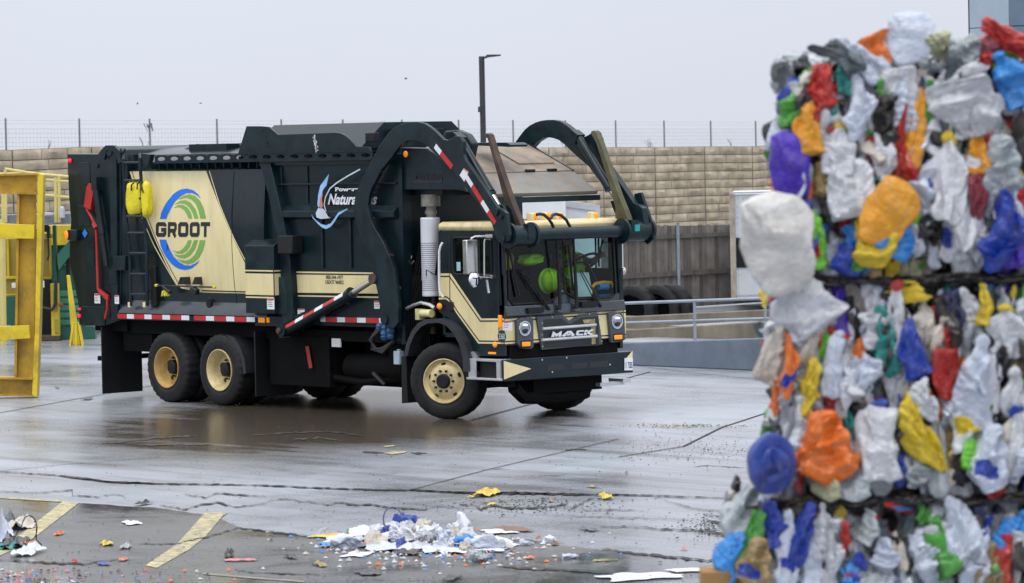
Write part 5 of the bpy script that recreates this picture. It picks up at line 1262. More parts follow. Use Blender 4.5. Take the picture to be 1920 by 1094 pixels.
ST = [mat('tan_block_%s' % k, c, .85, var=.22, scale=2.5, bump=.5, bscale=18, dirt=(.15, .12, .09), dirt_amt=.6, dscale=1.6, dstretch=(1, 1, .3), dlo=.42, dhi=.72) for k, c in (('a', (.48, .40, .285)), ('b', (.43, .355, .25)), ('c', (.51, .43, .315)))]
MORT = mat('wall_joint', (.24, .19, .14), .9)
rw = random.Random(5)
i0 = math.floor((u0 - uj) / PW); i1 = math.ceil((u1 - uj) / PW)
for i in range(i0, i1):
    ua, ub = uj + i * PW, uj + (i + 1) * PW; zt = ztop((ua + ub) / 2); za_, zb2 = ztop(ua + .05), ztop(ub - .05)
    if abs(za_ - zb2) > .15: za_ = zb2 = zt
    wl.prism([W(ua + .002, -.2, -.02), W(ub - .002, -.2, -.02), W(ub - .002, zb2 - .02, -.02), W(ua + .002, za_ - .02, -.02)], [W(ua + .002, -.2, -.35), W(ub - .002, -.2, -.35), W(ub - .002, zb2 - .02, -.35), W(ua + .002, za_ - .02, -.35)], 3)
    for k in range(17):
        cuts = [0, rw.uniform(.30, .38), rw.uniform(.62, .72), 1] if k % 2 == 0 else [0, rw.uniform(.2, .27), rw.uniform(.5, .6), 1] if rw.random() < .6 else [0, .45, 1]
        for a, b_ in zip(cuts, cuts[1:]):
            xa, xb = ua + .012 + (PW - .024) * a + .008, ua + .012 + (PW - .024) * b_ - .008; nx_, nz_ = 6, 3; vs = []; sd_ = rw.uniform(0, 99); mi = rw.choice((0, 0, 1, 2))
            for jz in range(nz_ + 1):
                for jx in range(nx_ + 1):
                    u = xa + (xb - xa) * jx / nx_; tt = (u - ua) / PW; zt_ = za_ + (zb2 - za_) * tt - .02
                    z = zt_ - k * ch - .010 - (ch - .020) * (1 - jz / nz_)
                    ed = jx in (0, nx_) or jz in (0, nz_)
                    o = 0.0 if ed else .012 + .028 * (mnoise.noise((u * 3.1, z * 5.0, sd_)) + .5) + rw.uniform(-.014, .018)
                    vs.append(W(u, z, o))
            n_ = nx_ + 1
            wl.add(vs, [(r_ * n_ + c_, r_ * n_ + c_ + 1, (r_ + 1) * n_ + c_ + 1, (r_ + 1) * n_ + c_) for r_ in range(nz_) for c_ in range(nx_)], mi)
wall = obj('retaining_wall', wl, ST + [MORT], None, 25); tag(wall, 'long tan split face block retaining wall behind the yard', 'wall')
# embankment behind the wall
m = MB(); hgt = 3.05
m.prism([W(u0 - 60, -.1, -.36), W(u1 + 60, -.1, -.36), W(u1 + 60, hgt, -.36), W(u0 - 60, hgt + .3, -.36)], [W(u0 - 60, -.1, -110), W(u1 + 60, -.1, -110), W(u1 + 60, hgt, -95), W(u0 - 60, hgt + .3, -95)])
o = obj('embankment', m, mat('dry_grass', (.12, .11, .06), .9, var=.4)); tag(o, kind='structure')
# wire fence on the embankment
FA, FB = hz(P(11, 250, 140)), hz(P(1417, 250, 183)); FU = (FB - FA).normalized(); FL = (FB - FA).length
FNr = Vector((FU.y, -FU.x, 0)); FNr = FNr if FNr.dot(CAM - FA) > 0 else -FNr
def on_f(x, y): d = ray(x, y); t = (FA - CAM).dot(FNr) / d.dot(FNr); return CAM + d * t
pa, pb = on_f(11, 222), on_f(1417, 227)
def zf(s_): return pa.z + (pb.z - pa.z) * s_ / FL
wf = thing('wire_fence', 'thin wire mesh fence on slim posts along the top of the wall', 'fence', FA)
POST = mat('galvanised_post', (.17, .20, .22), .5, metal=.3, var=.2)
Fp = lambda s_, z: FA + FU * s_ + Vector((0, 0, z))
step = FL / 13
for i in range(-2, 17):
    m = MB(); z = zf(i * step); m.cyl(Fp(i * step, 2.9) - FA, Fp(i * step, z) - FA, .034, 8); obj('post', m, POST, wf)
WIRE = mat('fence_wire', (.22, .24, .26), .5, metal=.3)
m = MB(); sa, sb = -2 * step, 16 * step; hw = .0034
for k, dz in enumerate((.08, .20, .38, .54, .70, .86, 1.02, 1.18)):
    A, B_ = Fp(sa, zf(sa) - dz) - FA, Fp(sb, zf(sb) - dz) - FA; m.tube([A, B_], hw * (1.0 if k > 1 else .8), 4)
s_ = sa
while s_ < sb:
    m.tube([Fp(s_, zf(s_) - .38) - FA, Fp(s_, 3.0) - FA], hw * .8, 3, 0, False); s_ += .19
obj('wire_mesh', m, WIRE, wf, 0)
m = MB(); c = on_f(272, 232)
for k in range(12): m.tube([c + FU * random.uniform(-.15, .4), c + FU * random.uniform(-.1, .5) + Vector((0, 0, random.uniform(-.35, .05)))], .012, 4)
o = obj('snagged_rag', m, BLACK); tag(o, 'dark tattered strip of rag snagged on the wire fence', 'rag')
m = MB()
for x, y, h_ in ((94, 276, 16), (270, 275, 18), (1058, 274, 12), (1215, 272, 14), (420, 274, 8), (720, 236, 14), (1222, 272, 10), (1370, 272, 13)):
    for k in range(3):
        a = on_wall(x + random.uniform(-4, 4), y + 5, -.6); b_ = on_wall(x + random.uniform(-9, 9), y - h_ * random.uniform(.5, 1), -.6); m.tube([a, (a + b_) / 2 + Vector((.03, 0, 0)), b_], .006, 4)
o = obj('dry_weeds', m, mat('dry_stalk', (.16, .12, .07), .9)); tag(o, kind='stuff')
# birds
for i, (x, y, w_, fl2_, lb) in enumerate(((258, 195, 5, .4, 'small dark bird flying lowest over the fence, left of the other two'), (376, 194, 6, -.2, 'small dark bird gliding above the fence behind the truck body'), (761, 148, 7, .1, 'small dark bird flying highest in the sky near the lamp post'))):
    c = P(x, y, 120); s_ = w_ / FPX * 120 * .5; m = MB()
    m.tube([c - E1 * s_ * .9 - UPV * s_ * .15, c - E1 * s_ * .3, c + E1 * s_ * .4, c + E1 * s_ * .9 + UPV * s_ * .1], [s_ * .08, s_ * .28, s_ * .26, s_ * .08], 8)
    for sg in (-1, 1): m.prism([c - E1 * s_ * .3, c + E1 * s_ * .35, c + E2 * sg * s_ * 1.4 + UPV * s_ * (fl2_ + .5) + E1 * s_ * .2, c + E2 * sg * s_ * 1.2 + UPV * s_ * (fl2_ + .4) - E1 * s_ * .4], [c - E1 * s_ * .3 + UPV * s_ * .1, c + E1 * s_ * .35 + UPV * s_ * .1, c + E2 * sg * s_ * 1.4 + UPV * s_ * (fl2_ + .55) + E1 * s_ * .2, c + E2 * sg * s_ * 1.2 + UPV * s_ * (fl2_ + .45) - E1 * s_ * .4])
    tag(obj('bird', m, INK), lb, 'bird', 'birds over the yard')
# lamp post
lpD = 100; base = hz(P(907, 300, lpD)); ztp = P(905, 106, lpD).z
lp_ = thing('street_lamp', 'tall dark lamp post with a single arm rising behind the truck', 'street lamp', base)
DK = mat('dark_pole', (.028, .034, .040), .5)
m = MB(); m.bx(-.055, .055, -.055, .055, .3, ztp); obj('pole', m, DK, lp_, bevel=.012)
m = MB(); m.cyl((0, 0, 0), (0, 0, .3), .2, 16); m.box((0, -.07, ztp - 1.35), (.09, .1, .14)); obj('pole_base', m, DK, lp_)
m = MB(); a = E1; p0_, p1_ = Vector((0, 0, ztp - .05)), Vector((0, 0, ztp - .02)) + a * .14
m.tube([p0_ - a * .05, p1_], .03, 8); L0 = a * .12 + Vector((0, 0, ztp - .035)); L1_ = a * .49 + Vector((0, 0, ztp + .0)); wv = E2 * .14
m.prism([L0 - wv, L1_ - wv * .8, L1_ + wv * .8, L0 + wv], [L0 - wv + Vector((0, 0, .07)), L1_ - wv * .8 + Vector((0, 0, .035)), L1_ + wv * .8 + Vector((0, 0, .035)), L0 + wv + Vector((0, 0, .07))]); obj('lamp_head', m, DK, lp_)
# wooden fence
A_, B_ = hz(P(1085, 500, 85)), hz(P(1480, 500, 90)); u = (B_ - A_).normalized(); n = Vector((u.y, -u.x, 0)); n = n if n.dot(CAM - A_) > 0 else -n; Lf = (B_ - A_).length
zt0, zt1 = P(1168, 423, 86).z, P(1367, 424, 88.6).z
wfn = thing('wooden_fence', 'weathered grey brown board fence below the block wall', 'fence', A_)
BD = [mat('board_%d' % k, c, .85, var=.3, scale=3, dirt=(.26, .25, .235), dirt_amt=.55, dscale=5, dstretch=(3, 3, .25)) for k, c in enumerate(((.165, .14, .12), (.21, .186, .162), (.12, .10, .088), (.19, .17, .152)))]
m = MB(); s_ = 0; rb = random.Random(3)
Q = lambda s_, z, o=0: u * s_ + Vector((0, 0, z)) + n * o
while s_ < Lf:
    w_ = .118; z = zt0 + (zt1 - zt0) * s_ / Lf + rb.uniform(-.02, .02); o = rb.uniform(0, .012); t = rb.uniform(-.006, .006)
    m.prism([Q(s_, .03, o), Q(s_ + w_, .03, o), Q(s_ + w_ + t, z, o), Q(s_ + t, z, o)], [Q(s_, .03, o + .02), Q(s_ + w_, .03, o + .02), Q(s_ + w_ + t, z, o + .02), Q(s_ + t, z, o + .02)], rb.randrange(4)); s_ += w_ + rb.uniform(.006, .016)
obj('boards', m, BD, wfn, 0)
m = MB()
for y, h_ in ((443, .09), (512.5, .11)):
    z = P(1270, y, 87.3).z; m.prism([Q(0, z - h_ / 2, .035), Q(Lf, z - h_ / 2, .035), Q(Lf, z + h_ / 2, .035), Q(0, z + h_ / 2, .035)], [Q(0, z - h_ / 2, .075), Q(Lf, z - h_ / 2, .075), Q(Lf, z + h_ / 2, .075), Q(0, z + h_ / 2, .075)])
obj('rail', m, BD[2], wfn, 0)
b_ = hz(P(1272.5, 500, 86.2)); pp = thing('steel_pole', 'slim galvanised steel pole standing in front of the board fence', 'pole', b_)
m = MB(); m.cyl((0, 0, 0), (0, 0, P(1272, 420, 86.2).z), .036, 12); obj('tube', m, mat('zinc', (.30, .35, .40), .45, metal=.4, var=.15), pp); m = MB(); z = P(1272, 420, 86.2).z; m.lathe([(z + .002, .039), (z + .02, .036), (z + .035, .001)], axis='Z', n=12); m.cyl((0, 0, .02), (0, 0, .05), .09, 12); obj('cap', m, POST, pp)
# right white trailer
def box_between(m, A, B_, dep, z0, z1, mi=0, off=0, nd=None):
    """box whose front face runs from A to B (ground points), going back by dep"""
    u_ = (B_ - A).normalized(); n_ = Vector((-u_.y, u_.x, 0)); n_ = n_ if n_.dot(E2) > 0 else -n_
    if nd is not None: n_ = nd
    a, b2, c, d = A + n_ * off, B_ + n_ * off, B_ + n_ * (off + dep), A + n_ * (off + dep)
    m.prism([(p.x, p.y, z0) for p in (a, b2, c, d)], [(p.x, p.y, z1) for p in (a, b2, c, d)], mi); return u_, n_
D = 82.5; A_, B_ = hz(P(1371, 450, D)), hz(P(1600, 450, D)); z0, z1 = P(1400, 556, D).z, P(1372, 365, D).z
TRW = mat('trailer_white', (.66, .69, .73), .4, var=.05, scale=1, dirt=(.45, .43, .40), dirt_amt=.4, dscale=1.5)
tr = thing('box_trailer', 'white riveted box trailer with a rusty corner post, half hidden by the bales', 'trailer')
rd_ = (A_ - hz(CAM)).normalized(); rd_ = (rd_ + E1 * .01).normalized()
m = MB(); u_, n_ = box_between(m, A_, B_, 6, z0, z1, nd=rd_); obj('trailer_box', m, TRW, tr, bevel=.03)
m = MB(); box_between(m, A_ - u_ * .02, A_ + u_ * .09, .1, z0 - .05, z1 + .01, off=-.03); obj('corner_post', m, mat('post_beige', (.45, .40, .33), .6, var=.2, dirt=(.25, .12, .05), dirt_amt=.6, dscale=5), tr)
m = MB(); box_between(m, A_ - u_ * .02, B_, .06, z1 + .012, z1 + .05, off=-.03); box_between(m, A_ + u_ * .1, B_, .03, z0 - .05, z0 + .0, off=-.02); obj('trim_rail', m, ALU, tr)
m = MB(); zb1, zb0 = P(1390, 446, D).z, P(1390, 502, D).z; box_between(m, A_ + u_ * .10, A_ + u_ * .36, .03, zb0, zb1, off=-.02); obj('vent_panel', m, BLACK, tr)
m = MB()
for k in range(24):
    p = A_ + u_ * (.16 + k * .1) - n_ * .004
    for z in (z0 + .05, z1 - .09): m.ball((p.x, p.y, z), .012, 6)
for k in range(16):
    p = A_ + u_ * .14 - n_ * .004; m.ball((p.x, p.y, z0 + .12 * k + .1), .012, 6)
obj('rivets', m, ALU, tr)
m = MB(); box_between(m, A_ + u_ * .9, B_, 4, .25, z0 - .06, off=.3); obj('underframe', m, GRIME, tr)
for k in (1.25, 1.62): 
    p = A_ + u_ * k + n_ * .6; e = bpy.data.objects.new('wheel', None); COL.objects.link(e); e.parent = tr; e.location = (p.x, p.y, .5); e.rotation_euler = (0, 0, math.atan2(u_.y, u_.x)); e.empty_display_size = .1
    obj('tyre', tyre(.28, .5, .3, 24), RUBBER, e)
# white box behind the cab and the trailer side beside it
D1 = 79; A_, B_ = hz(P(940, 400, D1)), hz(P(1059, 400, D1)); zt_ = P(1000, 374, D1).z
vb = thing('box_truck', 'plain bright white box body parked behind the refuse truck cab', 'truck'); m = MB(); u_, n_ = box_between(m, A_, B_, 3, .55, zt_); obj('box_body', m, mat('clean_white', (.74, .77, .80), .35, var=.03), vb, bevel=.04)
m = MB(); box_between(m, A_, B_, 2.5, .2, .54, off=.2); obj('underframe', m, GRIME, vb); 
m = MB(); box_between(m, A_ - u_ * .01, B_ + u_ * .01, .05, zt_ - .01, zt_ + .03, off=-.02); box_between(m, B_ - u_ * .03, B_ + u_ * .02, .04, .55, zt_ - .012, off=-.02); obj('edge_trim', m, WHITE, vb)
for k in (.3, 1.0):
    p = A_ + u_ * k + n_ * .5; e = bpy.data.objects.new('wheel', None); COL.objects.link(e); e.parent = vb; e.location = (p.x, p.y, .5); e.rotation_euler = (0, 0, math.atan2(u_.y, u_.x)); obj('tyre', tyre(.28, .5, .3, 24), RUBBER, e)
A_, B_ = hz(P(1061, 400, 80.3)), hz(P(1125, 400, 80.33)); za, zb = P(1061, 377, 80.3).z, P(1125, 386, 80.33).z
vt = thing('white_trailer', 'grubby white trailer side with a steel top rail beside the bright box body', 'trailer'); m = MB(); uu = (B_ - A_).normalized(); nn = Vector((-uu.y, uu.x, 0)); nn = nn if nn.dot(E2) > 0 else -nn
m.prism([A_ + Vector((0, 0, .5)), B_ + Vector((0, 0, .5)), B_ + Vector((0, 0, zb)), A_ + Vector((0, 0, za))], [A_ + nn * 2.4 + Vector((0, 0, .5)), B_ + nn * 2.4 + Vector((0, 0, .5)), B_ + nn * 2.4 + Vector((0, 0, zb)), A_ + nn * 2.4 + Vector((0, 0, za))]); obj('trailer_box', m, TRW, vt)
m = MB(); m.prism([A_ - nn * .03 + Vector((0, 0, za - .12)), B_ - nn * .03 + Vector((0, 0, zb - .12)), B_ - nn * .03 + Vector((0, 0, zb + .01)), A_ - nn * .03 + Vector((0, 0, za + .01))], [A_ - nn * .003 + Vector((0, 0, za - .12)), B_ - nn * .003 + Vector((0, 0, zb - .12)), B_ - nn * .003 + Vector((0, 0, zb + .01)), A_ - nn * .003 + Vector((0, 0, za + .01))])
m.prism([B_ - uu * .08 - nn * .034 + Vector((0, 0, .5)), B_ - nn * .034 + Vector((0, 0, .5)), B_ - nn * .034 + Vector((0, 0, zb)), B_ - uu * .08 - nn * .034 + Vector((0, 0, zb))], [B_ - uu * .08 - nn * .002 + Vector((0, 0, .5)), B_ - nn * .002 + Vector((0, 0, .5)), B_ - nn * .002 + Vector((0, 0, zb)), B_ - uu * .08 - nn * .002 + Vector((0, 0, zb))]); obj('frame_rail', m, ALU, vt)
m = MB(); m.prism([A_ + nn * .2 + Vector((0, 0, .0)), B_ + nn * .2, B_ + nn * .2 + Vector((0, 0, .49)), A_ + nn * .2 + Vector((0, 0, .49))], [A_ + nn * 2 + Vector((0, 0, .0)), B_ + nn * 2, B_ + nn * 2 + Vector((0, 0, .49)), A_ + nn * 2 + Vector((0, 0, .49))]); obj('underframe', m, GRIME, vt)
# ramp
BLUEC = mat('blue_grey_concrete', (.15, .19, .245), .6, var=.15, scale=1.2, dirt=(.09, .10, .10), dirt_amt=.5, dscale=2.5, bump=.2)
TANC = mat('stained_concrete', (.22, .19, .145), .8, var=.25, scale=1.5, dirt=(.07, .06, .045), dirt_amt=.65, dscale=2, dstretch=(1, 1, .4), bump=.3)
def rampwall(name, Y, pts_top, th, mm, label, zb=0.0, capm=None):
    a = [(p[0], p[1]) for p in (S(*q, Y) for q in pts_top)]
    m = MB(); m.xz([(a[0][0] - 1.2, zb), (a[-1][0] + 1.5, zb), (a[-1][0] + 1.5, a[-1][1]), *reversed(a), (a[0][0] - 1.2, a[0][1])], Y, Y + th); o = obj(name, m, mm, None, bevel=.02)
    return tag(o, label, 'wall', 'ramp walls')
rampwall('ramp_wall', 8.85, [(1173, 643), (1438, 634)], .22, BLUEC, 'low blue grey concrete wall nearest the yard, carrying the pipe railing')
rampwall('ramp_wall', 11.2, [(1173, 618.6), (1461, 601.7)], .3, TANC, 'stained tan concrete ramp wall just behind the pipe railing')
rampwall('ramp_wall', 13.6, [(1173, 594), (1468, 579)], .3, TANC, 'stained tan concrete ramp wall farthest back, in front of the tyres')
m = MB(); m.bx(-9, 2, 9.08, 11.19, .0, .32); m.bx(-9, 2, 11.51, 13.59, .0, .5); o = obj('ramp', m, CONC, None); tag(o, kind='structure')
rlg = thing('pipe_railing', 'grey two rail pipe railing on top of the blue grey wall', 'railing'); YR = 8.96
def R3(x, y): a = S(x, y, YR); return Vector((a[0], YR, a[1]))
RLM = mat('railing_grey', (.32, .36, .41), .4, metal=.25, var=.1)
m = MB(); t0_, t1_ = R3(1150, 569.8), R3(1490, 558); m.tube([t0_, t1_], .027, 10); obj('top_rail', m, RLM, rlg)
m = MB(); t0_, t1_ = R3(1150, 606.5), R3(1490, 596); m.tube([t0_, t1_], .024, 10); obj('mid_rail', m, RLM, rlg)
for x in (1302, 1434.5):
    m = MB(); zz_ = S(x, 638 if x < 1400 else 634, YR)[1]; t = S(x, 563, YR); m.cyl((t[0], YR, zz_ + .0), (t[0], YR, t[1]), .026, 10); obj('post', m, RLM, rlg)
# trailer bogie behind the ramp
ch_ = thing('trailer_chassis', 'bare trailer chassis on black dual tyres behind the ramp', 'trailer')
for x, y, n_ in ((1181, 566, 1), (1228, 569, 2), (1250, 569, 2)):
    c = P(x, 617, 75); e = bpy.data.objects.new('wheel', None); COL.objects.link(e); e.parent = ch_; e.location = (c.x, c.y, .5); e.rotation_euler = (0, 0, radians(20)); obj('tyre', tyre(.28, .5, .3, 36), RUBBER, e)
    m = MB(); m.lathe([(0.02, .30), (.15, .25), (.16, .001)], axis='Y', n=24); obj('rim', m, GRIME, e)
m = MB(); a, b_ = P(1150, 600, 76), P(1330, 606, 76); m.tube([a, b_], .08, 4); m.cyl(P(1283, 600, 75), P(1292, 600, 75), .06, 10); obj('frame', m, GRIME, ch_)
# grey panel building, upper right
bD = 70; bl = thing('grey_building', 'tall grey metal clad building behind the bale stack', 'building')
A_, C_, B_ = hz(P(1818, 60, 72)), hz(P(1892, 60, 71)), hz(P(2400, 60, 70.5))
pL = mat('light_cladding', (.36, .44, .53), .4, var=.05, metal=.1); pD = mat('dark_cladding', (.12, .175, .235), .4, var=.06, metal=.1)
zj = P(1850, 55, 73).z; 
back = ((A_ - hz(CAM)).normalized() + E1 * .03) * 20
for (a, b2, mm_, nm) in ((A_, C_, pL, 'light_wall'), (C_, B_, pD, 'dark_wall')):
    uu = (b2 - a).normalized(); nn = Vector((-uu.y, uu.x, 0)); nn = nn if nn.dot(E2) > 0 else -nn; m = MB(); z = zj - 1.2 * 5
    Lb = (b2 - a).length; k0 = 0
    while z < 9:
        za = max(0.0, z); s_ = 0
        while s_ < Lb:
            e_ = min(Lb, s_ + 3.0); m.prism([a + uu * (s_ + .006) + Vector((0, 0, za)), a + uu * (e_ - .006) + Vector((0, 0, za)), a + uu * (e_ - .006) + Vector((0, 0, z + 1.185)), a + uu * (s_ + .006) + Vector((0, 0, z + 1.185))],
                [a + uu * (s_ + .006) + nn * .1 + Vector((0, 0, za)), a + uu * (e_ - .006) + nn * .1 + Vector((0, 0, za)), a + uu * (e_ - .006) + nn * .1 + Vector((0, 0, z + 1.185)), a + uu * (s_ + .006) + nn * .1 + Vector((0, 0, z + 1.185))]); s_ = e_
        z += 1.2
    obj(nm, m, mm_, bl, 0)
m = MB(); a, c, b2 = A_ + E2 * .6 + E1 * .05, C_ + E2 * .3, B_ + E2 * .3; m.prism([a, c, b2, b2 + back, a + back], [p + Vector((0, 0, 9)) for p in (a, c, b2, b2 + back, a + back)]); obj('core_wall', m, INK, bl, 0)

# ---- left: baling machine, catwalk, guard posts
MY = mat('machine_yellow', (.62, .47, .02), .45, var=.15, scale=2, dirt=(.16, .11, .02), dirt_amt=.5, dscale=2.5)
MYD = mat('machine_yellow_dark', (.38, .27, .03), .5, var=.2, scale=2, dirt=(.10, .07, .02), dirt_amt=.6)
MG = mat('machine_green', (.015, .11, .07), .45, var=.2, scale=2, dirt=(.02, .03, .03), dirt_amt=.5)
MGL = mat('machine_green_light', (.05, .22, .15), .5, var=.15)
PALE = mat('rail_yellow', (.62, .52, .18), .5, var=.15, dirt=(.2, .14, .05), dirt_amt=.4)
LB = lambda x: (x / 2.1875, 260)
def Z8(x, y): return (x / 2.1875, 260 + y / 2.1875)
def slab(m, x0, y0, x1, y1, D, dep, mi=0):
    """upright box: pixel rectangle of zoomed view at depth D"""
    a, b2 = Z8(x0, y1), Z8(x1, y0); p, q = P(*a, D), P(*b2, D); box_between(m, hz(p), hz(P(b2[0], a[1], D)), dep, max(0.0, p.z), q.z, mi)
mc = thing('baling_machine', 'yellow and green baling machine beyond the back of the truck', 'machine')
def part(nm, mm_, rects, D, dep, smooth=0):
    m = MB()
    for r in rects: slab(m, *r, D, dep)
    return obj(nm, m, mm_, mc, smooth, bevel=.01)
def Z9(x, y): return (x / 2.917, 300 + y / 2.917)
def part(nm, mm_, rects, D, dep, smooth=0):
    for r in rects:
        m = MB(); a, b2 = Z9(r[0], r[3]), Z9(r[2], r[1]); p, q = P(*a, D), P(*b2, D)
        box_between(m, hz(p), hz(P(b2[0], a[1], D)), dep, max(0.0, p.z), q.z); obj(nm, m, mm_, mc, smooth, bevel=.01)
part('press_body', MG, [(60, 372, 500, 985)], 80.2, 2.0)
part('hopper_shell', MY, [(215, 356, 420, 470)], 79.9, .28)
part('side_cover', MYD, [(218, 432, 274, 640), (22, 430, 98, 640), (32, 652, 92, 735)], 79.4, .4)
part('cover_frame', MY, [(215, 640, 280, 655), (22, 636, 98, 654), (22, 733, 96, 745), (272, 440, 279, 642), (40, 430, 52, 650), (222, 402, 300, 432)], 79.3, .09)
part('press_column', mat('column_green', (.012, .085, .055), .4, var=.2), [(297, 358, 315, 800)], 78.9, .2)
part('press_block', MG, [(315, 575, 382, 705), (20, 745, 90, 905)], 79.0, .3)
part('dark_column', BLACK, [(365, 480, 386, 720)], 78.95, .15)
part('press_rib', MGL, [(322, 716 + 39 * k, 470, 747 + 39 * k) for k in range(5)], 78.7, .3)
part('base_beam', MG, [(322, 910, 520, 990)], 78.75, .4)
part('motor_housing', BLACK, [(216, 655, 284, 962), (228, 355, 262, 395), (255, 362, 270, 430)], 79.0, .25)
part('access_panel', MY, [(282, 676, 325, 964)], 78.4, .2)
part('panel_window', MYD, [(296, 700, 318, 830), (300, 870, 322, 950)], 78.37, .02)
part('base_plinth', mat('plinth_brown', (.07, .05, .04), .8), [(150, 962, 326, 992)], 78.35, .6)
part('control_box', WHITE, [(218, 660, 243, 700), (64, 672, 86, 702)], 78.2, .02)
m = MB(); quad_ = [P(*Z9(*p), 78.8) for p in ((312, 520), (378, 442), (400, 470), (400, 500), (320, 605))]; m.prism(quad_, [p + E2 * .2 for p in quad_]); obj('press_arm', m, MGL, mc, 0)
m = MB(); m.tube([P(*Z8(196, 360), 78.3), P(*Z8(200, 480), 78.3), P(*Z8(195, 500), 78.3)], .02, 6); m.tube([P(*Z9(235, 810), 78.3), P(*Z9(285, 820), 78.3), P(*Z9(302, 790), 78.3), P(*Z9(306, 660), 78.3)], .035, 8); obj('cable', m, HOSE, mc)
m = MB(); c = P(*Z9(334, 793), 78.3); m.ball(c, .05, 10); obj('cap', m, mat('rust_cap', (.16, .07, .035), .7), mc)
cw = thing('catwalk', 'raised grey catwalk with pale yellow guard rails over the machine', 'catwalk')
m = MB(); slab(m, -60, 308, 330, 357, 77.5, 1.2); obj('deck', m, mat('deck_grey', (.16, .18, .21), .5, var=.2), cw)
m = MB()
Dk = 77.4
for pts in ([(20, 125), (100, 138), (170, 150)], [(125, 143), (290, 158)], [(170, 168), (290, 178)], [(175, 232), (290, 243)], [(-40, 150), (90, 140)]): m.tube([P(*Z8(*p), Dk) for p in pts], .03, 8)
obj('guard_rail', m, PALE, cw)
m = MB()
for x, y0 in ((228, 160), (242, 155), (12, 145), (22, 128), (110, 142)): m.tube([P(*Z8(x, y0), Dk), P(*Z8(x + 1, 345), Dk)], .035, 8)
m.tube([P(*Z8(8, 330), 77), hz(P(*Z8(8, 600), 77))], .07, 6); obj('rail_post', m, PALE, cw)
m = MB(); m.cyl(P(*Z8(254, 325), 77.3), P(*Z8(254, 290), 77.3), .06, 12); m.ball(P(*Z8(254, 289), 77.3), .055, 10); obj('bollard_light', m, mat('pale_cap', (.5, .52, .55), .4), cw)
m = MB(); m.ball(P(*Z8(185, 315), 77.2), (.16, .16, .07), 12); obj('deck_cover', m, mat('grey_cover', (.3, .31, .32), .6), cw)
gpst = thing('guard_post', 'yellow steel guard post with a flared foot beside the machine', 'post')
gD = 76.5; f0 = hz(P(*Z8(314, 828), gD)); zt_ = P(*Z8(308, 560), gD).z; zm_ = P(*Z8(312, 755), gD).z
m = MB(); m.prism([f0 - E1 * .08 - E2 * .06, f0 + E1 * .08 - E2 * .06, f0 + E1 * .08 + E2 * .06, f0 - E1 * .08 + E2 * .06], [f0 - E1 * .16 - E2 * .05 + Vector((0, 0, zt_)), f0 - E1 * .10 - E2 * .05 + Vector((0, 0, zt_)), f0 - E1 * .10 + E2 * .05 + Vector((0, 0, zt_)), f0 - E1 * .16 + E2 * .05 + Vector((0, 0, zt_))]); obj('shaft', m, MY, gpst, bevel=.01)
m = MB()
for k in (-1, 0, 1): m.prism([f0 + E1 * (.12 * k - .02) - E2 * .1, f0 + E1 * (.12 * k + .02) - E2 * .1, f0 + E1 * (.12 * k + .02) + E2 * .1, f0 + E1 * (.12 * k - .02) + E2 * .1], [f0 + E1 * (.05 * k - .02) - E2 * .07 + Vector((0, 0, zm_)), f0 + E1 * (.05 * k + .02) - E2 * .07 + Vector((0, 0, zm_)), f0 + E1 * (.05 * k + .02) + E2 * .07 + Vector((0, 0, zm_)), f0 + E1 * (.05 * k - .02) + E2 * .07 + Vector((0, 0, zm_))])
m.prism([f0 + E1 * (-.13) - E2 * .03, f0 + E1 * .13 - E2 * .03, f0 + E1 * .13 + E2 * .03, f0 - E1 * .13 + E2 * .03], [f0 - E1 * .06 - E2 * .02 + Vector((0, 0, zm_)), f0 + E1 * .06 - E2 * .02 + Vector((0, 0, zm_)), f0 + E1 * .06 + E2 * .02 + Vector((0, 0, zm_)), f0 - E1 * .06 + E2 * .02 + Vector((0, 0, zm_))]); obj('foot', m, MY, gpst, 0)
# yellow H-beam frame, nearer
yf = thing('beam_rack', 'heavy yellow steel beam rack standing on the near side of the yard', 'rack')
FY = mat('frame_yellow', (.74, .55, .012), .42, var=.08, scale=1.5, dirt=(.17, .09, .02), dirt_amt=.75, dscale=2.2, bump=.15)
FYSHADE = mat('frame_yellow_shaded', (.52, .31, .015), .5, var=.2, scale=2, dirt=(.07, .045, .02), dirt_amt=.8, dscale=2.5)  # frame yellow turned darker: shade on webs and beams put into the colour
D = 60.2
def quad(m, pts, D, dep, mi=0):
    a = [P(*Z8(*p), D) for p in pts]; m.prism(a, [p + E2 * dep for p in a], mi)
m = MB(); quad(m, [(155, 142), (179, 149), (170, 480), (163, 780), (152, 1059), (131, 1056), (143, 780), (148, 480)], D, .30); obj('flange', m, FY, yf, 0, bevel=.006)
m = MB(); quad(m, [(76, 226), (148, 226), (146, 480), (138, 985), (62, 985), (68, 600)], D + .12, .02); quad(m, [(70, 226), (80, 226), (68, 985), (58, 985)], D, .28); obj('web', m, FYSHADE, yf, 0)
m = MB(); quad(m, [(-60, 146), (156, 142), (156, 150), (-60, 154)], D - .02, .3); quad(m, [(-60, 216), (150, 222), (150, 230), (-60, 226)], D - .02, .3); obj('top_beam', m, FYSHADE, yf, 0)
m = MB(); quad(m, [(-60, 154), (150, 150), (150, 222), (-60, 216)], D + .1, .02); obj('top_web', m, FYSHADE, yf, 0)
for pts in ([(-60, 346), (141, 354), (140, 412), (-60, 408)], [(-60, 774), (120, 766), (124, 820), (-60, 834)]):
    m = MB(); quad(m, pts, D - .06, .06); obj('cross_bar', m, FY, yf, 0, bevel=.006)
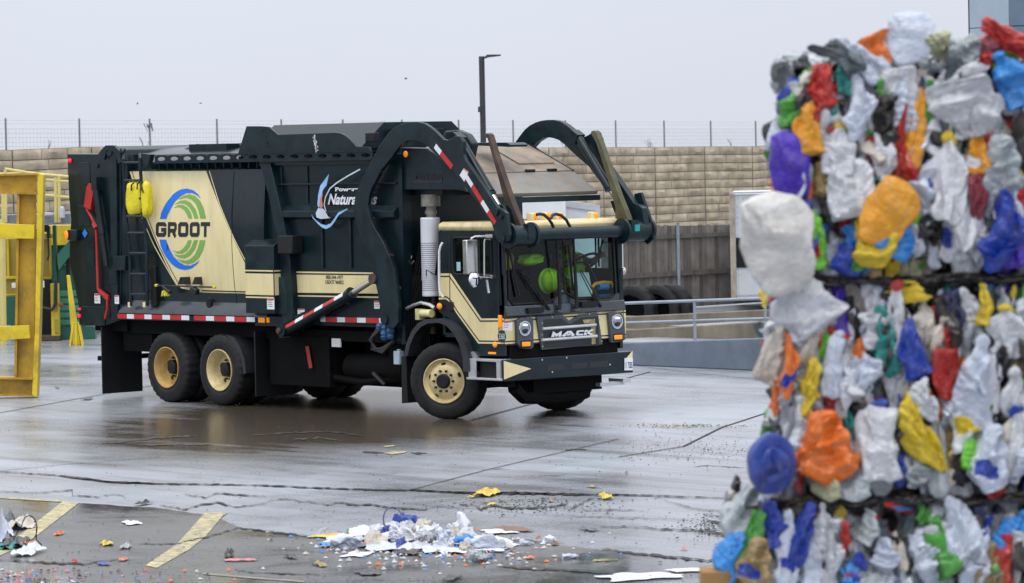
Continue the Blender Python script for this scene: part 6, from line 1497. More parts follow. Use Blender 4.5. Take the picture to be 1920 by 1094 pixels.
m = MB(); quad(m, [(-60, 978), (134, 982), (134, 990), (-60, 986)], D - .02, .3); quad(m, [(-60, 1048), (134, 1051), (134, 1059), (-60, 1056)], D - .02, .3); quad(m, [(-60, 986), (134, 990), (134, 1051), (-60, 1048)], D + .1, .02); obj('bottom_beam', m, FYSHADE, yf, 0)
# ================================================================== BALES OF CRUSHED PLASTIC
def plast(n, c, rough=.27, dirt=(.22, .18, .13), amt=.45, bump=.25): return mat('plastic_' + n, c, rough, var=.16, scale=4, dirt=dirt, dirt_amt=amt, dscale=5.0, bump=.55, bscale=14)
PL = {'bigwhite': plast('big_white', (.55, .54, .52), .4, (.30, .25, .19), .55), 'white': plast('white', (.55, .57, .61), .25, (.26, .23, .19), .7), 'white2': plast('white_cool', (.50, .55, .65), .24, (.30, .29, .28), .65), 'dirty': plast('dirty_white', (.52, .48, .42), .45, (.25, .19, .13), .7),
      'clear': plast('clear_grey', (.36, .40, .42), .10, (.22, .22, .2), .6), 'blue': plast('blue', (.004, .035, .30)), 'sky': plast('sky_blue', (.02, .22, .60)), 'navy': plast('navy', (.01, .02, .08)),
      'green': plast('green', (.045, .25, .03)), 'lime': plast('lime', (.14, .48, .03)), 'dkgreen': plast('dark_green', (.01, .06, .035)), 'red': plast('red', (.40, .014, .012)), 'orange': plast('orange', (.66, .14, .01)),
      'amber': plast('amber', (.66, .28, .012)), 'yellow': plast('yellow', (.62, .45, .015)), 'purple': plast('purple', (.055, .018, .40)), 'teal': plast('teal', (.012, .22, .21)), 'maroon': plast('maroon', (.20, .012, .03)),
      'pink': plast('pink', (.55, .16, .20)), 'slate': plast('slate', (.05, .075, .09)), 'black': plast('black', (.012, .012, .014), .3), 'tan': plast('tan', (.30, .21, .09)), 'olive': plast('pale_olive', (.35, .36, .22), .3)}
LABELS = ['blue', 'blue', 'red', 'white', 'sky', 'yellow', 'navy']
def crushed(seed, kind, nL=34, nA=40):
    """a squashed, creased container: long axis Z, thin axis Y, about 1 long and .5 wide"""
    rg = random.Random(seed); off = Vector((rg.uniform(0, 90), rg.uniform(0, 90), rg.uniform(0, 90))); vs = []; fs = []; mi = []
    ex_ = .6 if kind in ('jug', 'tub') else .85; bend = rg.uniform(-.14, .14); tw = rg.uniform(-.9, .9); neck = rg.uniform(.07, .11); hi = nL > 20
    prof = {'bottle': [(0, .0), (.02, .20), (.06, .25), (.55, .25), (.70, .22), (.84, neck), (.88, neck), (.885, neck + .02), (.96, neck + .02), (1, 0)],
            'jug': [(0, 0), (.02, .22), (.07, .28), (.6, .28), (.74, .24), (.86, .11), (.90, .10), (.905, .13), (.96, .13), (1, 0)],
            'tub': [(0, 0), (.02, .2), (.06, .22), (.9, .28), (.92, .31), (.97, .31), (.98, .27), (1, 0)],
            'big': [(0, 0), (.02, .14), (.1, .24), (.3, .30), (.62, .31), (.85, .24), (.97, .15), (1, 0)],
            'film': [(0, 0), (.03, .1), (.2, .22), (.5, .27), (.75, .2), (.95, .12), (1, 0)]}[kind]
    def rad(t):
        for (a, ra), (b_, rb_) in zip(prof, prof[1:]):
            if a <= t <= b_: return ra + (rb_ - ra) * (t - a) / max(1e-6, b_ - a)
        return 0
    ts = [k / (nL - 1) for k in range(nL)]
    fl = rg.uniform(.18, .36); am = {'film': .24, 'big': .045}.get(kind, .15)
    folds = []
    for i in range(7):
        th = rg.gauss(0, .45) + (0 if rg.random() < .72 else 1.3); folds.append((Vector((cos(th), rg.uniform(-.3, .3), sin(th))), rg.uniform(1.6, 2.6) * (1.42 ** i), rg.random(), am * .95 / (1.36 ** i)))
    def tri(x): x = x - math.floor(x); return abs(x - .5) * 2 - .5
    for t in ts:
        for k in range(nA):
            a = 2 * pi * k / nA; c, s_ = cos(a), sin(a); x = math.copysign(abs(c) ** ex_, c); y = math.copysign(abs(s_) ** ex_, s_); r = rad(t)
            p = Vector((x * r, y * r, t - .5)); q = p * 3.0 + off; k_ = min(1, r / .2)
            n1 = mnoise.noise(q * .5 + off); n2 = mnoise.noise(q * 1.1); wq = p + Vector((n2, 0, n1)) * .06
            fac = sum(am_ * tri(wq.dot(d_) * f_ + ph_) for d_, f_, ph_, am_ in folds) + .02
            p.x += p.x * (.7 * n1) + p.x * fac * .9 + am * .6 * n2
            p.y = p.y * fl * 2 + fac * .75 * (1 if s_ > 0 else -1) * k_ * (.35 + .65 * abs(s_)) + .14 * n1
            p.z += am * .6 * mnoise.noise(q + Vector((0, 9, 0))) + .22 * fac
            p.x += bend * sin(t * pi); ang = tw * (t - .5); p.x, p.y = p.x * cos(ang) - p.y * sin(ang), p.x * sin(ang) + p.y * cos(ang)
            vs.append(tuple(p))
    lab = rg.random() < .55 or kind == 'big'; l0 = rg.uniform(.2, .32); l1 = l0 + rg.uniform(.14, .26); k0 = rg.uniform(.52, .62); k1 = k0 + rg.uniform(.2, .33)
    for i in range(nL - 1):
        for k in range(nA):
            fs.append((i * nA + k, i * nA + (k + 1) % nA, (i + 1) * nA + (k + 1) % nA, (i + 1) * nA + k)); t = (ts[i] + ts[i + 1]) / 2
            cap = kind in ('bottle', 'jug') and t > .89; l_ = lab and l0 < t < l1 and kind != 'tub' and k0 < k / nA < k1
            mi.append(1 if cap else (2 if l_ else 0))
    return vs, fs, mi
KINDS = ['bottle', 'jug', 'film', 'bottle', 'jug', 'tub', 'film', 'bottle', 'jug', 'film', 'bottle', 'tub', 'jug', 'bottle', 'film', 'film', 'bottle', 'jug']
BASE = []
for k, kd in enumerate(KINDS):
    v, f, mi = crushed(100 + k, kd); me = bpy.data.meshes.new('crushed_' + kd); me.from_pydata(v, [], f)
    for q in range(3): me.materials.append(PL['white'])
    me.polygons.foreach_set('material_index', mi); me.polygons.foreach_set('use_smooth', [True] * len(f)); me.set_sharp_from_angle(angle=radians(20)); BASE.append((kd, me))
LOW = [crushed(300 + k, kd, 13, 14) for k, kd in enumerate(('bottle', 'jug', 'film', 'film', 'bottle', 'tub'))]
MIDR = [crushed(340 + k, kd, 20, 22) for k, kd in enumerate(('bottle', 'film', 'film', 'bottle', 'film', 'jug', 'film', 'bottle'))]
v, f, mi = crushed(77, 'big'); me = bpy.data.meshes.new('crushed_drum'); me.from_pydata(v, [], f)
for q in range(3): me.materials.append(PL['dirty'])
me.polygons.foreach_set('use_smooth', [True] * len(f)); me.set_sharp_from_angle(angle=radians(25)); BASE.append(('big', me))
BD_ = 18.3
MPP = BD_ / FPX
Zax = Vector((0, 0, 1))
def mk_matrix(loc, roll, tilt, yaw, sx, sy, sz):
    return Matrix.Translation(loc) @ Matrix.Rotation(roll, 4, 'Y') @ Matrix.Rotation(tilt, 4, 'X') @ Matrix.Rotation(yaw, 4, 'Z') @ Matrix.Diagonal((sx, sy, sz, 1))
rB = random.Random(21)
FILL = ['white'] * 20 + ['white2'] * 15 + ['dirty'] * 5 + ['clear'] * 10 + ['black'] * 3 + ['slate'] * 2 + ['blue', 'blue', 'sky', 'navy', 'green', 'lime', 'dkgreen', 'red', 'red', 'orange', 'amber', 'yellow', 'purple', 'teal', 'maroon', 'pink', 'slate', 'slate', 'black', 'tan', 'olive']  # extra black pieces stand in for shaded gaps
def bale(idx, xl, yt, yb, label, heroes, z0=None, visible=True, tint=None):
    o0 = P(xl, yb, BD_); zb_ = max(0.0, o0.z); H = P(xl, yt, BD_).z - zb_
    root = bpy.data.objects.new('plastic_bale', None); COL.objects.link(root); root.empty_display_size = .3
    M = Matrix(((E1.x, E2.x, 0, o0.x), (E1.y, E2.y, 0, o0.y), (0, 0, 1, zb_), (0, 0, 0, 1))); root.matrix_world = M; Mi = M.inverted()
    tag(root, label, 'bale', 'stacked plastic bales')
    Wd = 1.55; Dp = 1.15
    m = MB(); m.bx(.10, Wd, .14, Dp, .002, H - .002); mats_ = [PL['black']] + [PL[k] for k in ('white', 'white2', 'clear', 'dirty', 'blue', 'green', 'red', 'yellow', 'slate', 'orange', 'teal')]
    wts = [12, 3, 3, 4, 2.5, 1, 1, 1, .6, 4, .5, .5]; wt2 = [10, 11, 9, 6, 3.5, 1.8, 1.8, 1.5, 1.2, 2, 1, .6]  # black core and high black weights paint the shade between the pieces
    def low(loc, roll, tilt, yaw, s_):
        v, f, mi = rB.choice(LOW); mm_ = mk_matrix(loc, roll, tilt, yaw, s_ * rB.uniform(.7, 1.2), s_ * rB.uniform(.6, 1), s_)
        o_ = len(m.v); m.v += [tuple(mm_ @ Vector(p)) for p in v]; c = rB.choices(range(12), wts)[0]
        for q in f: m.f.append([i + o_ for i in q]); m.m.append(c)
    for k in range(420 if visible else 160):
        low((rB.uniform(.06, Wd), rB.uniform(.07, .16), rB.uniform(.06, H - .06)), rB.gauss(0, .5), rB.gauss(0, .25), rB.uniform(-.6, .6), rB.uniform(.12, .26))
    if visible:
        for k in range(330):
            v, f, mi = rB.choice(MIDR); L_ = rB.uniform(55, 135) * MPP; w_ = rB.uniform(.5, 1.0)
            mm_ = mk_matrix((rB.uniform(.02, 1.35), rB.uniform(-.06, .08), rB.uniform(.03 + L_ / 2, H - .03 - L_ / 2)), rB.gauss(0, .2), rB.gauss(0, .2), rB.uniform(-1.1, 1.1), L_ * w_, L_ * w_, L_)
            o_ = len(m.v); m.v += [tuple(mm_ @ Vector(p)) for p in v]; c = rB.choices(range(12), wt2)[0]
            for q in f: m.f.append([i + o_ for i in q]); m.m.append(c)
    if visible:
        for k in range(70):  # black pieces along the bale edges stand in for the shaded seam
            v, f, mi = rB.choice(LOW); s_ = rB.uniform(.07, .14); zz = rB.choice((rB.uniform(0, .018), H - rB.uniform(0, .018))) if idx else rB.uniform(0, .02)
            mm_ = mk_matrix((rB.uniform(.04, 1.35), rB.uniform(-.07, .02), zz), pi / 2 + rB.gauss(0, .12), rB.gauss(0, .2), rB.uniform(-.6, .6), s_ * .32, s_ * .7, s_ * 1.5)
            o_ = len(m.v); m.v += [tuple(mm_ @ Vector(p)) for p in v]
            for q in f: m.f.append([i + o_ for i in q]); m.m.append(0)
    for k in range(120): low((rB.uniform(.03, .12), rB.uniform(.05, Dp), rB.uniform(.03, H - .03)), rB.gauss(0, .4), rB.gauss(0, .3), pi / 2 + rB.uniform(-.5, .5), rB.uniform(.12, .26))
    if idx == 0:
        for k in range(150): low((rB.uniform(.05, Wd), rB.uniform(.03, Dp), H - rB.uniform(0, .05)), rB.uniform(0, 3), pi / 2 + rB.gauss(0, .5), rB.uniform(0, 3), rB.uniform(.10, .22))
    st_ = obj('scraps_and_gap_shade', m, mats_, root, 24); st_.matrix_parent_inverse = Matrix(); st_['kind'] = 'stuff'
    n_ = 0
    def piece(px_, py_, w_, h_, rot, col, kd=None, lab=None, cap=None, out=.06, tilt=None, yaw=None):
        c = P(px_, py_, BD_ - out); loc = Mi @ c
        opts = [b_ for b_ in BASE if (kd is None and b_[0] != 'big') or b_[0] == kd]; k_, me = rB.choice(opts)
        o = bpy.data.objects.new('crushed_' + ('drum' if k_ == 'big' else k_), me); COL.objects.link(o); o.parent = root
        width = {'bottle': .5, 'jug': .56, 'tub': .6, 'film': .5, 'big': .62}[k_]
        Ln, Wm = h_ * MPP, w_ * MPP
        o.matrix_local = mk_matrix(loc, radians(rot), (rB.gauss(0, .16) if tilt is None else tilt), (rB.uniform(-.9, .9) if yaw is None else yaw) + (pi if rB.random() < .5 and yaw is None else 0), Wm / width, min(Wm / width, Ln) * rB.uniform(.7, 1.0), Ln * 1.05)
        for s_, cc in enumerate((col, cap or rB.choice(LABELS + [col] * 7), lab or rB.choice(LABELS + [col] * 11))):
            o.material_slots[s_].link = 'OBJECT'; o.material_slots[s_].material = PL[cc]
        return o
    if not visible: return root
    hs_ = heroes
    for q in hs_:
        if q[5] == 'LID':
            c = Mi @ P(q[0], q[1], BD_ - .24); r = q[2] / 2 * MPP; m = MB()
            m.lathe([(-.06, .001), (-.056, r * .3), (-.046, r * .55), (-.035, r * .62), (-.03, r * .85), (-.02, r * .95), (.0, r), (.05, r * .97), (.055, r * .8), (.06, .001)], axis='Y', n=40)
            rgn = Vector((3, 1, 5)); m.v = [tuple(Vector(v) * (1 + .12 * mnoise.noise(Vector(v) * 9)) + Vector((0, .05 * mnoise.noise(Vector(v) * 7 + rgn), 0))) for v in m.v]
            for sg in (-.5, .9): m.box((r * .25 * cos(sg * 2), -.055, r * .3 * sin(sg * 2)), (r * .9, .022, .022), (0, sg, 0))
            o = obj('round_lid', m, plast('lid_blue', (.003, .03, .24), .3), root, 30); o.matrix_local = mk_matrix(c, .2, .18, .25, .86, 1, 1.12); n_ += 1; continue
        piece(*q[:6], **(q[6] if len(q) > 6 else {})); n_ += 1
    y = yt + 35
    cells = []
    rows = 6
    for r_ in range(rows):
        yy = yt + (yb - yt) * (r_ + .5) / rows; x = xl + 18 + (18 if r_ % 2 else 0)
        while x < 1990: cells.append((x + rB.uniform(-9, 9), yy + rB.uniform(-16, 16))); x += 40
    rB.shuffle(cells)
    big = [(q[0], q[1], q[2], q[3]) for q in hs_]
    for (x, yy) in cells:
        if n_ >= 100: break
        if any(abs(x - a) < w_ * .33 and abs(yy - b_) < h_ * .33 for a, b_, w_, h_ in big): continue
        if yy > 1150: continue
        h_ = rB.uniform(80, 185); w_ = rB.uniform(28, 60)
        if yy - h_ / 2 < yt + 8: yy = yt + 8 + h_ / 2
        if yy + h_ / 2 > yb - 8: yy = yb - 8 - h_ / 2
        col = rB.choice(FILL)
        if tint and rB.random() < tint: col = rB.choice(['white', 'white2', 'clear', 'white'])
        piece(x, yy, w_, h_, rB.gauss(0, 9), col, out=rB.uniform(-.06, .08)); n_ += 1
    return root
N = dict
TOPH = [(1697, 74, 88, 96, -14, 'white2', N(kd='big', lab='blue', cap='white', tilt=-.15, yaw=0, out=.05)), (1897, 84, 46, 130, -52, 'red', N(out=.10, kd='film', yaw=0)), (1868, 88, 60, 70, 30, 'pink', N(kd='film', out=.0)), (1648, 94, 52, 62, -20, 'orange', N(kd='tub')), (1770, 88, 44, 58, 8, 'olive', N(kd='film', yaw=0)),
    (1617, 112, 44, 125, -52, 'white2', N(kd='film', yaw=0)), (1572, 112, 38, 118, -66, 'slate', N(kd='film', yaw=0, out=.1)), (1815, 98, 46, 60, 40, 'clear'), (1488, 186, 58, 125, 30, 'green', N(kd='film', yaw=0, out=.05)), (1530, 178, 58, 110, 10, 'red', N(kd='film', yaw=0, out=.1)),
    (1520, 240, 44, 100, 4, 'amber', N(kd='jug', yaw=0, out=.12)), (1472, 245, 62, 92, 14, 'white2', N(kd='jug', lab='blue', yaw=.0)), (1474, 318, 74, 136, -12, 'purple', N(kd='big', yaw=0, out=.1, lab='purple', cap='purple')), (1447, 462, 132, 186, -20, 'bigwhite', N(kd='big', yaw=0, tilt=.1, out=.28, lab='bigwhite', cap='bigwhite')),
    (1656, 398, 92, 132, 20, 'amber', N(kd='big', yaw=0, out=.2, lab='amber', cap='amber')), (1575, 282, 58, 96, 0, 'white', N(out=.12, lab='white')), (1583, 350, 76, 120, -12, 'white', N(kd='jug', lab='blue', yaw=0, out=.14)), (1600, 205, 48, 120, 5, 'white2', N(out=.12)), (1692, 195, 48, 110, 0, 'white2', N(out=.08)), (1782, 190, 46, 165, 4, 'slate', N(kd='film', out=.12)),
    (1836, 190, 96, 150, -6, 'white', N(kd='film', yaw=0, out=.14, lab='white')), (1892, 150, 56, 105, -20, 'sky', N(out=.1)), (1775, 335, 60, 160, 4, 'white', N(out=.13, lab='white')), (1801, 390, 54, 160, -8, 'white', N(out=.12, lab='blue')), (1832, 372, 38, 84, 0, 'maroon', N(kd='tub', out=.13)), (1868, 436, 70, 150, 14, 'blue', N(kd='film', yaw=0, out=.16)),
    (1884, 312, 66, 110, 0, 'clear', N(out=.12)), (1690, 275, 24, 150, 6, 'red', N(kd='film', out=.1)), (1742, 195, 28, 84, 0, 'green', N(out=.1)), (1525, 440, 32, 120, -8, 'lime', N(out=.1)), (1592, 480, 56, 70, 20, 'blue', N(out=.1)), (1618, 478, 40, 70, 30, 'green', N(out=.1)),
    (1630, 452, 60, 100, -14, 'yellow', N(kd='film', out=.14)), (1890, 462, 40, 86, -16, 'purple', N(out=.14)), (1835, 290, 40, 80, 0, 'amber', N(out=.1, kd='film')), (1655, 215, 60, 70, 20, 'black', N(out=.1, kd='film')), (1625, 300, 26, 110, 0, 'red'), (1725, 390, 24, 120, 10, 'lime', N(out=.06)), (1585, 148, 30, 70, -20, 'teal', N(out=.1, kd='film')), (1680, 445, 60, 70, 30, 'sky', N(out=.17, lab='red')), (1640, 560, 40, 60, 0, 'white'), (1850, 120, 40, 40, 60, 'red'), (1880, 125, 40, 50, -50, 'lime')]
MIDH = [(1514, 562, 92, 118, -28, 'white', N(kd='jug', lab='blue', yaw=0, out=.14)), (1458, 652, 56, 140, 22, 'dirty', N(kd='jug', yaw=.2, out=.1, lab='dirty', cap='dirty')), (1474, 690, 28, 120, 4, 'orange', N(kd='film', out=.16)), (1514, 728, 36, 105, 10, 'yellow', N(kd='film', out=.12)), (1566, 680, 38, 125, 8, 'white2', N(out=.13, lab='white2')), (1636, 622, 56, 66, 0, 'white', N(kd='tub', lab='green', out=.12)),
    (1664, 640, 40, 125, -8, 'teal', N(kd='film', out=.1)), (1700, 548, 80, 40, 4, 'yellow', N(kd='film', out=.1)), (1714, 655, 42, 110, -10, 'blue', N(kd='jug', yaw=0, out=.15)), (1772, 705, 46, 92, 0, 'red', N(kd='tub', out=.12)), (1558, 838, 84, 128, -6, 'orange', N(kd='film', yaw=0, out=.16, lab='orange', cap='orange')), (1652, 822, 74, 150, 0, 'white', N(kd='jug', yaw=0, out=.15, lab='white')),
    (1735, 815, 46, 150, -24, 'yellow', N(kd='film', yaw=0, out=.15)), (1688, 790, 28, 100, 0, 'blue', N(out=.12)), (1740, 752, 42, 76, -12, 'white', N(kd='film', yaw=0, out=.18)), (1706, 765, 40, 80, 14, 'yellow', N(out=.12)), (1838, 720, 62, 175, 8, 'white2', N(kd='bottle', yaw=0, out=.14, lab='white2')), (1449, 872, 104, 124, 0, 'LID'),
    (1842, 572, 30, 76, 0, 'yellow', N(out=.12)), (1760, 600, 40, 84, 0, 'red'), (1792, 582, 52, 70, 0, 'navy', N(out=.1)), (1885, 622, 62, 96, 0, 'white', N(out=.12)), (1902, 830, 54, 130, 0, 'white', N(out=.1)), (1864, 860, 56, 120, 6, 'white2', N(out=.12)), (1822, 842, 44, 80, 0, 'lime', N(out=.1)), (1722, 884, 56, 66, 20, 'clear', N(out=.1)), (1552, 905, 56, 60, 20, 'olive', N(out=.14)),
    (1600, 892, 70, 90, 30, 'clear', N(out=.12)), (1500, 800, 48, 110, 0, 'white', N(out=.1)), (1530, 620, 40, 130, 14, 'dirty', N(out=.1)), (1545, 655, 28, 90, 0, 'lime', N(out=.08)), (1690, 610, 46, 160, -4, 'white', N(out=.1, lab='white')), (1790, 640, 46, 60, 0, 'red', N(out=.08, kd='tub')), (1800, 790, 60, 120, 0, 'white', N(out=.1)), (1545, 745, 40, 80, 0, 'red'), (1600, 700, 60, 90, 6, 'white2', N(out=.08, lab='blue')), (1755, 640, 34, 80, 0, 'yellow', N(lab='white')), (1800, 870, 40, 80, 0, 'black', N(kd='film')), (1780, 830, 30, 90, 0, 'tan'), (1640, 740, 40, 70, 0, 'slate')]
BOTH = [(1378, 1050, 42, 100, 22, 'sky', N(kd='film', yaw=0, out=.14)), (1408, 1008, 44, 112, 18, 'green', N(kd='film', yaw=0, out=.12)), (1422, 1058, 50, 92, 10, 'tan', N(kd='film', yaw=0, out=.18)), (1446, 985, 46, 92, -8, 'blue', N(kd='film', yaw=0, out=.12)), (1507, 1008, 30, 124, 18, 'blue', N(kd='film', out=.14)), (1474, 1030, 44, 132, 6, 'white2', N(lab='blue', out=.14)), (1396, 962, 44, 120, 24, 'clear', N(kd='film', yaw=0, out=.05)),
    (1582, 1010, 20, 62, 0, 'red', N(kd='film', out=.14)), (1540, 1000, 40, 110, 0, 'white', N(out=.1)), (1592, 1070, 30, 50, 0, 'sky', N(out=.12)), (1838, 985, 28, 66, 0, 'navy', N(out=.1)), (1700, 950, 60, 26, 10, 'red', N(kd='film')), (1725, 965, 26, 40, 0, 'green'), (1790, 1000, 50, 130, -8, 'white2', N(out=.12)), (1850, 1060, 60, 80, 20, 'tan', N(kd='film', out=.08)), (1620, 985, 60, 60, 20, 'clear', N(out=.1)), (1655, 1040, 40, 60, 0, 'white2', N(out=.12)), (1900, 1000, 40, 90, 30, 'sky', N(lab='white')), (1640, 1000, 44, 70, 0, 'slate')]
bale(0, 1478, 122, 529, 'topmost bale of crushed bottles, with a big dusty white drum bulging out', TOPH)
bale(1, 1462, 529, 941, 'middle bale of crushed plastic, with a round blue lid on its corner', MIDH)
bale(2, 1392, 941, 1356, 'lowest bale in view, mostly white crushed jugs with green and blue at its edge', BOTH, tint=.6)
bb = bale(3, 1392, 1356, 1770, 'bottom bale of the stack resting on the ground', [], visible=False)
# cardboard at the foot of the lowest bale
c = P(1345, 1090, 18.0); m = MB(); a, b_ = P(1316, 1074, 18.0), P(1400, 1073, 18.2)
m.prism([a, b_, b_ - UPV * .12, a - UPV * .12], [p + E2 * .25 for p in (a, b_, b_ - UPV * .12, a - UPV * .12)])
o = obj('cardboard_box', m, mat('cardboard', (.30, .17, .06), .8, var=.2)); tag(o, 'flattened brown cardboard poking out beside the lowest bale', 'cardboard')

# ================================================================== LITTER
rl_ = random.Random(4)
def sheet(seed, w_, d, h_, n=17):
    rg = random.Random(seed); off = Vector((rg.uniform(0, 50), rg.uniform(0, 50), 0)); m = MB(); vs = []
    for j in range(n):
        for i in range(n):
            u_, v_ = i / (n - 1) * 2 - 1, j / (n - 1) * 2 - 1; a = math.atan2(v_, u_); rr_ = 1 + .45 * mnoise.noise(Vector((cos(a) * 1.6, sin(a) * 1.6, seed))); p = Vector((u_ * rr_, v_ * rr_, 0)); q = p * 1.6 + off
            f1 = mnoise.voronoi(q * .8)[0]; f2 = mnoise.voronoi(q * 1.9)[0]
            z = .55 * (.9 - f1[0]) + .22 * (.7 - f2[0]) + .35 * mnoise.noise(q); k_ = max(0, 1 - (u_ * u_ + v_ * v_) * .45)
            vs.append((p.x * w_ / 2 + .06 * w_ * mnoise.noise(q * 2), p.y * d / 2 + .06 * d * mnoise.noise(q * 2 + off), .014 + max(0.02, z) * h_ * 1.5 * k_))
    m.add(vs, [(j * n + i, j * n + i + 1, (j + 1) * n + i + 1, (j + 1) * n + i) for j in range(n - 1) for i in range(n - 1)]); return m
def mlit(name, x, y, w_, d, h_, col, label, cat, group=None, seed=None, rot=None):
    """w: metres across the picture, d: metres in depth"""
    p = G(x, y); mm_ = sheet(seed or rl_.randrange(9999), w_, d, h_); mx_ = PL[col] if isinstance(col, str) else col
    o = obj(name, mm_, mx_, None, 25); o.location = p; o.rotation_euler = (0, 0, math.atan2(E1.y, E1.x) + (rl_.uniform(-.4, .4) if rot is None else rot)); return tag(o, label, cat, group)
def jugged(name, x, y, L_, wd, col, label, cat, group=None, rot=0.0, lab=None):
    kd, me = BASE[rl_.choice((0, 1, 3, 4, 7))]; o = bpy.data.objects.new(name, me); COL.objects.link(o); p = G(x, y)
    o.matrix_world = Matrix.Translation(p + Vector((0, 0, wd * .38))) @ Matrix.Rotation(math.atan2(E1.y, E1.x) + rot, 4, 'Z') @ Matrix.Rotation(pi / 2, 4, 'Y') @ Matrix.Rotation(rl_.uniform(0, 3), 4, 'Z') @ Matrix.Diagonal((wd / .5, wd / .5, L_, 1))
    for s_, cc in enumerate((col, lab or col, lab or col)): o.material_slots[s_].link = 'OBJECT'; o.material_slots[s_].material = PL[cc]
    return tag(o, label, cat, group)
gh = 'litter heap in front of the truck'
WLIT = mat('litter_white', (.62, .65, .70), .45, var=.12, dirt=(.3, .28, .25), dirt_amt=.6, dscale=9); CARD = mat('wet_cardboard', (.17, .10, .07), .7, var=.2)
heap = [('plastic_film', 690, 1002, .55, 1.6, .16, WLIT, 'crumpled white plastic film at the back of the litter heap', 'film'), ('plastic_film', 740, 1010, .6, 1.6, .18, 'white', 'greyish crumpled film in the middle of the litter heap', 'film'), ('plastic_film', 795, 1004, .55, 1.4, .20, WLIT, 'bright white bunched bag in the litter heap', 'bag'),
        ('plastic_film', 850, 1018, .55, 1.6, .15, WLIT, 'flattened white bag spread on the right side of the litter heap', 'bag'), ('plastic_film', 905, 1020, .6, 1.4, .12, WLIT, 'long white film trailing off the end of the litter heap', 'film'), ('plastic_film', 930, 1030, .35, 1.2, .06, WLIT, 'thin white tail of film lying beyond the litter heap', 'film'),
        ('plastic_film', 640, 1015, .4, 1.2, .10, WLIT, 'white flattened wrapper at the left of the litter heap', 'wrapper'), ('plastic_film', 720, 1030, .5, 1.2, .12, 'white2', 'pale grey film on the near side of the litter heap', 'film'), ('plastic_film', 772, 1030, .45, 1.3, .13, 'white', 'off-white torn film at the centre front of the litter heap', 'film'), ('plastic_film', 815, 1034, .4, 1.0, .10, 'white2', 'cool grey wrapper next to the black rag in the litter', 'wrapper'),
        ('plastic_film', 860, 1035, .5, 1.0, .06, WLIT, 'flat white sheet on the near right of the litter heap', 'sheet'), ('plastic_film', 672, 1042, .32, .8, .02, WLIT, 'flat white strip lying in front of the litter heap', 'strip'), ('plastic_film', 765, 1040, .3, .6, .12, 'black', 'crumpled black rag in front of the litter heap', 'rag'), ('plastic_film', 612, 1007, .35, .8, .03, 'yellow', 'pale yellow wrapper at the left tip of the litter heap', 'wrapper'),
        ('plastic_film', 666, 998, .2, .6, .10, 'green', 'small green wrapper at the back of the litter heap', 'wrapper'), ('plastic_film', 625, 1024, .32, .8, .06, 'sky', 'light blue wrapper at the left of the litter heap', 'wrapper'), ('plastic_film', 810, 1018, .14, .4, .06, 'orange', 'orange red scrap among white film in the litter heap', 'scrap'), ('plastic_film', 686, 1026, .18, .6, .12, 'pink', 'salmon coloured carton scrap in the litter heap', 'carton'),
        ('plastic_film', 862, 1010, .25, .6, .08, 'blue', 'blue wrapper on the right of the litter heap', 'wrapper'), ('plastic_film', 960, 995, .36, 1.0, .04, CARD, 'brown piece of wet cardboard behind the litter heap', 'cardboard'), ('plastic_film', 935, 999, .42, .9, .03, WLIT, 'white sheet lying beside the wet cardboard', 'sheet'), ('plastic_film', 720, 997, .3, .8, .18, 'dirty', 'dull beige bag at the back of the litter heap', 'bag')]
for q in heap: mlit(*q[:3], q[3] * .74, q[4] * .5, q[5] * .6, *q[6:], gh)
jugged('plastic_bottle', 655, 1030, .36, .13, 'white2', 'pale ribbed bottle lying at the left of the litter heap', 'bottle', gh, .2)
jugged('plastic_bottle', 758, 992, .24, .16, 'blue', 'dark blue container crowning the litter heap', 'container', gh, 1.2, 'orange')
jugged('plastic_bottle', 730, 1005, .18, .10, 'blue', 'small blue bottle beside the wire loop in the litter heap', 'bottle', gh, .5)
jugged('plastic_bottle', 905, 1032, .40, .16, 'white2', 'white crushed bottle at the right end of the litter heap', 'bottle', gh, .1)
jugged('plastic_bottle', 900, 1055, .24, .13, 'clear', 'clear bottle with a blue label in front of the litter heap', 'bottle', gh, .4, 'sky')
jugged('plastic_bottle', 1070, 1048, .16, .05, 'white2', 'small pale flattened bottle on the wet ground near the crack', 'bottle', gh, .2)
jugged('plastic_bottle', 1135, 1054, .22, .035, 'olive', 'flattened pale olive wrapper on the wet ground beyond the heap', 'wrapper', gh, .1)
cols_ = ['white', 'white2', 'white', 'dirty', 'white', 'white2', 'sky', 'white2', 'white', 'white', 'blue', 'white', 'white2', 'dirty', 'white']
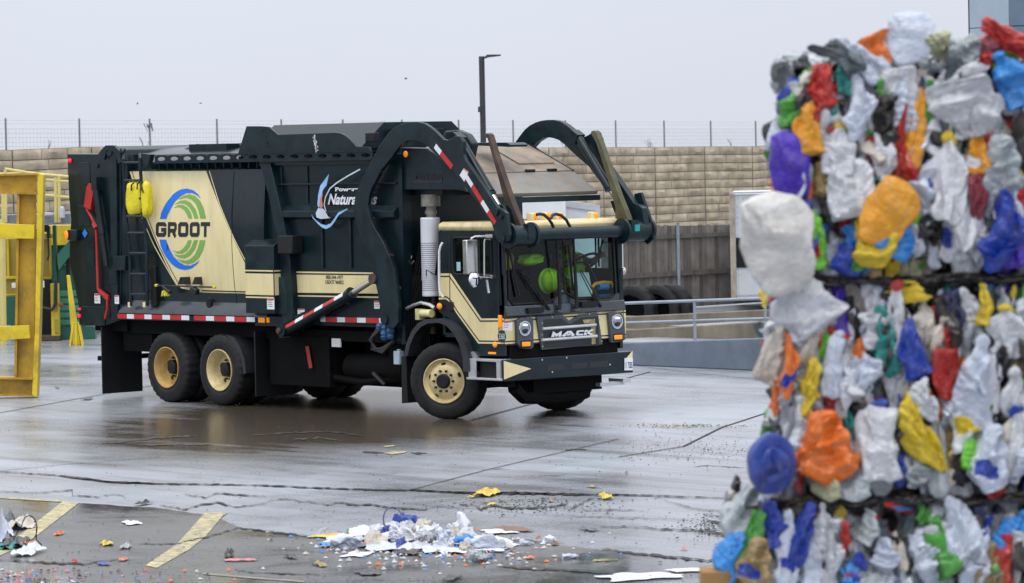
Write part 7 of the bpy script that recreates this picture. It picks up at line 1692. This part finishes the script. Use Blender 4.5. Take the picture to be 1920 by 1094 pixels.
for k in range(34):
    x, y = rl_.gauss(775, 78), rl_.gauss(1016, 11); c_ = cols_[k % len(cols_)]; w_ = rl_.uniform(.06, .14)
    kd, me = BASE[(2, 6, 9, 14, 15)[k % 5]]; o = bpy.data.objects.new('crumpled_scrap', me); COL.objects.link(o)
    o.matrix_world = Matrix.Translation(G(x, y) + Vector((0, 0, w_ * .35 + .05 * max(0, 1 - abs(x - 775) / 120)))) @ Matrix.Rotation(rl_.uniform(0, 6), 4, 'Z') @ Matrix.Rotation(pi / 2 + rl_.gauss(0, .4), 4, 'Y') @ Matrix.Rotation(rl_.uniform(0, 6), 4, 'Z') @ Matrix.Diagonal((w_ * 2.0, w_ * 1.8, w_ * 1.9, 1))
    for s_ in range(3): o.material_slots[s_].link = 'OBJECT'; o.material_slots[s_].material = WLIT if c_ == 'white' and k % 2 else PL[c_]
    tag(o, {'white': 'small crumpled white scrap in the litter heap', 'white2': 'small crumpled pale grey scrap in the litter heap', 'dirty': 'small crumpled beige scrap in the litter heap', 'clear': 'small crumpled clear scrap in the litter heap', 'sky': 'small crumpled sky blue scrap in the litter heap', 'orange': 'small crumpled orange scrap in the litter heap', 'blue': 'small crumpled deep blue scrap in the litter heap'}[c_], 'scrap', gh)
gs = 'single scraps on the ground'
for q in [('plastic_scrap', 246, 983, .16, .35, .03, WLIT, 'white strip lying on the asphalt between the yellow lines', 'scrap'), ('plastic_scrap', 111, 1004, .07, .2, .04, 'orange', 'small orange scrap with dark bit near the yellow line', 'scrap'), ('plastic_scrap', 200, 1023, .10, .25, .06, 'yellow', 'yellow crumpled scrap on the asphalt', 'scrap'), ('plastic_scrap', 236, 1029, .08, .25, .06, 'clear', 'clear crumpled cup scrap on the asphalt', 'scrap'),
          ('plastic_scrap', 140, 1057, .05, .15, .05, 'red', 'red bottle cap on the bottom edge of the asphalt', 'cap'), ('plastic_scrap', 195, 1060, .09, .2, .03, 'blue', 'blue scrap lying on the asphalt', 'scrap'), ('plastic_scrap', 232, 1052, .07, .2, .03, 'orange', 'rusty orange scrap by the puddle edge', 'scrap'), ('plastic_scrap', 430, 1045, .08, .3, .10, 'black', 'black pointed scrap beside a pale stick', 'scrap'), ('plastic_scrap', 450, 1053, .24, .15, .02, 'pink', 'pale pink stick on the asphalt', 'stick'),
          ('plastic_scrap', 912, 929, .22, .6, .10, 'yellow', 'crumpled yellow scrap in the long pavement crack', 'scrap'), ('plastic_scrap', 1135, 936, .11, .35, .09, 'yellow', 'yellow lump just below the long crack, toward the bales', 'scrap'), ('plastic_scrap', 888, 934, .06, .2, .04, 'yellow', 'tiny yellow crumb just left of the crumpled yellow scrap', 'scrap'), ('plastic_scrap', 923, 948, .07, .2, .03, 'yellow', 'flat yellow crumb on the broken concrete', 'scrap'), ('plastic_scrap', 1033, 942, .05, .2, .04, 'tan', 'tan pebble near the broken concrete', 'scrap'), ('plastic_scrap', 1112, 915, .1, .2, .03, 'tan', 'olive leaf on the clean concrete', 'leaf'),
          ('plastic_scrap', 270, 947, .09, .3, .06, 'black', 'dark lump on the wet concrete above the second yellow line', 'scrap'), ('plastic_scrap', 690, 1077, .2, .35, .04, 'black', 'black flat scrap at the bottom of the asphalt', 'scrap'), ('plastic_scrap', 848, 1088, .1, .4, .06, 'black', 'black lump at the bottom edge of the asphalt', 'scrap'), ('plastic_scrap', 1105, 995, .12, .3, .04, 'slate', 'grey pebble lying on the cracked concrete', 'stone'), ('plastic_scrap', 1193, 1084, .6, .5, .01, WLIT, 'flat white film on the wet ground at the bottom edge', 'film'), ('plastic_scrap', 1310, 1071, .5, .3, .01, WLIT, 'flat white film near the lowest bale', 'film'),
          ('plastic_scrap', 1283, 1032, .06, .1, .02, 'pink', 'small pink scrap near the lower crack', 'scrap'), ('plastic_scrap', 1175, 889, .03, .12, .03, 'maroon', 'dark red speck on clean concrete', 'scrap'), ('plastic_scrap', 1040, 1023, .06, .2, .04, CARD, 'brown scrap on the dark asphalt edge', 'scrap'), ('plastic_scrap', 992, 1049, .07, .15, .03, 'orange', 'small orange chip on the wet asphalt', 'scrap'), ('plastic_scrap', 545, 1048, .08, .25, .05, 'black', 'black chip on the asphalt left of the heap', 'scrap'), ('plastic_scrap', 600, 1062, .08, .3, .05, 'tan', 'tan chip on the asphalt below the heap', 'scrap'),
          ('plastic_scrap', 163, 750, .14, .3, .03, 'black', 'flat black scrap by the truck mudflap', 'scrap'), ('plastic_scrap', 108, 729, .06, .2, .03, 'black', 'tiny dark scrap on the pale concrete beyond the mudflap', 'scrap')]: mlit(*q, gs)
# clump at the left edge
gl = 'clump of rubbish at the yellow line'
for q in [('plastic_film', 22, 990, .25, .7, .22, 'slate', 'dark grey crumpled bag in the clump by the yellow line', 'bag'), ('plastic_film', 4, 1015, .16, .7, .30, 'white2', 'pale lilac bottle piece in the clump by the yellow line', 'bottle'), ('plastic_film', 28, 1025, .26, .6, .12, 'black', 'black tray in the clump by the yellow line', 'tray'), ('plastic_film', 52, 1040, .22, .5, .14, WLIT, 'white torn carton in front of the clump by the yellow line', 'carton'), ('plastic_film', 45, 990, .22, .5, .16, 'dirty', 'beige wrapper behind the wire loop', 'wrapper'), ('plastic_film', 16, 1030, .15, .3, .08, 'teal', 'teal wrapper under the black tray', 'wrapper'), ('plastic_film', 50, 1022, .1, .3, .06, 'orange', 'orange strip at the edge of the rubbish clump', 'strip')]: mlit(*q, gl)
m = MB(); p0_ = G(28, 1010)
def wp(x, y): p = G(50, 1025); dy = (1025 - y); return p + E1 * ((x - 50) * MPP * 38.0 / BD_ ) + Vector((0, 0, .01 + max(0, dy) * 38.0 / FPX))
m.tube([wp(26, 1014), wp(34, 1000)] + [wp(56 + 14 * cos(a), 993 - 23 * sin(a)) for a in [radians(170 - 14 * q) for q in range(20)]], .005, 5); m.tube([wp(69, 992), wp(68, 1015), wp(78, 1025)], .006, 5)
o = obj('wire_loop', m, BLACK); tag(o, 'thin black wire looping out of the rubbish clump', 'wire')
m = MB(); c = G(737, 1005)
m.tube([c + E1 * (.09 * cos(a)) + Vector((0, 0, .16 + .12 * sin(a))) for a in [2 * pi * k / 20 for k in range(18)]], .008, 5); o = obj('wire_loop', m, mat('wire_grey', (.1, .13, .2), .4)); tag(o, 'thin grey wire hoop standing in the litter heap', 'wire')
# gravel, flakes and crumbs that nobody could count
def crumbs(name, n, gen, mats_, smin, smax):
    m = MB()
    for k in range(n):
        x, y = gen(); p = G(x, y); s_ = rl_.uniform(smin, smax); a = rl_.uniform(0, 6)
        vs = [Vector((cos(a + q * 2.1) * s_ * rl_.uniform(.6, 1.2), sin(a + q * 2.1) * s_ * rl_.uniform(.6, 1.2), .013)) for q in range(3)] + [Vector((0, 0, .014 + s_ * rl_.uniform(.3, .8)))]
        m.add([p + v for v in vs], [(0, 1, 3), (1, 2, 3), (2, 0, 3), (0, 2, 1)], rl_.randrange(len(mats_)))
    o = obj(name, m, mats_, None, 0); return tag(o, kind='stuff')
GRV = [mat('grit_a', (.05, .048, .045), .8), mat('grit_b', (.10, .09, .08), .8), mat('grit_c', (.025, .025, .026), .7)]
def area(x0, x1, y0, y1): return lambda: (rl_.uniform(x0, x1), rl_.uniform(y0, y1))
def gauss(cx, cy, sx, sy): return lambda: (rl_.gauss(cx, sx), rl_.gauss(cy, sy))
crumbs('grit', 900, lambda: (rl_.uniform(-20, 1460), 1094 - 300 * rl_.random() ** 1.6), GRV, .004, .016)
crumbs('grit', 420, gauss(1290, 845, 90, 14), GRV, .005, .017)
crumbs('gravel', 420, gauss(1000, 950, 90, 9), GRV, .006, .022)
crumbs('gravel', 260, gauss(1340, 990, 40, 12), GRV, .006, .022)
crumbs('gravel', 250, gauss(1300, 801, 60, 2), GRV + [PL['olive'], PL['tan']], .006, .022)
crumbs('plastic_flakes', 200, lambda: (rl_.uniform(-20, 520) * rl_.random() ** .8, 1104 - 34 * rl_.random() ** 1.7), [PL[k] for k in ('pink', 'red', 'orange', 'sky', 'white', 'white2', 'black', 'blue', 'maroon', 'dirty')] + GRV, .01, .035)
crumbs('plastic_flakes', 350, gauss(790, 1035, 130, 16), [PL[k] for k in ('white', 'white2', 'sky', 'orange', 'black', 'dirty', 'white')], .01, .04)

# ------------------------------------------------------------------ give each loose piece of these parts an object of its own
SPLIT = {'white_tape', 'red_tape', 'hydraulic_hose', 'cream_arrow', 'wiper', 'cable', 'roof_hose', 'guide_post', 'post_foot', 'bumper_slot', 'rail_post', 'guard_rail', 'grille_bar', 'ladder_foot', 'hinge_pin',
         'tool_clip', 'tip', 'bumper_bolt', 'side_rib', 'pivot_pin', 'dash_device', 'hand_hole', 'bag_strap', 'rail', 'trim_rail', 'frame_rail', 'eye', 'vest', 'tailgate_frame', 'windscreen_pillar', 'hose_clamp', 'roof_pipe', 'air_pipe', 'logo_blue_arc', 'logo_green_arc', 'bolt', 'underframe', 'head', 'arm_hose', 'wheel_nut'}
for o in [q for q in COL.objects if q.type == 'MESH' and q.name.split('.')[0] in SPLIT]:
    bm = bmesh.new(); bm.from_mesh(o.data); seen = set(); groups = []
    for v in bm.verts:
        if v in seen: continue
        st_ = [v]; seen.add(v); g_ = []
        while st_:
            q = st_.pop(); g_.append(q)
            for e_ in q.link_edges:
                r_ = e_.other_vert(q)
                if r_ not in seen: seen.add(r_); st_.append(r_)
        groups.append({q.index for q in g_})
    if len(groups) > 1:
        for g_ in groups[1:]:
            b2 = bm.copy(); b2.verts.ensure_lookup_table(); bmesh.ops.delete(b2, geom=[q for q in b2.verts if q.index not in g_], context='VERTS')
            me = bpy.data.meshes.new(o.data.name); b2.to_mesh(me); b2.free()
            for m_ in o.data.materials: me.materials.append(m_)
            n_ = bpy.data.objects.new(o.name.split('.')[0], me); COL.objects.link(n_); n_.parent = o.parent; n_.matrix_local = o.matrix_local
            for md in o.modifiers:
                k_ = n_.modifiers.new(md.name, md.type); k_.width = md.width; k_.segments = md.segments; k_.limit_method = md.limit_method; k_.angle_limit = md.angle_limit
        bmesh.ops.delete(bm, geom=[q for q in bm.verts if q.index not in groups[0]], context='VERTS'); bm.to_mesh(o.data)
    bm.free()
